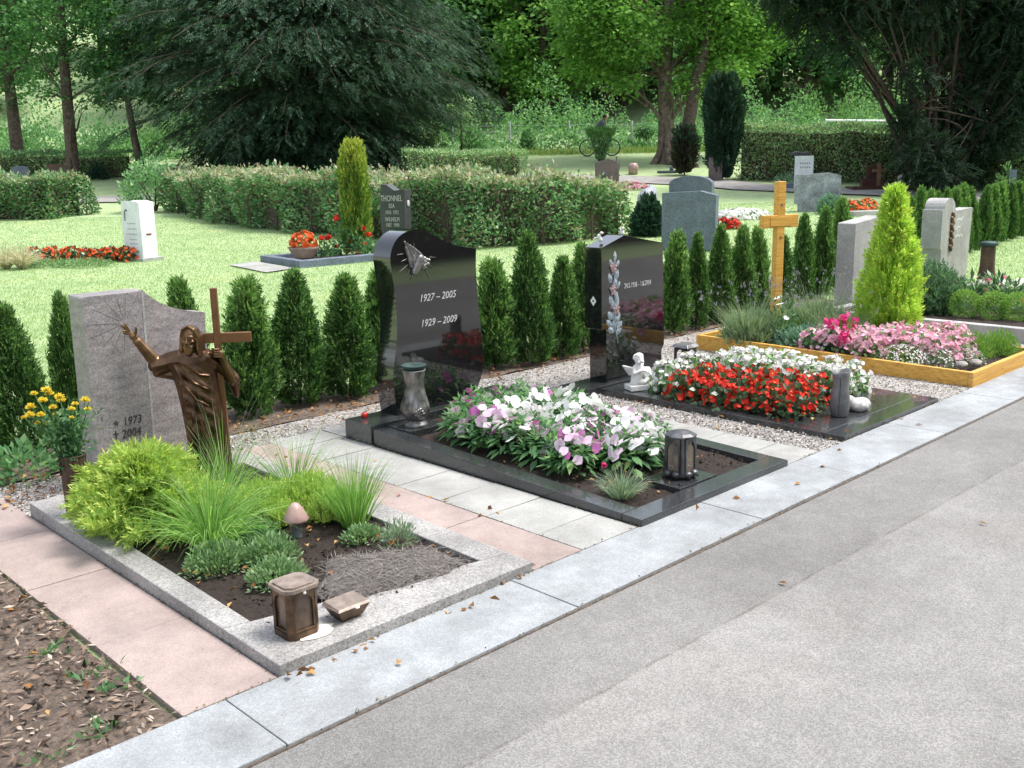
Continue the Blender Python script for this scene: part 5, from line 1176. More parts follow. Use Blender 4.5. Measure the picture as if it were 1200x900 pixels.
# ================================================================== GRAVE 5 and the stones at the right
def grave5():
    root = empty('grave_border', (0, 0, 0), label='weathered concrete border of the grave behind the orange box', cat='grave border')
    x0, x1 = 9.0, 10.25
    for xa, xb, ya, yb in ((x0, x1, 2.64, 2.74), (x0, x0+.1, 2.743, 4.8), (x1-.1, x1, 2.743, 4.8), (x0, x1, 4.803, 4.9)):
        b = MB(); b.box(xa, xb, ya, yb, -.02, .125); b.build('rail', M['concrete'], root, bevel=.006)
    soil_bed('planting_soil', x0+.08, x1-.08, 2.72, 4.82, .09, .1)
    Yf = 4.98
    a = onY(1003, 262, Yf); a2 = onY(985, 257, Yf); cx = a[0]; dep = .2
    st = empty('headstone', (cx, Yf, 0), label='plain pale grey slab headstone half hidden by the lime green conifer', cat='headstone')
    b = MB(); b.prism([(0, 0), (.62, 0), (.62, a[2]+.05), (0, a[2])], 0, dep, 'y'); b.build('slab', M['palegrey'], st, bevel=.008)
    Yf = 5.0
    c0 = onY(1105, 246, Yf); cx = c0[0]; m = mpp(c0); st = empty('headstone', (cx, Yf, 0), label='grey headstone with rounded pillar and a dark bronze flower relief', cat='headstone')
    H0 = c0[2]; r = .17; arc = [(.2+.155*math.cos(t), H0+.0+.13*math.sin(t)) for t in np.linspace(0, pi, 12)]
    b = MB(); b.prism([(0.03, 0), (.42, 0), (.42, H0-.05), (.36, H0-.0)]+arc+[(0., H0-.0), (0., .5), (.03, .48)], 0, .24); b.build('pillar', M['palegrey'], st, bevel=.008)
    w = onY(1139, 243, Yf+.06)[0]-cx; h2 = onY(1139, 243, Yf+.06)[2]
    b = MB(); b.prism([(.423, 0), (w-.05, 0), (w, h2), (.423, H0-.04)], .05, .22); b.build('wing', M['palegrey'], st, bevel=.008)
    b = MB()
    for k in range(16):
        t = k/15.; b.ell((.28+.025*math.sin(k*2.1), -.008, H0-.06-t*.42), (.035, .022, .03), 8, 6)
    for dx, dz, a_ in ((.0, -.05, 0), (.03, -.25, 1), (-.02, -.4, 0)): b.cap((.28, -.01, H0-.06+dz), (.28+.04*(1 if a_ else -1), -.012, H0-.08+dz), .016, .006, 8)
    b.blob('flower_relief', M['bronze'], st, .008, 1)
    b = MB()
    for zi, (ln, k) in enumerate(((.28, 7), (.22, 5), (.3, 8))):
        for q in range(k):
            x = .46+ln*q/k; z = H0-.16-zi*.1+.012*math.sin(q*2.3); b.tube([(x, .0485, z), (x+.015, .0485, z+.03), (x+.028, .0485, z+.002)], .003, 5)
    b.build('engraving', M['white_cast'], st)
    # vase on a mound
    p = onZ(1156, 322, .15); b = MB(); root = empty('grave_vase', (p[0], p[1], .1), 0, 'brown flared vase with a green rim on a stony mound', 'vase')
    m = mpp(p); b.lathe([(.105, 0), (.1, .05), (.085, .16), (.082, .3), (.085, .38), (.08, .4), (.001, .4)], 20); b.build('body', M['brown_vase'], root)
    b = MB(); b.lathe([(.09, .4), (.105, .41), (.105, .44), (.07, .455), (.001, .46)], 20); b.build('insert', M['verdigris'], root)
    p = onZ(1156, 345, .1); b = MB()
    for k in range(26): d = dome_pts(1, .3, .25, .22, .6)[0][0]; b.ell(d, (random.uniform(.05, .09), random.uniform(.04, .07), .04), 8, 6, jit=.1)
    o = b.blob('mound', M['pebble'], None, .015, 1); o.location = (p[0], p[1], .06); o.name = 'stone_mound'; tag(o, 'heap of brown stones below the brown vase with the green rim', 'stone mound')
    a = onZ(1095, 366, .1); o = mound('rosemary', (9.68, 4.1, .08), .36, .36, .56, 3200, L['rosemary'], .07, .009, 'dense grey green rosemary bush behind the concrete border', 'shrub', None, .8, spray=True, lo=.25)
    for px, py, lb in ((1137, 372, 'clipped bright green box ball left of its neighbour on the concrete border'), (1172, 374, 'clipped bright green box ball in the middle of the concrete bordered bed'), (1199, 376, 'clipped green box ball cut off by the picture edge')):
        a = onZ(px, py, .1); root = empty('box_ball', (a[0]+.05, a[1]+.08, .09), 0, lb, 'box ball'); n = 2200; d = rdir(n); npmesh('foliage', leafquads(d*.135*rng.uniform(.8, 1.03, (n, 1))+[0, 0, .12], d+rng.normal(0, .45, (n, 3)), rdir(n), .022, .009), 4, L['sedum'], parent=root)
    for i, (px, py, h, fl, lb) in enumerate(((1118, 360, .3, 'hotpink_petals', 'dark leaved impatiens with coral red flowers beside the rosemary'), (1150, 360, .3, 'salmon_petals', 'dark leaved impatiens with a few salmon flowers below the stony mound'), (1178, 362, .33, 'hotpink_petals', 'dark leaved impatiens with one large magenta flower'), (1198, 366, .28, 'red_petals', 'dark leaved impatiens with small red flowers at the picture edge'))):
        a = onZ(px, py, .1); root = empty('impatiens', (a[0]+.12, a[1]+.16, .09), 0, lb, 'flowering plant'); n = 260; P, d = dome_pts(n, .2, .2, h, .4)
        npmesh('foliage', leafquads(P, d*[1, 1, .6]+rng.normal(0, .35, (n, 3)), np.tile([0, 0, 1.], (n, 1)), rng.uniform(.07, .12, n), .036, .18), 4, [L['impatiens'], L['begonia']], rng.integers(0, 2, n), root)
        k = (12, 7, 3, 5)[i]; P, d = dome_pts(k, .2, .2, h*1.03, .97); npmesh('blossoms', petals(P, d+[-.4, -.4, .5], .034, 5), 4, F[fl], parent=root)
    p = onZ(1185, 345, .1); mound('golden_creeper', (p[0], p[1], .05), .35, .3, .2, 700, L['yellowleaf'], .05, .03, 'yellow variegated ground cover behind the magenta impatiens', 'ground cover', None, .3, F['white_petals'], 6, .06, 6)
grave5()

# ================================================================== BACKGROUND: lawn graves
def at2(px, py): p = at(px, py); return p, mpp(p)
def stone(name, pxc, pyb, wpx, hpx, dep, rz, mat, prof, label, cat='headstone', sink=.02, base=None):
    """headstone from its foot pixel; prof: outline fractions (u -.5...5, v 0..1)"""
    p, m = at2(pxc, pyb); w, h = wpx*m/max(.35, abs(math.cos(rz-FACE))), hpx*m*1.01
    root = empty(name, (p[0], p[1], p[2]), rz, label, cat)
    b = MB(); b.prism([(u*w, v*h-(sink if v == 0 else 0)) for u, v in prof], 0, dep); b.build('slab', mat, root, bevel=.012)
    if base: b = MB(); b.box(-w*.62, w*.62, -.06, dep+.06, -.06, .05); b.build('plinth', base, root, bevel=.006)
    return root, p, w, h
RECT = [(-.5, 0), (.5, 0), (.5, 1), (-.5, 1)]
SLANT = [(-.5, 0), (.5, 0), (.5, .93), (.2, 1), (-.5, .97)]
ROUND = [(-.5, 0), (.5, 0), (.5, .86)]+[(.5*math.cos(t), .86+.14*math.sin(t)) for t in np.linspace(.25, pi-.25, 7)]+[(-.5, .86)]
GABLE = [(-.5, 0), (.5, 0), (.5, .85), (.05, 1), (-.5, .88)]
def bars(root, w, h, rows, mat, y=-.003, x0=-.3, th=.02):
    """weathered, unreadable lines of lettering as short engraved strokes"""
    b = MB()
    for v, u0, u1, k in rows:
        for i in range(k):
            a = u0+(u1-u0)*i/k; e = (u1-u0)/k*.68; z = v*h
            b.box(a*w, (a+e*.35)*w, y, y+.004, z-th/2, z+th/2); b.box((a+e*.36)*w, (a+e)*w, y, y+.004, z+(th/2-th*.3)*(1 if i % 2 else -1)-th*.12, z+(th/2-th*.3)*(1 if i % 2 else -1)+th*.12)
    b.build('worn_lettering', mat, root)
def lawn_graves():
    # white marble headstone and its flower strip
    r, p, w, h = stone('headstone', 158, 305, 29, 68, .3, FACE+R(-36), M['white_stone'], [(-.25, 0), (.5, 0), (.5, .97), (.1, 1), (-.45, .99), (-.5, .55), (-.5, .32)], 'white marble headstone with worn dark lettering alone on the lawn', base=M['palegrey'])
    bars(r, w, h, [(.62, -.2, .25, 6), (.53, -.2, .3, 7), (.44, -.3, .3, 8), (.35, -.15, .25, 6), (.28, -.15, .3, 7)], M['zinc'])
    b = MB(); b.tube([(-.3*w, -.004, .66*h), (-.3*w, -.004, .8*h), (-.22*w, -.004, .85*h), (-.15*w, -.004, .83*h)], .012, 6); b.build('engraved_flower', M['zinc'], r)
    b = MB(); b.box(w*.5, w*.5+.004, .1, .2, h*.42, h*.45); b.build('maker_plate', M['red_badge'], r)
    g = 'red begonias in front of the white marble headstone'
    proto = begonia_proto(L['begonia'], F['orange_petals'], h=.22, r=.17, nf=34, fr=.03, leaf=.06)
    sp = []
    for px in (40, 57, 62, 78, 84, 98, 104, 112, 122, 130, 136, 148, 153): q = at(px, 305+random.uniform(-1, 1)); sp.append((q[0], q[1], q[2]))
    place(proto, sp, 'orange red begonia in the strip beside the white marble headstone', g)
    for px, rx, lb in ((58, .5, 'low grey green ground cover left part of the strip before the white headstone'), (100, .55, 'low grey green ground cover right part of the strip before the white headstone')):
        q = at(px, 312); mound('ground_cover', q, rx, .3, .12, 900, L['bluegreen'], .05, .025, lb, 'ground cover', None, .3, rz=FACE)
    for px, lb in ((8, 'pale dry ornamental grass tuft at the left picture edge'), (26, 'pale dry ornamental grass tuft next to the red begonia strip')):
        q = at(px, 315); grass_clump(q, 260, .5, .9, lb, 1., .014, 0, 'pale')
    # planter grave with roses and the dark stone
    q0 = at(265+40, 309); root = empty('grave_border', (0, 0, 0), label='dark granite border on the lawn with a planter bowl and red roses', cat='grave border')
    A, B_ = at(351, 314), at(446, 305); C_ = at(305, 307); D_ = B_+(C_-A)
    def railb(a, b_, wd):
        d = (b_-a)/np.linalg.norm(b_-a); n = np.array([-d[1], d[0], 0])*wd; z = .11
        mb = MB(); q = [a, b_, b_+n, a+n]; mb.hexa([(v[0], v[1], -.05) for v in q]+[(v[0], v[1], float(terrain(v[0], v[1]))+z) for v in q]); mb.build('rail', M['bluegrey'], root, bevel=.01)
    railb(A, B_, .14); railb(C_, A+(C_-A)*.02, .14); railb(D_, C_, .14)
    c = (A+B_+C_+D_)/4; mb = MB(); q = [A, B_, D_, C_]; mb.add([(v[0]*.97+c[0]*.03, v[1]*.97+c[1]*.03, .075) for v in q], [(0, 1, 2, 3)]); tag(mb.build('planting_soil', M['soil']), kind='structure')
    mb = MB(); e = A+(B_-A)*.38; f = C_+(D_-C_)*.38; q = [A, e, f, C_]; mb.add([(v[0]*.95+c[0]*.05, v[1]*.95+c[1]*.05, .085) for v in q], [(0, 1, 2, 3)]); tag(mb.build('gravel_bed', M['gravel']), kind='structure')
    mb = MB(); q = [at(268, 311), at(300, 307), at(345, 315), at(312, 320)]; mb.add([(v[0], v[1], v[2]+.012) for v in q], [(3, 2, 1, 0)]); tag(mb.build('pavement', M['grey_slab']), kind='structure')
    p = at(357, 306); m = mpp(p); b = MB(); b.lathe([(.001, 0), (.16, 0), (.17, .02), (.25, .15), (.27, .19), (.25, .19), (.2, .13), (.001, .12)], 24)
    root = empty('planter_bowl', (p[0], p[1], .1), 0, 'round brown planter bowl on the dark lawn grave border', 'planter'); b.build('bowl', M['terracotta'], root)
    pb = begonia_proto(L['begonia_g'], F['orange_petals'], h=.26, r=.22, nf=110, fr=.036, leaf=.05, nl=200); pb.location = (p[0], p[1], .28); tag(pb, 'dome of orange red begonias filling the planter bowl', 'flowering plant')
    for i, (px, py, hh, lb) in enumerate(((383, 304, .36, 'low red rose bush right of the planter bowl'), (400, 300, .62, 'tall red rose bush with three dark red blooms'), (422, 300, .5, 'red rose bush next to the golden yew column'), (434, 302, .3, 'small red rose bush at the foot of the golden yew column'))):
        q = at(px, py); r = mound('rose_bush', (q[0], q[1], .1), .22, .2, hh, 220, L['rose'], .07, .045, lb, 'shrub', None, .4, lo=.2)
        k = (5, 4, 4, 2)[i]*9; P, d = dome_pts(k//9, .22, .2, hh*1.05, .95); P = np.repeat(P, 9, 0); npmesh('blossoms', petals(P+rng.normal(0, .012, P.shape), rdir(k)+[0, 0, .6], .045, 4), 4, F['red_petals'], parent=r)
    pr = lambda t: np.interp(t, [0, .1, .6, .9, 1], [.8, 1, 1, .8, .35]); p = at(419, 298); m = mpp(p)
    o = cone_shrub('yew_column', (298-172)*m*1.0, 16*m, 3200, [L['yewgold'], L['yewtop']], pr, up=.82, spray=.17, k=4, tippow=3.5, wr=.12, lean=.12, inner=.5, label='golden topped columnar yew on the lawn grave', cat='yew'); o.location = p
    r, p, w, h = stone('headstone', 462, 292, 31, 74, .25, FACE+R(-22), M['darkgrey'], [(-.4, 0), (.45, 0), (.5, .92), (.1, .9), (-.2, .99), (-.42, 1), (-.5, .5)], 'dark grey headstone with white lettering beside the golden yew column')
    m2 = mpp(p); k = m2*1.06
    for s, v, sz in (('THONNEL', .74, .155), ('IDA', .635, .12), ('1910  1972', .54, .1), ('WILHELM', .43, .115), ('1907  1990', .345, .1)): text(s, -.02*w, -.004, v*h, sz, M['silver'], r, 'CENTER', sx=.62, ext=.002)
    b = MB(); b.ell((.5*w+.01, .12, .7*h), (.012, .05, .06), 10, 8); b.build('medallion', M['silver'], r)
    # blue grey stones beyond the thujas
    r, p, w, h = stone('headstone', 806, 294, 58, 68, .22, FACE+R(-24), M['bluegrey'], SLANT, 'large plain blue grey headstone beyond the thujas, nearer of two')
    r, p, w, h = stone('headstone', 808, 272, 46, 64, .22, FACE+R(-24), M['bluegrey'], ROUND, 'smaller blue grey headstone standing behind the larger blue grey one')
    p, m = at2(758, 262); b = MB()
    b.ell((0, 0, .3), (.32, .2, .5), 16, 12, jit=.08); b.ell((-.2, 0, .1), (.3, .2, .3), 12, 10, jit=.1); b.ell((.12, .02, .55), (.22, .16, .3), 12, 10, jit=.08)
    o = b.blob('boulder', M['marbled'], None, .03, 1, disp=lambda c: .02*np.sin(c[:, 0]*17+c[:, 2]*9)*np.sin(c[:, 2]*13)); o.location = p; tag(o, 'rough grey boulder headstone behind the round green shrub', 'headstone')
    p, m = at2(760, 276); o = mound('round_shrub', p, 19*m, 19*m, 52*m, 2600, L['cypress'], .12, .03, 'dark green rounded shrub left of the blue grey headstones', 'shrub', None, .3, spray=True)
    q = at(868, 256); mound('white_flowers', q, .75, .35, .22, 420, L['bluegreen'], .07, .04, 'bed of white flowers on the lawn right of the blue grey headstones', 'flowering plant', None, .4, F['white_petals'], 420, .05, 4, rz=FACE)
    for px, lb in ((847, 'left one of two small red flower clumps under the white flowers'), (859, 'right one of two small red flower clumps under the white flowers')):
        q = at(px, 268); mound('red_flowers', q, .16, .16, .22, 90, L['begonia'], .06, .05, lb, 'flowering plant', None, .4, F['red_petals'], 60, .045, 4)
    r, p, w, h = stone('headstone', 957, 248, 50, 44, .24, FACE+R(-14), M['marbled'], [(-.42, 0), (.42, 0), (.42, .2), (.5, .25), (.5, .93), (.25, 1), (-.5, .95), (-.5, .22), (-.42, .18)], 'wide marbled grey headstone on the lawn right of the orange cross')
    q = at(973, 250); mound('juniper', q, .32, .3, .5, 500, L['juniper'], .12, .025, 'small blue green juniper at the foot of the marbled headstone', 'shrub', None, .3, spray=True)
    for px, py, lb in ((990, 246, 'small red and white flower patch left of the pale slab'), (1004, 247, 'small red and white flower patch in front of the pale slab'), (1016, 245, 'small red flower patch behind the pale slab')):
        q = at(px, py); mound('red_flowers', q, .25, .25, .25, 120, L['rose'], .07, .05, lb, 'flowering plant', None, .4, F['orange_petals'], 60, .05, 4)
    p, m = at2(1012, 252); b = MB(); b.box(-.4, .4, -.16, .16, -.02, .1); tag(b.build('memorial_slab', M['palegrey'], None, bevel=.01, loc=p, rz=FACE+.3), 'small pale memorial slab lying by the red flower patches', 'slab')
    # along the far path
    r, p, w, h = stone('headstone', 711, 222, 27, 35, .2, FACE+R(-12), M['red_granite'], GABLE, 'grey gabled headstone beside the far path below the cyclist')
    p, m = at2(712, 226); b = MB(); b.cap((0, 0, .1), (-.12, 0, .38), .1, .08); b.cap((-.05, 0, .1), (.18, 0, .05), .09, .06); b.cap((-.12, 0, .38), (-.13, -.02, .52), .06, .05); b.ell((-.13, -.03, .56), (.07, .08, .09)); b.cap((-.13, -.03, .36), (-.16, -.1, .1), .045, .035)
    o = b.blob('angel_statuette', M['verdigris'], None, .02, 2, rz=FACE); o.location = p; tag(o, 'green bronze crouching statuette in front of the grey gabled headstone', 'statue')
    p, m = at2(723, 207); b = MB(); b.lathe([(.09, 0), (.12, .05), (.05, .1), (.1, .3), (.12, .4), (.05, .5), (.03, .7), (.001, .72)], 14); tag(b.build('grave_lamp', M['pewter_dark'], None, loc=p), 'tall dark grave lamp behind the grey gabled headstone', 'lantern')
    p, m = at2(742, 204); b = MB(); b.lathe([(.001, 0), (.16, 0), (.2, .25), (.14, .4), (.001, .4)], 14); tag(b.build('clay_pot', M['pink_clay'], None, loc=p), 'brown round pot on the grass right of the gabled headstone', 'pot')
    q = at(736, 222); mound('grave_flowers', q, .7, .35, .22, 260, L['rose'], .08, .05, 'pink and white flowers on the grave next to the gabled headstone', 'flowering plant', None, .4, F['rosepink_petals'], 160, .06, 4, rz=FACE)
    p, m = at2(688, 222); b = MB(); b.ell((0, 0, .1), (.35, .22, .25), 14, 10, jit=.08); tag(b.build('pale_rock', M['white_rock'], None, loc=p), 'pale rock at the left foot of the gabled headstone', 'rock')
    r, p, w, h = stone('headstone', 838, 212, 15, 29, .22, FACE+R(-20), M['red_granite'], ROUND, 'narrow reddish headstone under the columnar cypress')
    p, m = at2(826, 213); b = MB(); b.ell((0, 0, .05), (.3, .2, .12), 12, 8, jit=.08); tag(b.build('grave_stone', M['pebble'], None, loc=p), 'low dark stone left of the narrow reddish headstone', 'rock')
    p, m = at2(787, 202); b = MB(); b.box(-.5, .5, -.25, .25, 0, .07); b.lathe([(.001, .07), (.07, .07), (.09, .2), (.001, .2)], 12); tag(b.build('memorial_plate', M['bluegrey'], None, loc=p, rz=FACE), 'flat memorial plate with a small pot under the maple', 'slab')
    r, p, w, h = stone('headstone', 941, 222, 20, 38, .25, FACE+R(-18), M['white_stone'], RECT, 'pale block headstone with dark lettering behind the marbled headstone')
    bars(r, w, h, [(.78, -.2, .4, 5), (.66, -.2, .4, 5)], M['dark_letter'], th=.05)
    p, m = at2(937, 222); q = np.array([p[0], p[1], p[2]+h+.0]); b = MB(); b.tube([(-.3, 0, .06), (-.1, -.02, .12), (.1, 0, .08), (.3, .02, .1)], .05, 8); o = b.build('stone_ornament', M['pewter_dark'], None, loc=(p[0]+.1, p[1]+.1, p[2]+h-.02), rz=FACE); tag(o, 'dark metal ornament on top of the pale block headstone', 'ornament')
    q = at(941, 214); q = q-np.array([SX, SY, 0])*.5; mound('red_flowers', q, .22, .2, .45, 90, L['rose'], .08, .05, 'red flowers in front of the pale block headstone', 'flowering plant', None, .4, F['red_petals'], 60, .06, 4)
    q = at(921, 216); mound('evergreen_cushion', q, .5, .4, .35, 300, L['juniper'], .1, .03, 'low blue green shrub left of the pale block headstone', 'shrub', None, .4)
    p, m = at2(927, 221); b = MB(); b.box(-.35, .35, -.2, .2, 0, .16); tag(b.build('memorial_slab', M['bluegrey'], None, bevel=.01, loc=p, rz=FACE), 'small grey slab at the far path by the pale block headstone', 'slab')
    # wooden cross grave by the hedge
    p, m = at2(1029, 222); root = empty('grave_cross', p, FACE, 'thin dark wooden cross on the grave by the clipped hedge', 'cross'); hh = 30*m
    b = MB(); b.box(-.05, .05, -.04, .04, -.05, hh); b.build('post', M['wood_dark'], root); 
    for s in (-1, 1): b = MB(); xa, xb = sorted((s*.052, s*.2)); b.box(xa, xb, -.035, .035, hh*.66, hh*.78); b.build('arm', M['wood_dark'], root)
    p, m = at2(1024, 222); b = MB(); b.box(-.75, .75, -.35, .35, -.02, .1); b.box(-.35, .3, .0, .25, .1, .32); b.box(-.2, .15, .05, .2, .32, .7); tag(b.build('stepped_stone', M['darkred'], None, loc=p, rz=FACE), 'dark stepped stone base behind the thin wooden cross', 'headstone')
    p, m = at2(1057, 223); b = MB(); b.ell((0, 0, .1), (.5, .35, .18), 14, 10, jit=.06); b.ell((0, 0, .35), (.15, .15, .12), 12, 8); tag(b.build('pale_rock', M['white_rock'], None, loc=p), 'pale stone heap right of the thin wooden cross', 'rock')
    q = at(1070, 222); mound('silver_shrub', q, .35, .3, .5, 260, L['juniper'], .1, .03, 'silvery shrub right of the pale stone heap', 'shrub', None, .5)
    r, p, w, h = stone('headstone', 1185, 232, 8, 32, .2, FACE+R(-10), M['bluegrey'], RECT, 'narrow dark blue grey headstone at the right picture edge')
    q = at(1176, 232); mound('young_shrub', q, .22, .22, .95, 240, L['forest_light'], .1, .06, 'light green young shrub left of the narrow blue grey headstone', 'shrub', None, .4, lo=.3)
    q = at(1168, 236); mound('red_flowers', q, .5, .3, .3, 160, L['begonia'], .07, .05, 'dark red flower patch under the light green young shrub', 'flowering plant', None, .4, F['red_petals'], 30, .06, 4)
    # left background
    for px, py, w_, h_, mt, pf, lb in ((25, 212, 18, 17, 'bluegrey', ROUND, 'rounded dark headstone far left beyond the hedge'), (69, 212, 22, 19, 'darkred', RECT, 'brown red headstone left of the leaning maple trunk')):
        stone('headstone', px, py, w_, h_, .25, FACE+R(15), M[mt], pf, lb)
    q = at(115, 210); mound('round_shrub', q, 12*mpp(q), 12*mpp(q), 19*mpp(q), 900, L['cypress'], .12, .05, 'dark round clipped bush beyond the left hedge', 'shrub', None, .3)
    p, m = at2(588, 219); root = empty('headstone', p, FACE, 'low dark red headstone behind the long hedge', 'headstone'); hh = 14*m; b = MB(); b.prism([(-.7, 0), (.62, 0), (.66, hh*.7), (.35, hh), (-.45, hh), (-.72, hh*.8)], 0, .25); b.build('slab', M['darkred'], root, bevel=.02)
lawn_graves()

# ================================================================== HEDGES
def hedge(name, base, heights, thick, n, mats, ln, w, label, topshare=.8, rough=.06, core='herb'):
    """clipped hedge along ground points; leaves cover its faces, a twiggy mass fills it"""
    root = empty(name, (0, 0, 0), 0, label, 'hedge'); P = np.array(base); k = len(P)
    seg = np.linalg.norm(np.diff(P[:, :2], axis=0), axis=1); cum = np.concatenate([[0], np.cumsum(seg)]); Lt = cum[-1]
    def pos(u): return np.stack([np.interp(u, cum, P[:, 0]), np.interp(u, cum, P[:, 1])], -1)
    def nor(u): a = pos(np.clip(u-.3, 0, Lt)); b = pos(np.clip(u+.3, 0, Lt)); d = unit(b-a); return np.stack([-d[:, 1], d[:, 0]], -1)
    def hgt(u): return np.interp(u, cum, heights)*(1+min(.06, rough*.5)*(np.sin(u*2.1)+.8*np.sin(u*5.3+1)))
    u = rng.random(n)*Lt; f = rng.random(n); hh = hgt(u)
    side = np.where(f < .55, 0, np.where(f < .72, 1, 2))      # front, back, top
    o = np.where(side == 0, 0+np.abs(rng.normal(0, rough*1.3, n))-rough*.4*np.sin(u*3.3), np.where(side == 1, thick-np.abs(rng.normal(0, rough, n)), rng.random(n)*thick))
    v = np.where(side == 2, hh-np.abs(rng.normal(0, rough, n)), hh*rng.random(n)**.9)
    bulge = (.06+rough)*np.sin(u*2.3+1)*np.sin(v*3+u); o = o-np.where(side == 0, bulge, 0)
    xy = pos(u)+nor(u)*o[:, None]; z = terrain(xy[:, 0], xy[:, 1])+v+.02
    A = np.concatenate([xy, z[:, None]], 1); nn = nor(u); D = np.concatenate([-nn*np.where(side == 1, -1, np.where(side == 0, 1, 0))[:, None], np.where(side == 2, 1, .1)[:, None]], 1)+rng.normal(0, .6, (n, 3))
    q_ = rng.random(n); mi = np.where((v > hh*.9) & (rng.random(n) < topshare), 1, np.where(q_ < .07, 1, np.where(q_ < .2, 2, 0)))
    up_ = (side == 2) & (rng.random(n) < .12*min(1, rough*8)); A[up_, 2] += rng.uniform(.02, .16, up_.sum())
    npmesh('foliage', leafquads(A, D, rdir(n), ln*rng.uniform(.5, 1.5, n), w*rng.uniform(.6, 1.3, n), .2), 4, mats+[L['hedgebrown']], mi, root)
    us = np.arange(.1, Lt-.1, .35); b = MB(); vs = []
    for q in us:
        q_ = np.array([q]); c = pos(q_)[0]; m = nor(q_)[0]; h = hgt(q_)[0]
        for o_, v_ in ((.28, -.05), (.26, h*.6), (.28, h-.2), (thick-.28, h-.2), (thick-.26, -.05)): 
            x = c+m*o_; vs.append((x[0], x[1], float(terrain(x[0], x[1]))+v_))
    kk = len(us); b.add(vs, [(i*5+j, (i+1)*5+j, (i+1)*5+j+1, i*5+j+1) for i in range(kk-1) for j in range(4)]+[(0, 1, 2, 3, 4), tuple((kk-1)*5+j for j in (4, 3, 2, 1, 0))]); b.build('twigs', M['twig'], root)
    for q in np.arange(.3, Lt, .7):
        q_ = np.array([q+random.uniform(-.2, .2)]); c = pos(q_)[0]+nor(q_)[0]*random.uniform(-.02, .08); h = hgt(q_)[0]; z = float(terrain(c[0], c[1]))
        b = MB(); b.tube([(c[0], c[1], z), (c[0]+random.uniform(-.1, .1), c[1], z+h*.5), (c[0]+random.uniform(-.2, .2), c[1]+random.uniform(-.1, .1), z+h*.95)], [.02, .015, .008], 5); b.build('branch', M['twig'], root)
    return root
def hedges():
    pts = [(196, 247), (230, 256), (300, 269), (430, 280), (560, 291), (640, 287), (700, 281), (742, 274)]; base = [at(*q) for q in pts]
    tops = [208, 207, 207, 209, 211, 213, 216, 218]; hs = [(q[1]-t)*mpp(b_)*1.03 for q, t, b_ in zip(pts, tops, base)]
    hedge('hedge', base, hs, .9, 42000, [L['hedge'], L['hedgetop']], .085, .055, 'long leafy hedge with pale top shoots crossing the middle of the lawn', .75, .17)
    q = at(640, 262); q = q; mound('red_flowers', (q[0]-.1, q[1]-.1, q[2]+.62), .5, .12, .3, 40, L['hedge'], .08, .05, 'few red blossoms hanging in the long leafy hedge', 'flowering plant', None, .2, F['orange_petals'], 26, .05, 4, rz=FACE)
    pts = [(-60, 260), (0, 258), (60, 257), (112, 250)]; base = [at(*q) for q in pts]; tops = [212, 211, 209, 210]; hs = [(q[1]-t)*mpp(b_) for q, t, b_ in zip(pts, tops, base)]
    hedge('hedge', base, hs, .9, 9000, [L['hedge'], L['hedgetop']], .1, .065, 'leafy hedge at the left picture edge', .35, .09)
    p, m = at2(182, 247); o = mound('lilac_bush', p, 42*m, 30*m, 52*m, 1500, L['hedge'], .11, .07, 'open leafy bush with bare lower stems in the gap between two hedges', 'shrub', None, .2, lo=.5)
    b = MB()
    for k in range(7): a = k*.9; b.tube([(0, 0, -.05), (math.cos(a)*.2, math.sin(a)*.2, .4), (math.cos(a)*.6, math.sin(a)*.5, .9)], [.035, .025, .01], 6)
    b.build('stems', M['twig'], o)
    for k in o.children:
        if k.name.startswith('foliage'): k.location = (0, 0, .25)
    pts = [(478, 222), (540, 219), (620, 215)]; base = [at(*q) for q in pts]; hs = [(q[1]-180)*mpp(b_) for q, b_ in zip(pts, base)]
    hedge('hedge', base, hs, 1., 9000, [L['hornbeam'], L['hornbeam']], .09, .05, 'low neatly clipped hedge behind the long leafy hedge', .2, .05)
    pts = [(862, 211), (930, 213), (1000, 214), (1070, 215), (1140, 220), (1230, 226)]; base = [at(*q) for q in pts]; hs = [(q[1]-152)*mpp(b_) for q, b_ in zip(pts, base)]
    hedge('hedge', base, hs, 1.2, 26000, [L['hornbeam'], L['hornbeam']], .095, .055, 'tall clipped hedge along the far path on the right', .2, .05)
    pts = [(-60, 211), (20, 210), (150, 208)]; base = [at(*q) for q in pts]; hs = [(q[1]-181)*mpp(b_) for q, b_ in zip(pts, base)]
    hedge('hedge', base, hs, 1., 9000, [L['hornbeam'], L['herb']], .1, .06, 'low clipped hedge behind the far left headstones', .6, .05)
hedges()

# ================================================================== TREES
def leafclouds(centers, radii, n, ln, w, droop=.3, shell=.45):
    """leaves spread through lobes; more of them towards the outside of each lobe"""
    C_ = np.asarray(centers, float); r = np.asarray(radii, float); pr = r**2/np.sum(r**2); idx = rng.choice(len(C_), n, p=pr)
    # leaves hang in small twig clusters
    m = n//9; ci = idx[:m]; d = rdir(m); f = (shell+(1-shell)*rng.random(m)**.6)[:, None]; tw = C_[ci]+d*f*r[ci][:, None]*np.array([1, 1, .75])
    tw = np.repeat(tw, 9, 0); q = rng.normal(0, 1, tw.shape)*ln*1.1; q[:, 2] *= .5; P = tw+q
    D = unit(q)*[1, 1, .3]+np.array([0, 0, -droop])+rng.normal(0, .35, P.shape); N = np.tile([0, 0, 1.], (len(P), 1))+rng.normal(0, .5, P.shape)
    return leafquads(P, D, N, ln*rng.uniform(.6, 1.25, len(P)), w*rng.uniform(.7, 1.2, len(P)), .15, .5)
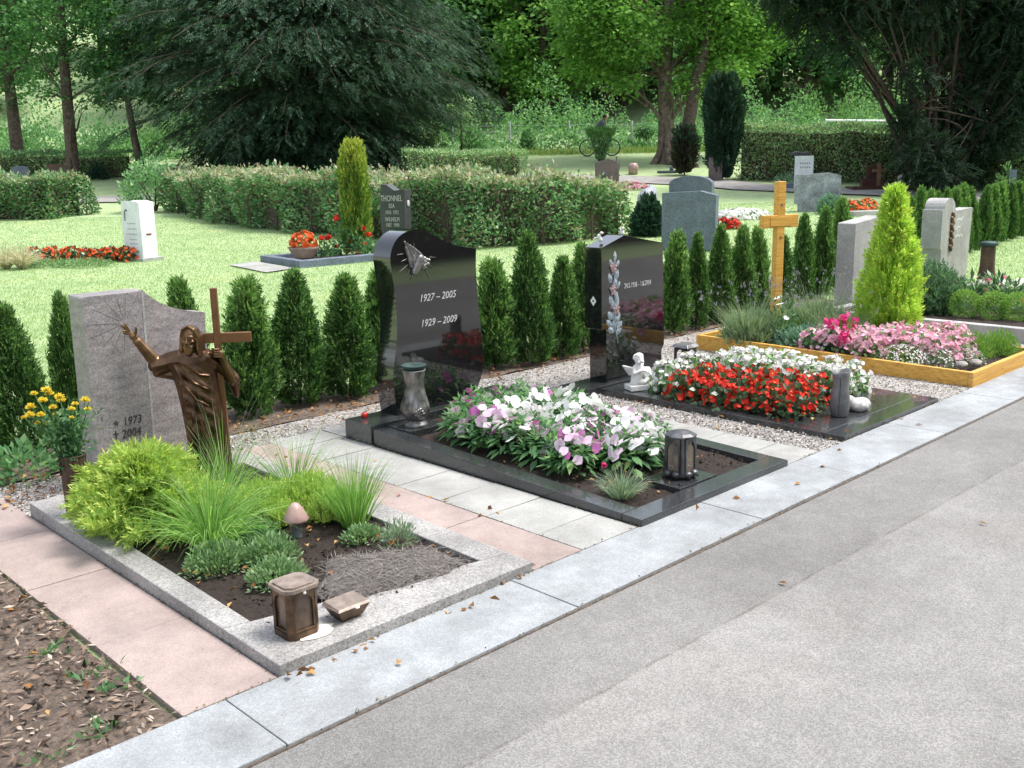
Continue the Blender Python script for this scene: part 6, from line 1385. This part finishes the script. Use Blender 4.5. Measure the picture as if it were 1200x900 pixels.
def limb(mb, a, b_, r0, r1, n=8, sag=.15):
    a = np.asarray(a, float); b_ = np.asarray(b_, float); k = 6; pts = []
    off = rng.normal(0, 1, 3)*np.linalg.norm(b_-a)*.06
    for i in range(k): t = i/(k-1); p = a+(b_-a)*t+off*math.sin(pi*t); p[2] += sag*math.sin(pi*t)*np.linalg.norm((b_-a)[:2])*.4; pts.append(p)
    mb.tube(pts, list(np.linspace(r0, r1, k)), n)
def broadleaf(name, foot, trunkpts, trad, lobes, mat, n, ln, w, label, bark='bark', cat='tree', droop=.3):
    """trunkpts, lobes in world coordinates"""
    root = empty(name, foot, 0, label, cat); f = np.asarray(foot, float); b = MB()
    tp = [np.asarray(p)-f for p in trunkpts]; b.tube(tp, list(np.linspace(trad, trad*.45, len(tp))), 12)
    for i in range(5): a = i*1.26+.3; b.tube([(math.cos(a)*trad*1.7, math.sin(a)*trad*1.7, -.1), (math.cos(a)*trad*.8, math.sin(a)*trad*.8, trad*1.0), (math.cos(a)*trad*.3, math.sin(a)*trad*.3, trad*3.5)], [trad*.4, trad*.4, trad*.3], 6)
    b.build('trunk', M[bark], root)
    b = MB(); C_ = []; r = []
    for c, rr in lobes:
        c = np.asarray(c)-f; C_.append(c); r.append(rr); hs = [t for t in tp if t[2] < c[2]-.2*rr] or [tp[-2]]; s = min(hs, key=lambda t: np.linalg.norm(t-c)-t[2]*.2); limb(b, s, c, trad*.28, trad*.06)
        for _ in range(3): limb(b, c*.5+s*.5, c+rdir(1)[0]*rr*.8, trad*.1, trad*.02, 5)
    b.build('limbs', M[bark], root)
    npmesh('crown', leafclouds(C_, r, n, ln, w, droop), 4, mat, parent=root)
    return root
def trees():
    # central maple, its leaning neighbour trunk
    f = at(780, 191); s = float((f-CC) @ CF)
    T = [f-[0, 0, .2], depth(781, 150, s), depth(779, 90, s), depth(783, 30, s), depth(788, -40, s), depth(790, -120, s)]
    lob = []
    for px, py, r_, ds in ((700, 30, 1.9, 0), (742, 40, 1.5, -1.5), (690, 70, 1.1, 1), (722, 84, .9, 0), (735, 100, .55, -1), (705, -15, 1.7, -1), (830, 30, 1.6, -1), (862, 45, 1.5, 0), (885, 25, 1.4, 1), (842, 85, 1.1, -1), (870, 70, 1.0, .5), (812, 95, .8, -1.2), (900, -10, 1.8, 0), (760, -40, 1.8, 1.5), (840, -45, 1.9, -.5), (680, -45, 1.6, 0), (690, 5, 1.4, -1.8), (915, 40, .9, 0)): lob.append((depth(px, py, s+ds), r_))
    broadleaf('maple_tree', f, T, .36, lob, L['maple'], 30000, .2, .15, 'large maple with pale sunlit trunk and bright green leaves behind the far path', 'bark_light')
    f = at(802, 196); s = float((f-CC) @ CF); T = [f-[0, 0, .2], depth(806, 150, s), depth(815, 100, s), depth(828, 50, s), depth(840, -30, s)]
    lob = [(depth(850, 10, s), 1.5), (depth(870, -40, s+1), 2.), (depth(835, 60, s+1), .9), (depth(820, -40, s-1), 1.8)]
    broadleaf('maple_tree', f, T, .3, lob, L['maple'], 7000, .2, .15, 'maple with a leaning dark trunk right of the pale trunked maple')
    p, m = at2(802, 205); pr = lambda t: np.interp(t, [0, .15, .5, .8, 1], [.25, .8, 1, .85, .3]); o = cone_shrub('dried_conifer', 50*m, 13*m, 900, [L['dead'], L['cypress']], pr, up=.8, spray=.35, tipshare=.4, label='half dry brown columnar shrub against the leaning maple trunk', cat='shrub'); o.location = p
    npm = [k for k in o.children if k.name.startswith('foliage')][0]; npm.data.materials[0] = leafmat('brown_needles', (.03, .022, .015), (.06, .045, .03), (.09, .075, .05), .1)
    p, m = at2(846, 211); pr = lambda t: np.interp(t, [0, .08, .2, .5, .85, 1], [.35, .45, .75, 1, .9, .5]); o = cone_shrub('columnar_cypress', 110*m, 20*m, 3600, [L['cypress'], L['yew']], pr, up=.85, spray=.45, k=4, tipshare=.4, wr=.12, lean=.15, inner=.55, label='dark columnar cypress left of the tall clipped hedge', cat='cypress'); o.location = p
    # shaded maples at the left
    g = ((85, 214, [(85, 190), (79, 120), (74, 60), (70, -10), (68, -100)], .26, 'dark maple with a straight trunk between the far left headstones', [(40, 60, 1.5, 0), (60, 20, 1.8, -1), (105, 50, 1.5, 0), (100, 10, 1.8, 1), (30, 10, 1.7, 1), (120, 95, .8, 0), (50, 105, .8, -1), (75, 90, .9, 1), (80, -60, 2.8, 0), (20, -50, 2.4, 0), (140, -40, 2.2, 0), (95, 118, .5, -.6)]),
         (24, 207, [(22, 190), (16, 140), (10, 90), (5, 20), (0, -80)], .3, 'dark maple with a thick trunk at the left picture edge', [(5, 60, 2., 0), (-30, 30, 2.4, 0), (30, 80, 1.1, -1), (10, 110, .9, 0), (-10, -30, 3., 0), (40, 30, 1.4, 1), (45, -60, 2.4, 0)]),
         (167, 214, [(165, 195), (157, 160), (150, 120), (147, 60), (146, -20)], .17, 'slim maple leaning left in front of the dark conifer', [(140, 70, 1.2, 0), (160, 100, .8, -.5), (125, 110, .7, 0), (150, 20, 1.6, 0), (185, 110, .6, .5), (140, -40, 2., 0), (115, 75, .8, .6)]))
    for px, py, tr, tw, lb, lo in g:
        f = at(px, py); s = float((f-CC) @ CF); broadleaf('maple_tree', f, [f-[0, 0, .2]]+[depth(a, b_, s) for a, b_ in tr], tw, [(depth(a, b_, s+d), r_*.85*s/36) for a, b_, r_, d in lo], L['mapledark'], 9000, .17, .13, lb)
    # big dark conifer left of the middle
    def conifer(name, foot, trunk_h, Rf, hs, nb, nspray, mat, label, spray=.5, droopy=.55, asym=None, tr=.28, k=6, bare=0.):
        root = empty(name, foot, 0, label, 'conifer'); b = MB(); b.tube([(0, 0, -.2), (.05, 0, trunk_h*.5), (0, .05, trunk_h)], [tr, tr*.7, .04], 10); b.build('trunk', M['bark'], root)
        b = MB(); A = []; ax = []; pn = []
        for i in range(nb):
            h = hs[0]+(hs[1]-hs[0])*((i+random.random())/nb)**1.35; th = random.uniform(0, 2*pi); Rr = Rf(h)*random.uniform(.6, 1.16)*(asym(th, h) if asym else 1)
            d = np.array([math.cos(th), math.sin(th), 0.]); t = np.linspace(0, 1, 7); up = random.uniform(.1, .3)
            pts = np.stack([d[0]*Rr*t, d[1]*Rr*t, h+Rr*(up*t*1.4-droopy*t**2.2*.9)], 1); pts[:, 2] = np.maximum(pts[:, 2], .12); b.tube(list(pts), list(np.linspace(.05, .008, 7)), 5)
            u = bare+(1-bare)*rng.random(nspray)**.7; P = np.stack([np.interp(u, t, pts[:, c]) for c in range(3)], 1); tang = np.array([np.gradient(pts[:, c]) for c in range(3)]).T; tg = unit(np.stack([np.interp(u, t, tang[:, c]) for c in range(3)], 1))
            side = np.array([-d[1], d[0], 0])*rng.choice([-1, 1], nspray)[:, None]; P = P+side*(rng.random(nspray)*Rr*.16*(1-.5*u))[:, None]+rng.normal(0, .06, P.shape)
            A.append(P); ax.append(tg+side*rng.uniform(.2, .9, nspray)[:, None]+[0, 0, -.15]+rng.normal(0, .25, P.shape)); pn.append(np.tile([0, 0, 1.], (nspray, 1))+rng.normal(0, .25, P.shape))
        b.build('branches', M['bark'], root)
        n_ = 17000; h_ = .25+rng.random(n_)**1.5*8.5; th_ = rng.uniform(0, 6.283, n_); lump = 1+.16*np.sin(3*th_+h_*1.7)+.12*np.sin(5*th_-h_*2.3)
        r_ = np.array([float(Rf(q)) for q in h_])*.86*lump*(.35+.65*rng.random(n_)**.5); P = np.stack([r_*np.cos(th_), r_*np.sin(th_), np.maximum(h_-.05*r_, .1)], 1)
        A.append(P); ax.append(np.stack([np.cos(th_), np.sin(th_), np.full(n_, -.45)], 1)+rng.normal(0, .35, P.shape)); pn.append(np.tile([0, 0, 1.], (n_, 1))+rng.normal(0, .3, P.shape))
        A = np.concatenate(A); ax = np.concatenate(ax); pn = np.concatenate(pn)
        npmesh('crown', sprayquads(A, ax, pn, spray*rng.uniform(.7, 1.3, len(A)), k, 42, .4, .06, .25), 4, mat, parent=root)
        return root
    f = at(345, 212)
    f = np.array([f[0], f[1], f[2]])+np.array([SX, SY, 0])*2.5
    conifer('dark_conifer', f, 11.5, lambda h: np.interp(h, [0, 1.2, 2.6, 4, 5.5, 8, 11], [3.9, 4.7, 6.4, 7.2, 7.2, 5.4, 1.5]), (.2, 11), 640, 80, L['conifer'], 'huge dark drooping conifer behind the long hedge left of the middle', .4, .42, k=6)
    # vase-shaped yew at the right
    f = at(1098, 226); s = float((f-CC) @ CF); root = empty('old_yew', f, 0, 'large dark multi-stemmed yew at the right behind the far path', 'yew'); b = MB(); tips = []
    tg = [(935, -20, 0), (985, 15, -1), (1005, 60, .5), (1020, -30, 1), (1040, 20, -1.5), (1065, -40, .5), (1085, -60, -1), (1110, -50, 1), (1130, -20, -1), (1155, -60, 0), (1180, -10, 1), (1200, 30, -1), (1230, -30, 0), (1010, 90, 0), (1215, 80, .5), (1190, 110, -1)]
    for i, (px, py, ds) in enumerate(tg):
        e = depth(px, py, s+ds)-f; a = np.array([(px-1095)*.0022, (px-1095)*-.0016, 0.]); a = a*1.2; m = a+(e-a)*np.array([.38, .38, .5])
        pts = [a-[0, 0, .1], a+(m-a)*.5, m, m+(e-m)*.5, e]; b.tube([np.asarray(p) for p in pts], [.095, .08, .06, .045, .02], 8); tips.append((m, e))
    b.build('trunk', M['yewbark'], root)
    A = []; ax = []; 
    lob = [(935, 0, .9), (960, 20, 1.0), (940, -50, 1.8), (985, -10, 1.2), (1000, 45, .6), (1030, -10, 1.1), (1060, 20, .9), (1045, -50, 1.8), (1090, 0, 1.2), (1120, 30, 1.1), (1150, 0, 1.4), (1170, 50, 1.2), (1200, 20, 1.6), (1200, 90, 1.1), (1150, 95, .8), (1230, 60, 1.6), (1100, -60, 2.2), (1180, -60, 2.4), (1220, -20, 2.), (1110, 75, .55), (1130, 120, .55), (1085, 130, .5), (1070, 160, .5), (1090, 180, .7), (1110, 160, .7), (1140, 160, .7), (1125, 190, .7), (1150, 135, .6), (1170, 150, .7), (1105, 205, .6), (1062, 140, .3), (1185, 125, .8), (1005, -60, 1.8), (915, -20, .6), (1190, 160, .5), (1075, 195, .4), (1075, 90, .4), (1050, 60, .35)]
    for px, py, r_ in lob:
        c = depth(px, py, s+random.uniform(-1.2, 1.2))-f; k = int(330*r_**1.8)+60; d = rdir(k); A.append(c+d*(r_*rng.random((k, 1))**.4)); ax.append(d*.6+[0, 0, -.1]+rng.normal(0, .5, (k, 3)))
        for _ in range(2): m, e = random.choice(tips); limb(b2 := MB(), m, c, .03, .008, 5); b2.build('limb', M['bark'], root)
    A = np.concatenate(A); ax = np.concatenate(ax); npmesh('crown', sprayquads(A, ax, rdir(len(A))*.6+[0, 0, 1], .42*rng.uniform(.7, 1.3, len(A)), 6, 42, .4, .07, .3), 4, L['yew'], parent=root)
trees()

def woods():
    # broad-leaved and coniferous trees of the wooded slope; three grown forms, copied
    def proto(mat, n, label, lr, ln=.34):
        root = empty('forest_tree', (0, 0, 0), 0, label, 'tree', 'trees of the wooded slope'); b = MB(); b.tube([(0, 0, -.5), (.1, 0, 3), (0, .15, 7), (0, 0, 10)], [.3, .24, .16, .05], 9); b.build('trunk', M['bark'], root)
        C_ = []; r = []; b = MB()
        for i in range(lr):
            a = i*2.4; h = 2.2+8.8*(i+.5)/lr; rr = 3.1*math.sin(pi*min(1, (h-.6)/11.))**.7*random.uniform(.55, 1); C_.append((rr*math.cos(a), rr*math.sin(a), h)); r.append(random.uniform(1.0, 1.7)); limb(b, (0, 0, max(1.5, h-2)), C_[-1], .09, .02, 5)
        b.build('limbs', M['bark'], root); npmesh('crown', leafclouds(C_, r, n, ln, ln*.75, .3, .35), 4, mat, parent=root); return root
    pd = proto(L['forest'], 9000, 'dark leafy tree of the wooded slope beyond the cyclist', 20); pl = proto(L['forest_light'], 8000, 'light green leafy tree of the wooded slope', 18); pm = proto(L['maple'], 8000, 'fresh green leafy tree of the wooded slope', 18)
    spots = []
    for px, py, s, k, sc in ((560, 150, 52, 0, 1.1), (600, 150, 54, 0, 1.1), (640, 150, 56, 0, 1.2), (672, 150, 52, 0, 1.), (730, 150, 54, 0, 1.1), (765, 150, 57, 0, 1.2), (715, 150, 62, 0, 1.4), (820, 150, 54, 0, 1.1), (880, 150, 52, 0, .95), (905, 150, 57, 0, 1.2), (940, 150, 60, 0, 1.1), (645, 140, 48, 2, .75), (600, 120, 66, 2, 1.3), (690, 110, 72, 2, 1.5), (985, 150, 62, 1, 1.), (1030, 150, 66, 1, 1.2), (1075, 150, 62, 1, 1.1), (1120, 150, 66, 1, 1.2), (1170, 150, 62, 0, 1.1), (1215, 150, 58, 1, 1.1), (1260, 150, 60, 0, 1.2),
                               (520, 150, 60, 0, 1.1), (470, 150, 62, 2, 1.2), (420, 150, 66, 0, 1.3), (360, 150, 64, 1, 1.2), (300, 150, 60, 0, 1.2), (250, 150, 66, 1, 1.2), (200, 150, 74, 1, 1.1), (150, 140, 84, 2, 1.), (60, 140, 80, 1, 1.), (0, 150, 66, 0, 1.2), (-50, 150, 60, 0, 1.2), (110, 120, 110, 1, 1.1), (30, 110, 115, 1, 1.2), (-20, 110, 105, 2, 1.3), (180, 110, 120, 2, 1.4), (240, 110, 110, 1, 1.5)):
        if s < 60: s = s+11; sc = sc*1.25
        spots.append((px, s+random.uniform(-1, 1), k, sc))
    for row, s in ((0, 86), (1, 110), (2, 135)):
        for px in range(-80, 1300, 74): 
            if row == 0 and px < 260: continue
            spots.append((px+random.uniform(-25, 25), s+random.uniform(-6, 6), random.choice([0, 0, 1, 2]), random.uniform(1.2, 1.7)))
    used = [0, 0, 0]; pr = [pd, pl, pm]
    for px, s, k, sc in spots:
        l = (px-600)/FPX*s; x = s*SX+l*SY; y = s*SY-l*SX; z = float(terrain(x, y))-.1; rz = random.uniform(0, 6.28); scl = (sc*random.uniform(.9, 1.15), sc*random.uniform(.9, 1.15), sc)
        if not used[k]: o = pr[k]; o.location = (x, y, z); o.rotation_euler[2] = rz; o.scale = scl; used[k] = 1
        else: o = copytree(pr[k], (x, y, z), rz, scl)
    # undergrowth of the slope edge behind the fence
    n = 42000; s = 46.2+rng.random(n)**1.2*9; l = rng.uniform(-.56, .52, n)*s; x = s*SX+l*SY; y = s*SY-l*SX
    hh = (.7+.5*np.sin(l*.7)+.5*np.sin(l*1.9+s)+.4*np.sin(s*1.3))*np.interp(s, [45.5, 47, 50, 55], [.35, .8, 1.3, 2.1]); hh = np.maximum(hh, .25)
    P = np.stack([x, y, terrain(x, y)+hh*rng.random(n)**.5], 1)
    tag(npmesh('undergrowth', leafquads(P, rdir(n)+[0, 0, .4], rdir(n), rng.uniform(.1, .26, n), .1, .2), 4, [L['herb'], L['forest_light'], L['forest']], rng.choice([0, 0, 1, 2], n)), 'rank green weeds and brambles along the edge of the wood', 'undergrowth', kind='stuff')
    # tall grass fringe by the fence
    n = 9000; s = rng.uniform(45.1, 46.4, n); l = rng.uniform(-.1, .2, n)*s; x = s*SX+l*SY; y = s*SY-l*SX; P = np.stack([x, y, terrain(x, y)], 1)
    tag(npmesh('tall_grass', leafquads(P, np.stack([rng.normal(0, .3, n), rng.normal(0, .3, n), np.ones(n)], 1), rdir(n), rng.uniform(.1, .35, n), .03, .1), 4, [L['yellowleaf'], L['herb']], rng.integers(0, 2, n)), 'yellowish rough grass along the wire fence', 'grass', kind='stuff')
    # shrubs and saplings before the wood
    for px, py, wpx, hpx, mt, lb in ((556, 183, 34, 32, 'hedge', 'glossy green bush behind the low clipped hedge'), (506, 184, 40, 36, 'hornbeam', 'dull bush at the right flank of the dark conifer'), (619, 180, 18, 28, 'herb', 'thin light shrub right of the low clipped hedge'), (30, 184, 60, 44, 'herb', 'tangled light bush at the far left'), (120, 184, 56, 40, 'herb', 'light bush between the left maple trunks'), (178, 184, 40, 36, 'forest_light', 'light bush beside the dark conifer'), (945, 150, 50, 50, 'forest_light', 'light bush behind the tall clipped hedge'), (1000, 150, 60, 44, 'forest_light', 'light bush under the metal rail'), (1140, 150, 70, 40, 'forest', 'bush beside the white car'), (672, 150, 60, 40, 'herb', 'herb thicket left of the cyclist'), (770, 160, 44, 34, 'herb', 'herb thicket behind the pale maple trunk')):
        p, m = at2(px, py); mound('bush', p, wpx*m/2, wpx*m/2, hpx*m, 1100, L[mt], .17, .1, lb, 'shrub', None, .4, lo=.35)
    p, m = at2(704, 190); root = empty('vase_shrub', p, 0, 'upright fan-shaped shrub in front of the cyclist', 'shrub'); n = 1500; t = rng.random(n)**.6; th = rng.uniform(0, 6.28, n); rad = (4+15*t**1.3)*m*np.sqrt(rng.random(n)); P = np.stack([rad*np.cos(th), rad*np.sin(th), t*37*m], 1)
    npmesh('foliage', leafquads(P, np.stack([np.cos(th)*.5, np.sin(th)*.5, np.ones(n)], 1)+rng.normal(0, .3, (n, 3)), rdir(n), .17, .06), 4, [L['herb'], L['forest_light'], L['hornbeam']], np.where(t > .7, 1, np.where(rng.random(n) < .5, 0, 2)), root)
    b = MB()
    for k in range(12): a = k*.52; b.tube([(.05*math.cos(a), .05*math.sin(a), 0), (.35*math.cos(a), .35*math.sin(a), 28*m)], [.03, .012], 5)
    b.build('stems', M['twig'], root)
    for px, py, hpx, lb in ((541, 184, 70, 'slender drooping young tree right of the dark conifer'), (757, 176, 30, 'small sapling at the fence left of the pale maple')):
        p, m = at2(px, py); root = empty('sapling', p, 0, lb, 'tree'); b = MB(); b.tube([(0, 0, -.1), (.03, 0, hpx*m*.9)], [.05, .02], 6); b.build('trunk', M['twig'], root)
        h = hpx*m; npmesh('crown', leafclouds([(0, 0, h*.85), (.3*h*.3, 0, h*.7), (-.3*h*.3, .1, h*.72), (0, .2, h*.62)], [h*.2, h*.17, h*.17, h*.15], 1100, .14, .08, .6), 4, L['hornbeam'] if px < 600 else L['herb'], parent=root)
woods()

# ================================================================== FENCE, CYCLIST, RAIL, CAR
def far_things():
    fx = [(531, 177), (598, 176.5), (667, 176), (740, 175.5), (812, 175)]
    for i, (px, py) in enumerate(fx):
        p, m = at2(px, py); b = MB(); b.box(-.035, .035, -.035, .035, -.1, 33*m); o = b.build('fence_post', M['steel'], None, loc=p, bevel=.005)
        tag(o, 'grey metal fence post at the edge of the wood', 'fence post', 'posts of the wire fence')
    p0, p1 = at(531, 177), at(812, 175); root = empty('wire_fence', (0, 0, 0), 0, 'thin wires strung between the grey metal fence posts', 'fence')
    for k in range(4):
        z = .3+.28*k; b = MB(); b.tube([p0+[0, .045, z], p1+[0, .045, z]], .006, 4); b.build('wire', M['steel'], root)
    # cyclist riding to the right
    l_ = (706-600)/FPX*44.4; p = np.array([44.4*SX+l_*SY, 44.4*SY-l_*SX, 0.]); p[2] = float(terrain(p[0], p[1]))
    rz = FACE; root = empty('bicycle', p, rz, 'dark bicycle ridden to the right behind the fan-shaped shrub', 'bicycle'); rw = .34
    for x in (-.53, .53):
        b = MB(); b.tube([(x+rw*math.cos(t), 0, rw+rw*math.sin(t)) for t in np.linspace(0, 2*pi, 33)], .024, 8, cap=False); o = b.build('wheel', M['rubber'], root)
        b = MB(); b.tube([(x+(rw-.03)*math.cos(t), 0, rw+(rw-.03)*math.sin(t)) for t in np.linspace(0, 2*pi, 33)], .01, 6, cap=False)
        for q in range(14): t = 2*pi*q/14; b.tube([(x, .015*(-1)**q, rw), (x+(rw-.03)*math.cos(t), 0, rw+(rw-.03)*math.sin(t))], .0025, 4)
        b.build('rim', M['steel'], o)
    b = MB()
    for a, c in (((-.53, 0, rw), (-.08, 0, .3)), ((-.08, 0, .3), (.38, 0, .78)), ((-.08, 0, .3), (-.22, 0, .86)), ((-.18, 0, .78), (.36, 0, .82)), ((-.53, 0, rw), (-.19, 0, .75)), ((.53, 0, rw), (.37, 0, .9))): b.tube([a, c], .02, 8)
    b.build('frame', M['pewter_dark'], root)
    b = MB(); b.ell((-.23, 0, .9), (.13, .06, .035)); b.build('saddle', M['rubber'], root)
    b = MB(); b.tube([(.4, -.25, .98), (.36, -.1, .97), (.36, .1, .97), (.4, .25, .98)], .015, 8); b.tube([(.37, 0, .9), (.36, 0, .97)], .018, 8); b.build('handlebar', M['rubber'], root)
    per = empty('person', p, rz, 'person in a dark grey T-shirt riding the bicycle, leaning forward on the handlebar', 'person')
    b = MB()
    b.cap((-.2, 0, .98), (.12, 0, 1.36), .14, .16); b.cap((.12, 0, 1.36), (.2, 0, 1.52), .06, .055); b.ell((.25, 0, 1.6), (.095, .08, .12)); b.ell((.35, 0, 1.59), (.025, .015, .02))
    for sy in (-1, 1):
        b.cap((.1, sy*.17, 1.36), (.2, sy*.22, 1.14), .055, .045); b.cap((.2, sy*.22, 1.14), (.385, sy*.235, 1.01), .042, .032); b.cap((.385, sy*.235, 1.01), (.43, sy*.235, .99), .035, .03)
        kn = (.2, sy*.1, .76 if sy < 0 else .92); ft = (-.02, sy*.1, .2) if sy < 0 else (.06, sy*.1, .46)
        b.cap((-.2, sy*.09, .95), kn, .09, .065); b.cap(kn, ft, .06, .042); b.cap(ft, (ft[0]+.16, ft[1], ft[2]-.04), .045, .035)
    b.blob('body', M['skin'], per, .02, 2)
    b = MB(); b.cap((-.2, 0, 1.0), (.12, 0, 1.37), .155, .172)
    for sy in (-1, 1): b.cap((.1, sy*.17, 1.37), (.165, sy*.2, 1.22), .075, .065)
    b.blob('shirt', M['shirt'], per, .02, 2)
    b = MB(); b.cap((-.22, 0, .97), (-.16, 0, 1.02), .15, .15)
    for sy in (-1, 1): b.cap((-.2, sy*.09, .95), (.1, sy*.1, .85 if sy < 0 else .93), .105, .085)
    b.blob('shorts', M['shorts'], per, .02, 2)
    b = MB(); b.ell((.22, 0, 1.635), (.1, .088, .1)); b.build('hair', M['hair'], per)
    # metal rail behind the tall hedge
    a = depth(967, 141, 44); e = depth(1078, 142, 46); root = empty('metal_rail', (0, 0, 0), 0, 'galvanised metal rail rising behind the tall clipped hedge', 'railing')
    b = MB(); b.tube([a, e], .05, 8); b.build('rail', M['steel'], root)
    for t in (0, .4, .8):
        q = a+(e-a)*t; b = MB(); b.tube([q-[0, 0, .045], (q[0], q[1], float(terrain(q[0], q[1]))-.1)], .045, 8); b.build('post', M['steel'], root)
    # white car
    p = depth(1168, 168, 46); z = float(terrain(p[0], p[1])); zt = depth(1168, 134, 46)[2]; 
    root = empty('parked_car', (p[0], p[1], z), FACE, 'white car parked behind the yew at the right', 'car'); z0 = max(0, zt-z-1.5)
    if z0 > .05: root.location[2] = z+z0*0
    out = [(-2., .3), (2.05, .3), (2.1, .65), (1.9, .85), (1.15, .95), (.55, 1.42), (-.9, 1.47), (-1.75, 1.05), (-2.05, .95)]
    b = MB(); b.prism(out, -.82, .82); b.build('body', M['white_paint'], root, bevel=.05)
    for sy in (-1, 1):
        for q in ([(-.75, 1.), (-.05, .98), (-.05, 1.36), (-.7, 1.38)], [(.05, .98), (.95, .97), (.5, 1.33), (.05, 1.36)]):
            b = MB(); y = sy*.826; vs = [(u, y, w_) for u, w_ in q]; b.add(vs, [(0, 1, 2, 3)]); b.build('window', M['carglass'], root)
        for x in (-1.3, 1.3):
            b = MB(); b.tube([(x, sy*.68, .32), (x, sy*.84, .32)], .32, 24); w_ = b.build('wheel', M['rubber'], root); b = MB(); b.tube([(x, sy*.83, .32), (x, sy*.846, .32)], .19, 16); b.build('rim', M['steel'], w_)
    b = MB(); b.add([(1.18, -.7, .965), (1.18, .7, .965), (.6, .62, 1.4), (.6, -.62, 1.4)], [(0, 1, 2, 3)]); b.build('windscreen', M['carglass'], root)
far_things()

# ================================================================== OTHER SIDE OF THE PATH (mirrored in the polished stones)
def behind():
    hedge('hedge', [np.array([x, -4.6, 0.]) for x in (-4., 2., 8., 14., 20.)], [2.3]*5, .9, 9000, [L['forest'], L['forest']], .14, .09, 'tall dark hedge across the path, seen only mirrored in the polished headstones', .2, .08)
    for i, (x, y, sc) in enumerate(((1., -14, 1.), (8., -16, 1.1), (15., -15, 1.2), (-6, -12, 1.1), (22, -13, 1.2))):
        src = [o for o in COL.objects if o.name == 'forest_tree'][0]
        o = copytree(src, (x, y, -.1), i*1.3, sc, label='leafy tree across the path, seen only mirrored in the polished headstones', group='trees across the path')
behind()

# ================================================================== CAMERA, LIGHT
def finish():
    cam = bpy.data.cameras.new('camera'); co = bpy.data.objects.new('camera', cam); COL.objects.link(co)
    cam.sensor_width = 36; cam.lens = 36*FPX/1200; cam.clip_end = 2000; cam.clip_start = .05
    m = Matrix.Identity(4)
    for i in range(3): m[i][0] = CR[i]; m[i][1] = CU[i]; m[i][2] = -CF[i]; m[i][3] = CC[i]
    co.matrix_world = m; SC.camera = co
    w = bpy.data.worlds.new('World'); SC.world = w; w.use_nodes = True; nt = w.node_tree; bg = nt.nodes['Background']
    sky = nt.nodes.new('ShaderNodeTexSky'); sky.sky_type = 'NISHITA'; sky.sun_disc = False
    el, az = R(SUN_EL), SUN_AZ                        # az: direction towards the sun in the XY plane (radians from +X)
    sky.sun_elevation = el; sky.sun_rotation = pi/2-az; sky.air_density = 1.0; sky.dust_density = 3.; sky.ozone_density = .6
    hs = nt.nodes.new('ShaderNodeHueSaturation'); hs.inputs['Saturation'].default_value = .5; nt.links.new(sky.outputs[0], hs.inputs['Color']); nt.links.new(hs.outputs[0], bg.inputs[0]); bg.inputs[1].default_value = SKY
    sl = bpy.data.lights.new('sun', 'SUN'); sl.energy = SUN; sl.angle = R(SUN_ANGLE); sl.color = (1., .965, .92)
    so = bpy.data.objects.new('sun', sl); COL.objects.link(so)
    d = Vector((math.cos(az)*math.cos(el), math.sin(az)*math.cos(el), math.sin(el)))
    so.rotation_euler = d.to_track_quat('Z', 'Y').to_euler()
    so.location = (0, 0, 30)
    vs = SC.view_settings; vs.view_transform = 'Standard'; vs.look = 'None'; vs.exposure = EXPO; vs.gamma = 1
    SC.render.use_persistent_data = False
    SC.cycles.max_bounces = 8; SC.cycles.diffuse_bounces = 4; SC.cycles.transparent_max_bounces = 6
    SC.cycles.use_denoising = True
SUN_EL, SUN_AZ, SUN, SUN_ANGLE, SKY, EXPO = 66, R(-38), 1.6, 18, .15, 1.2
finish()
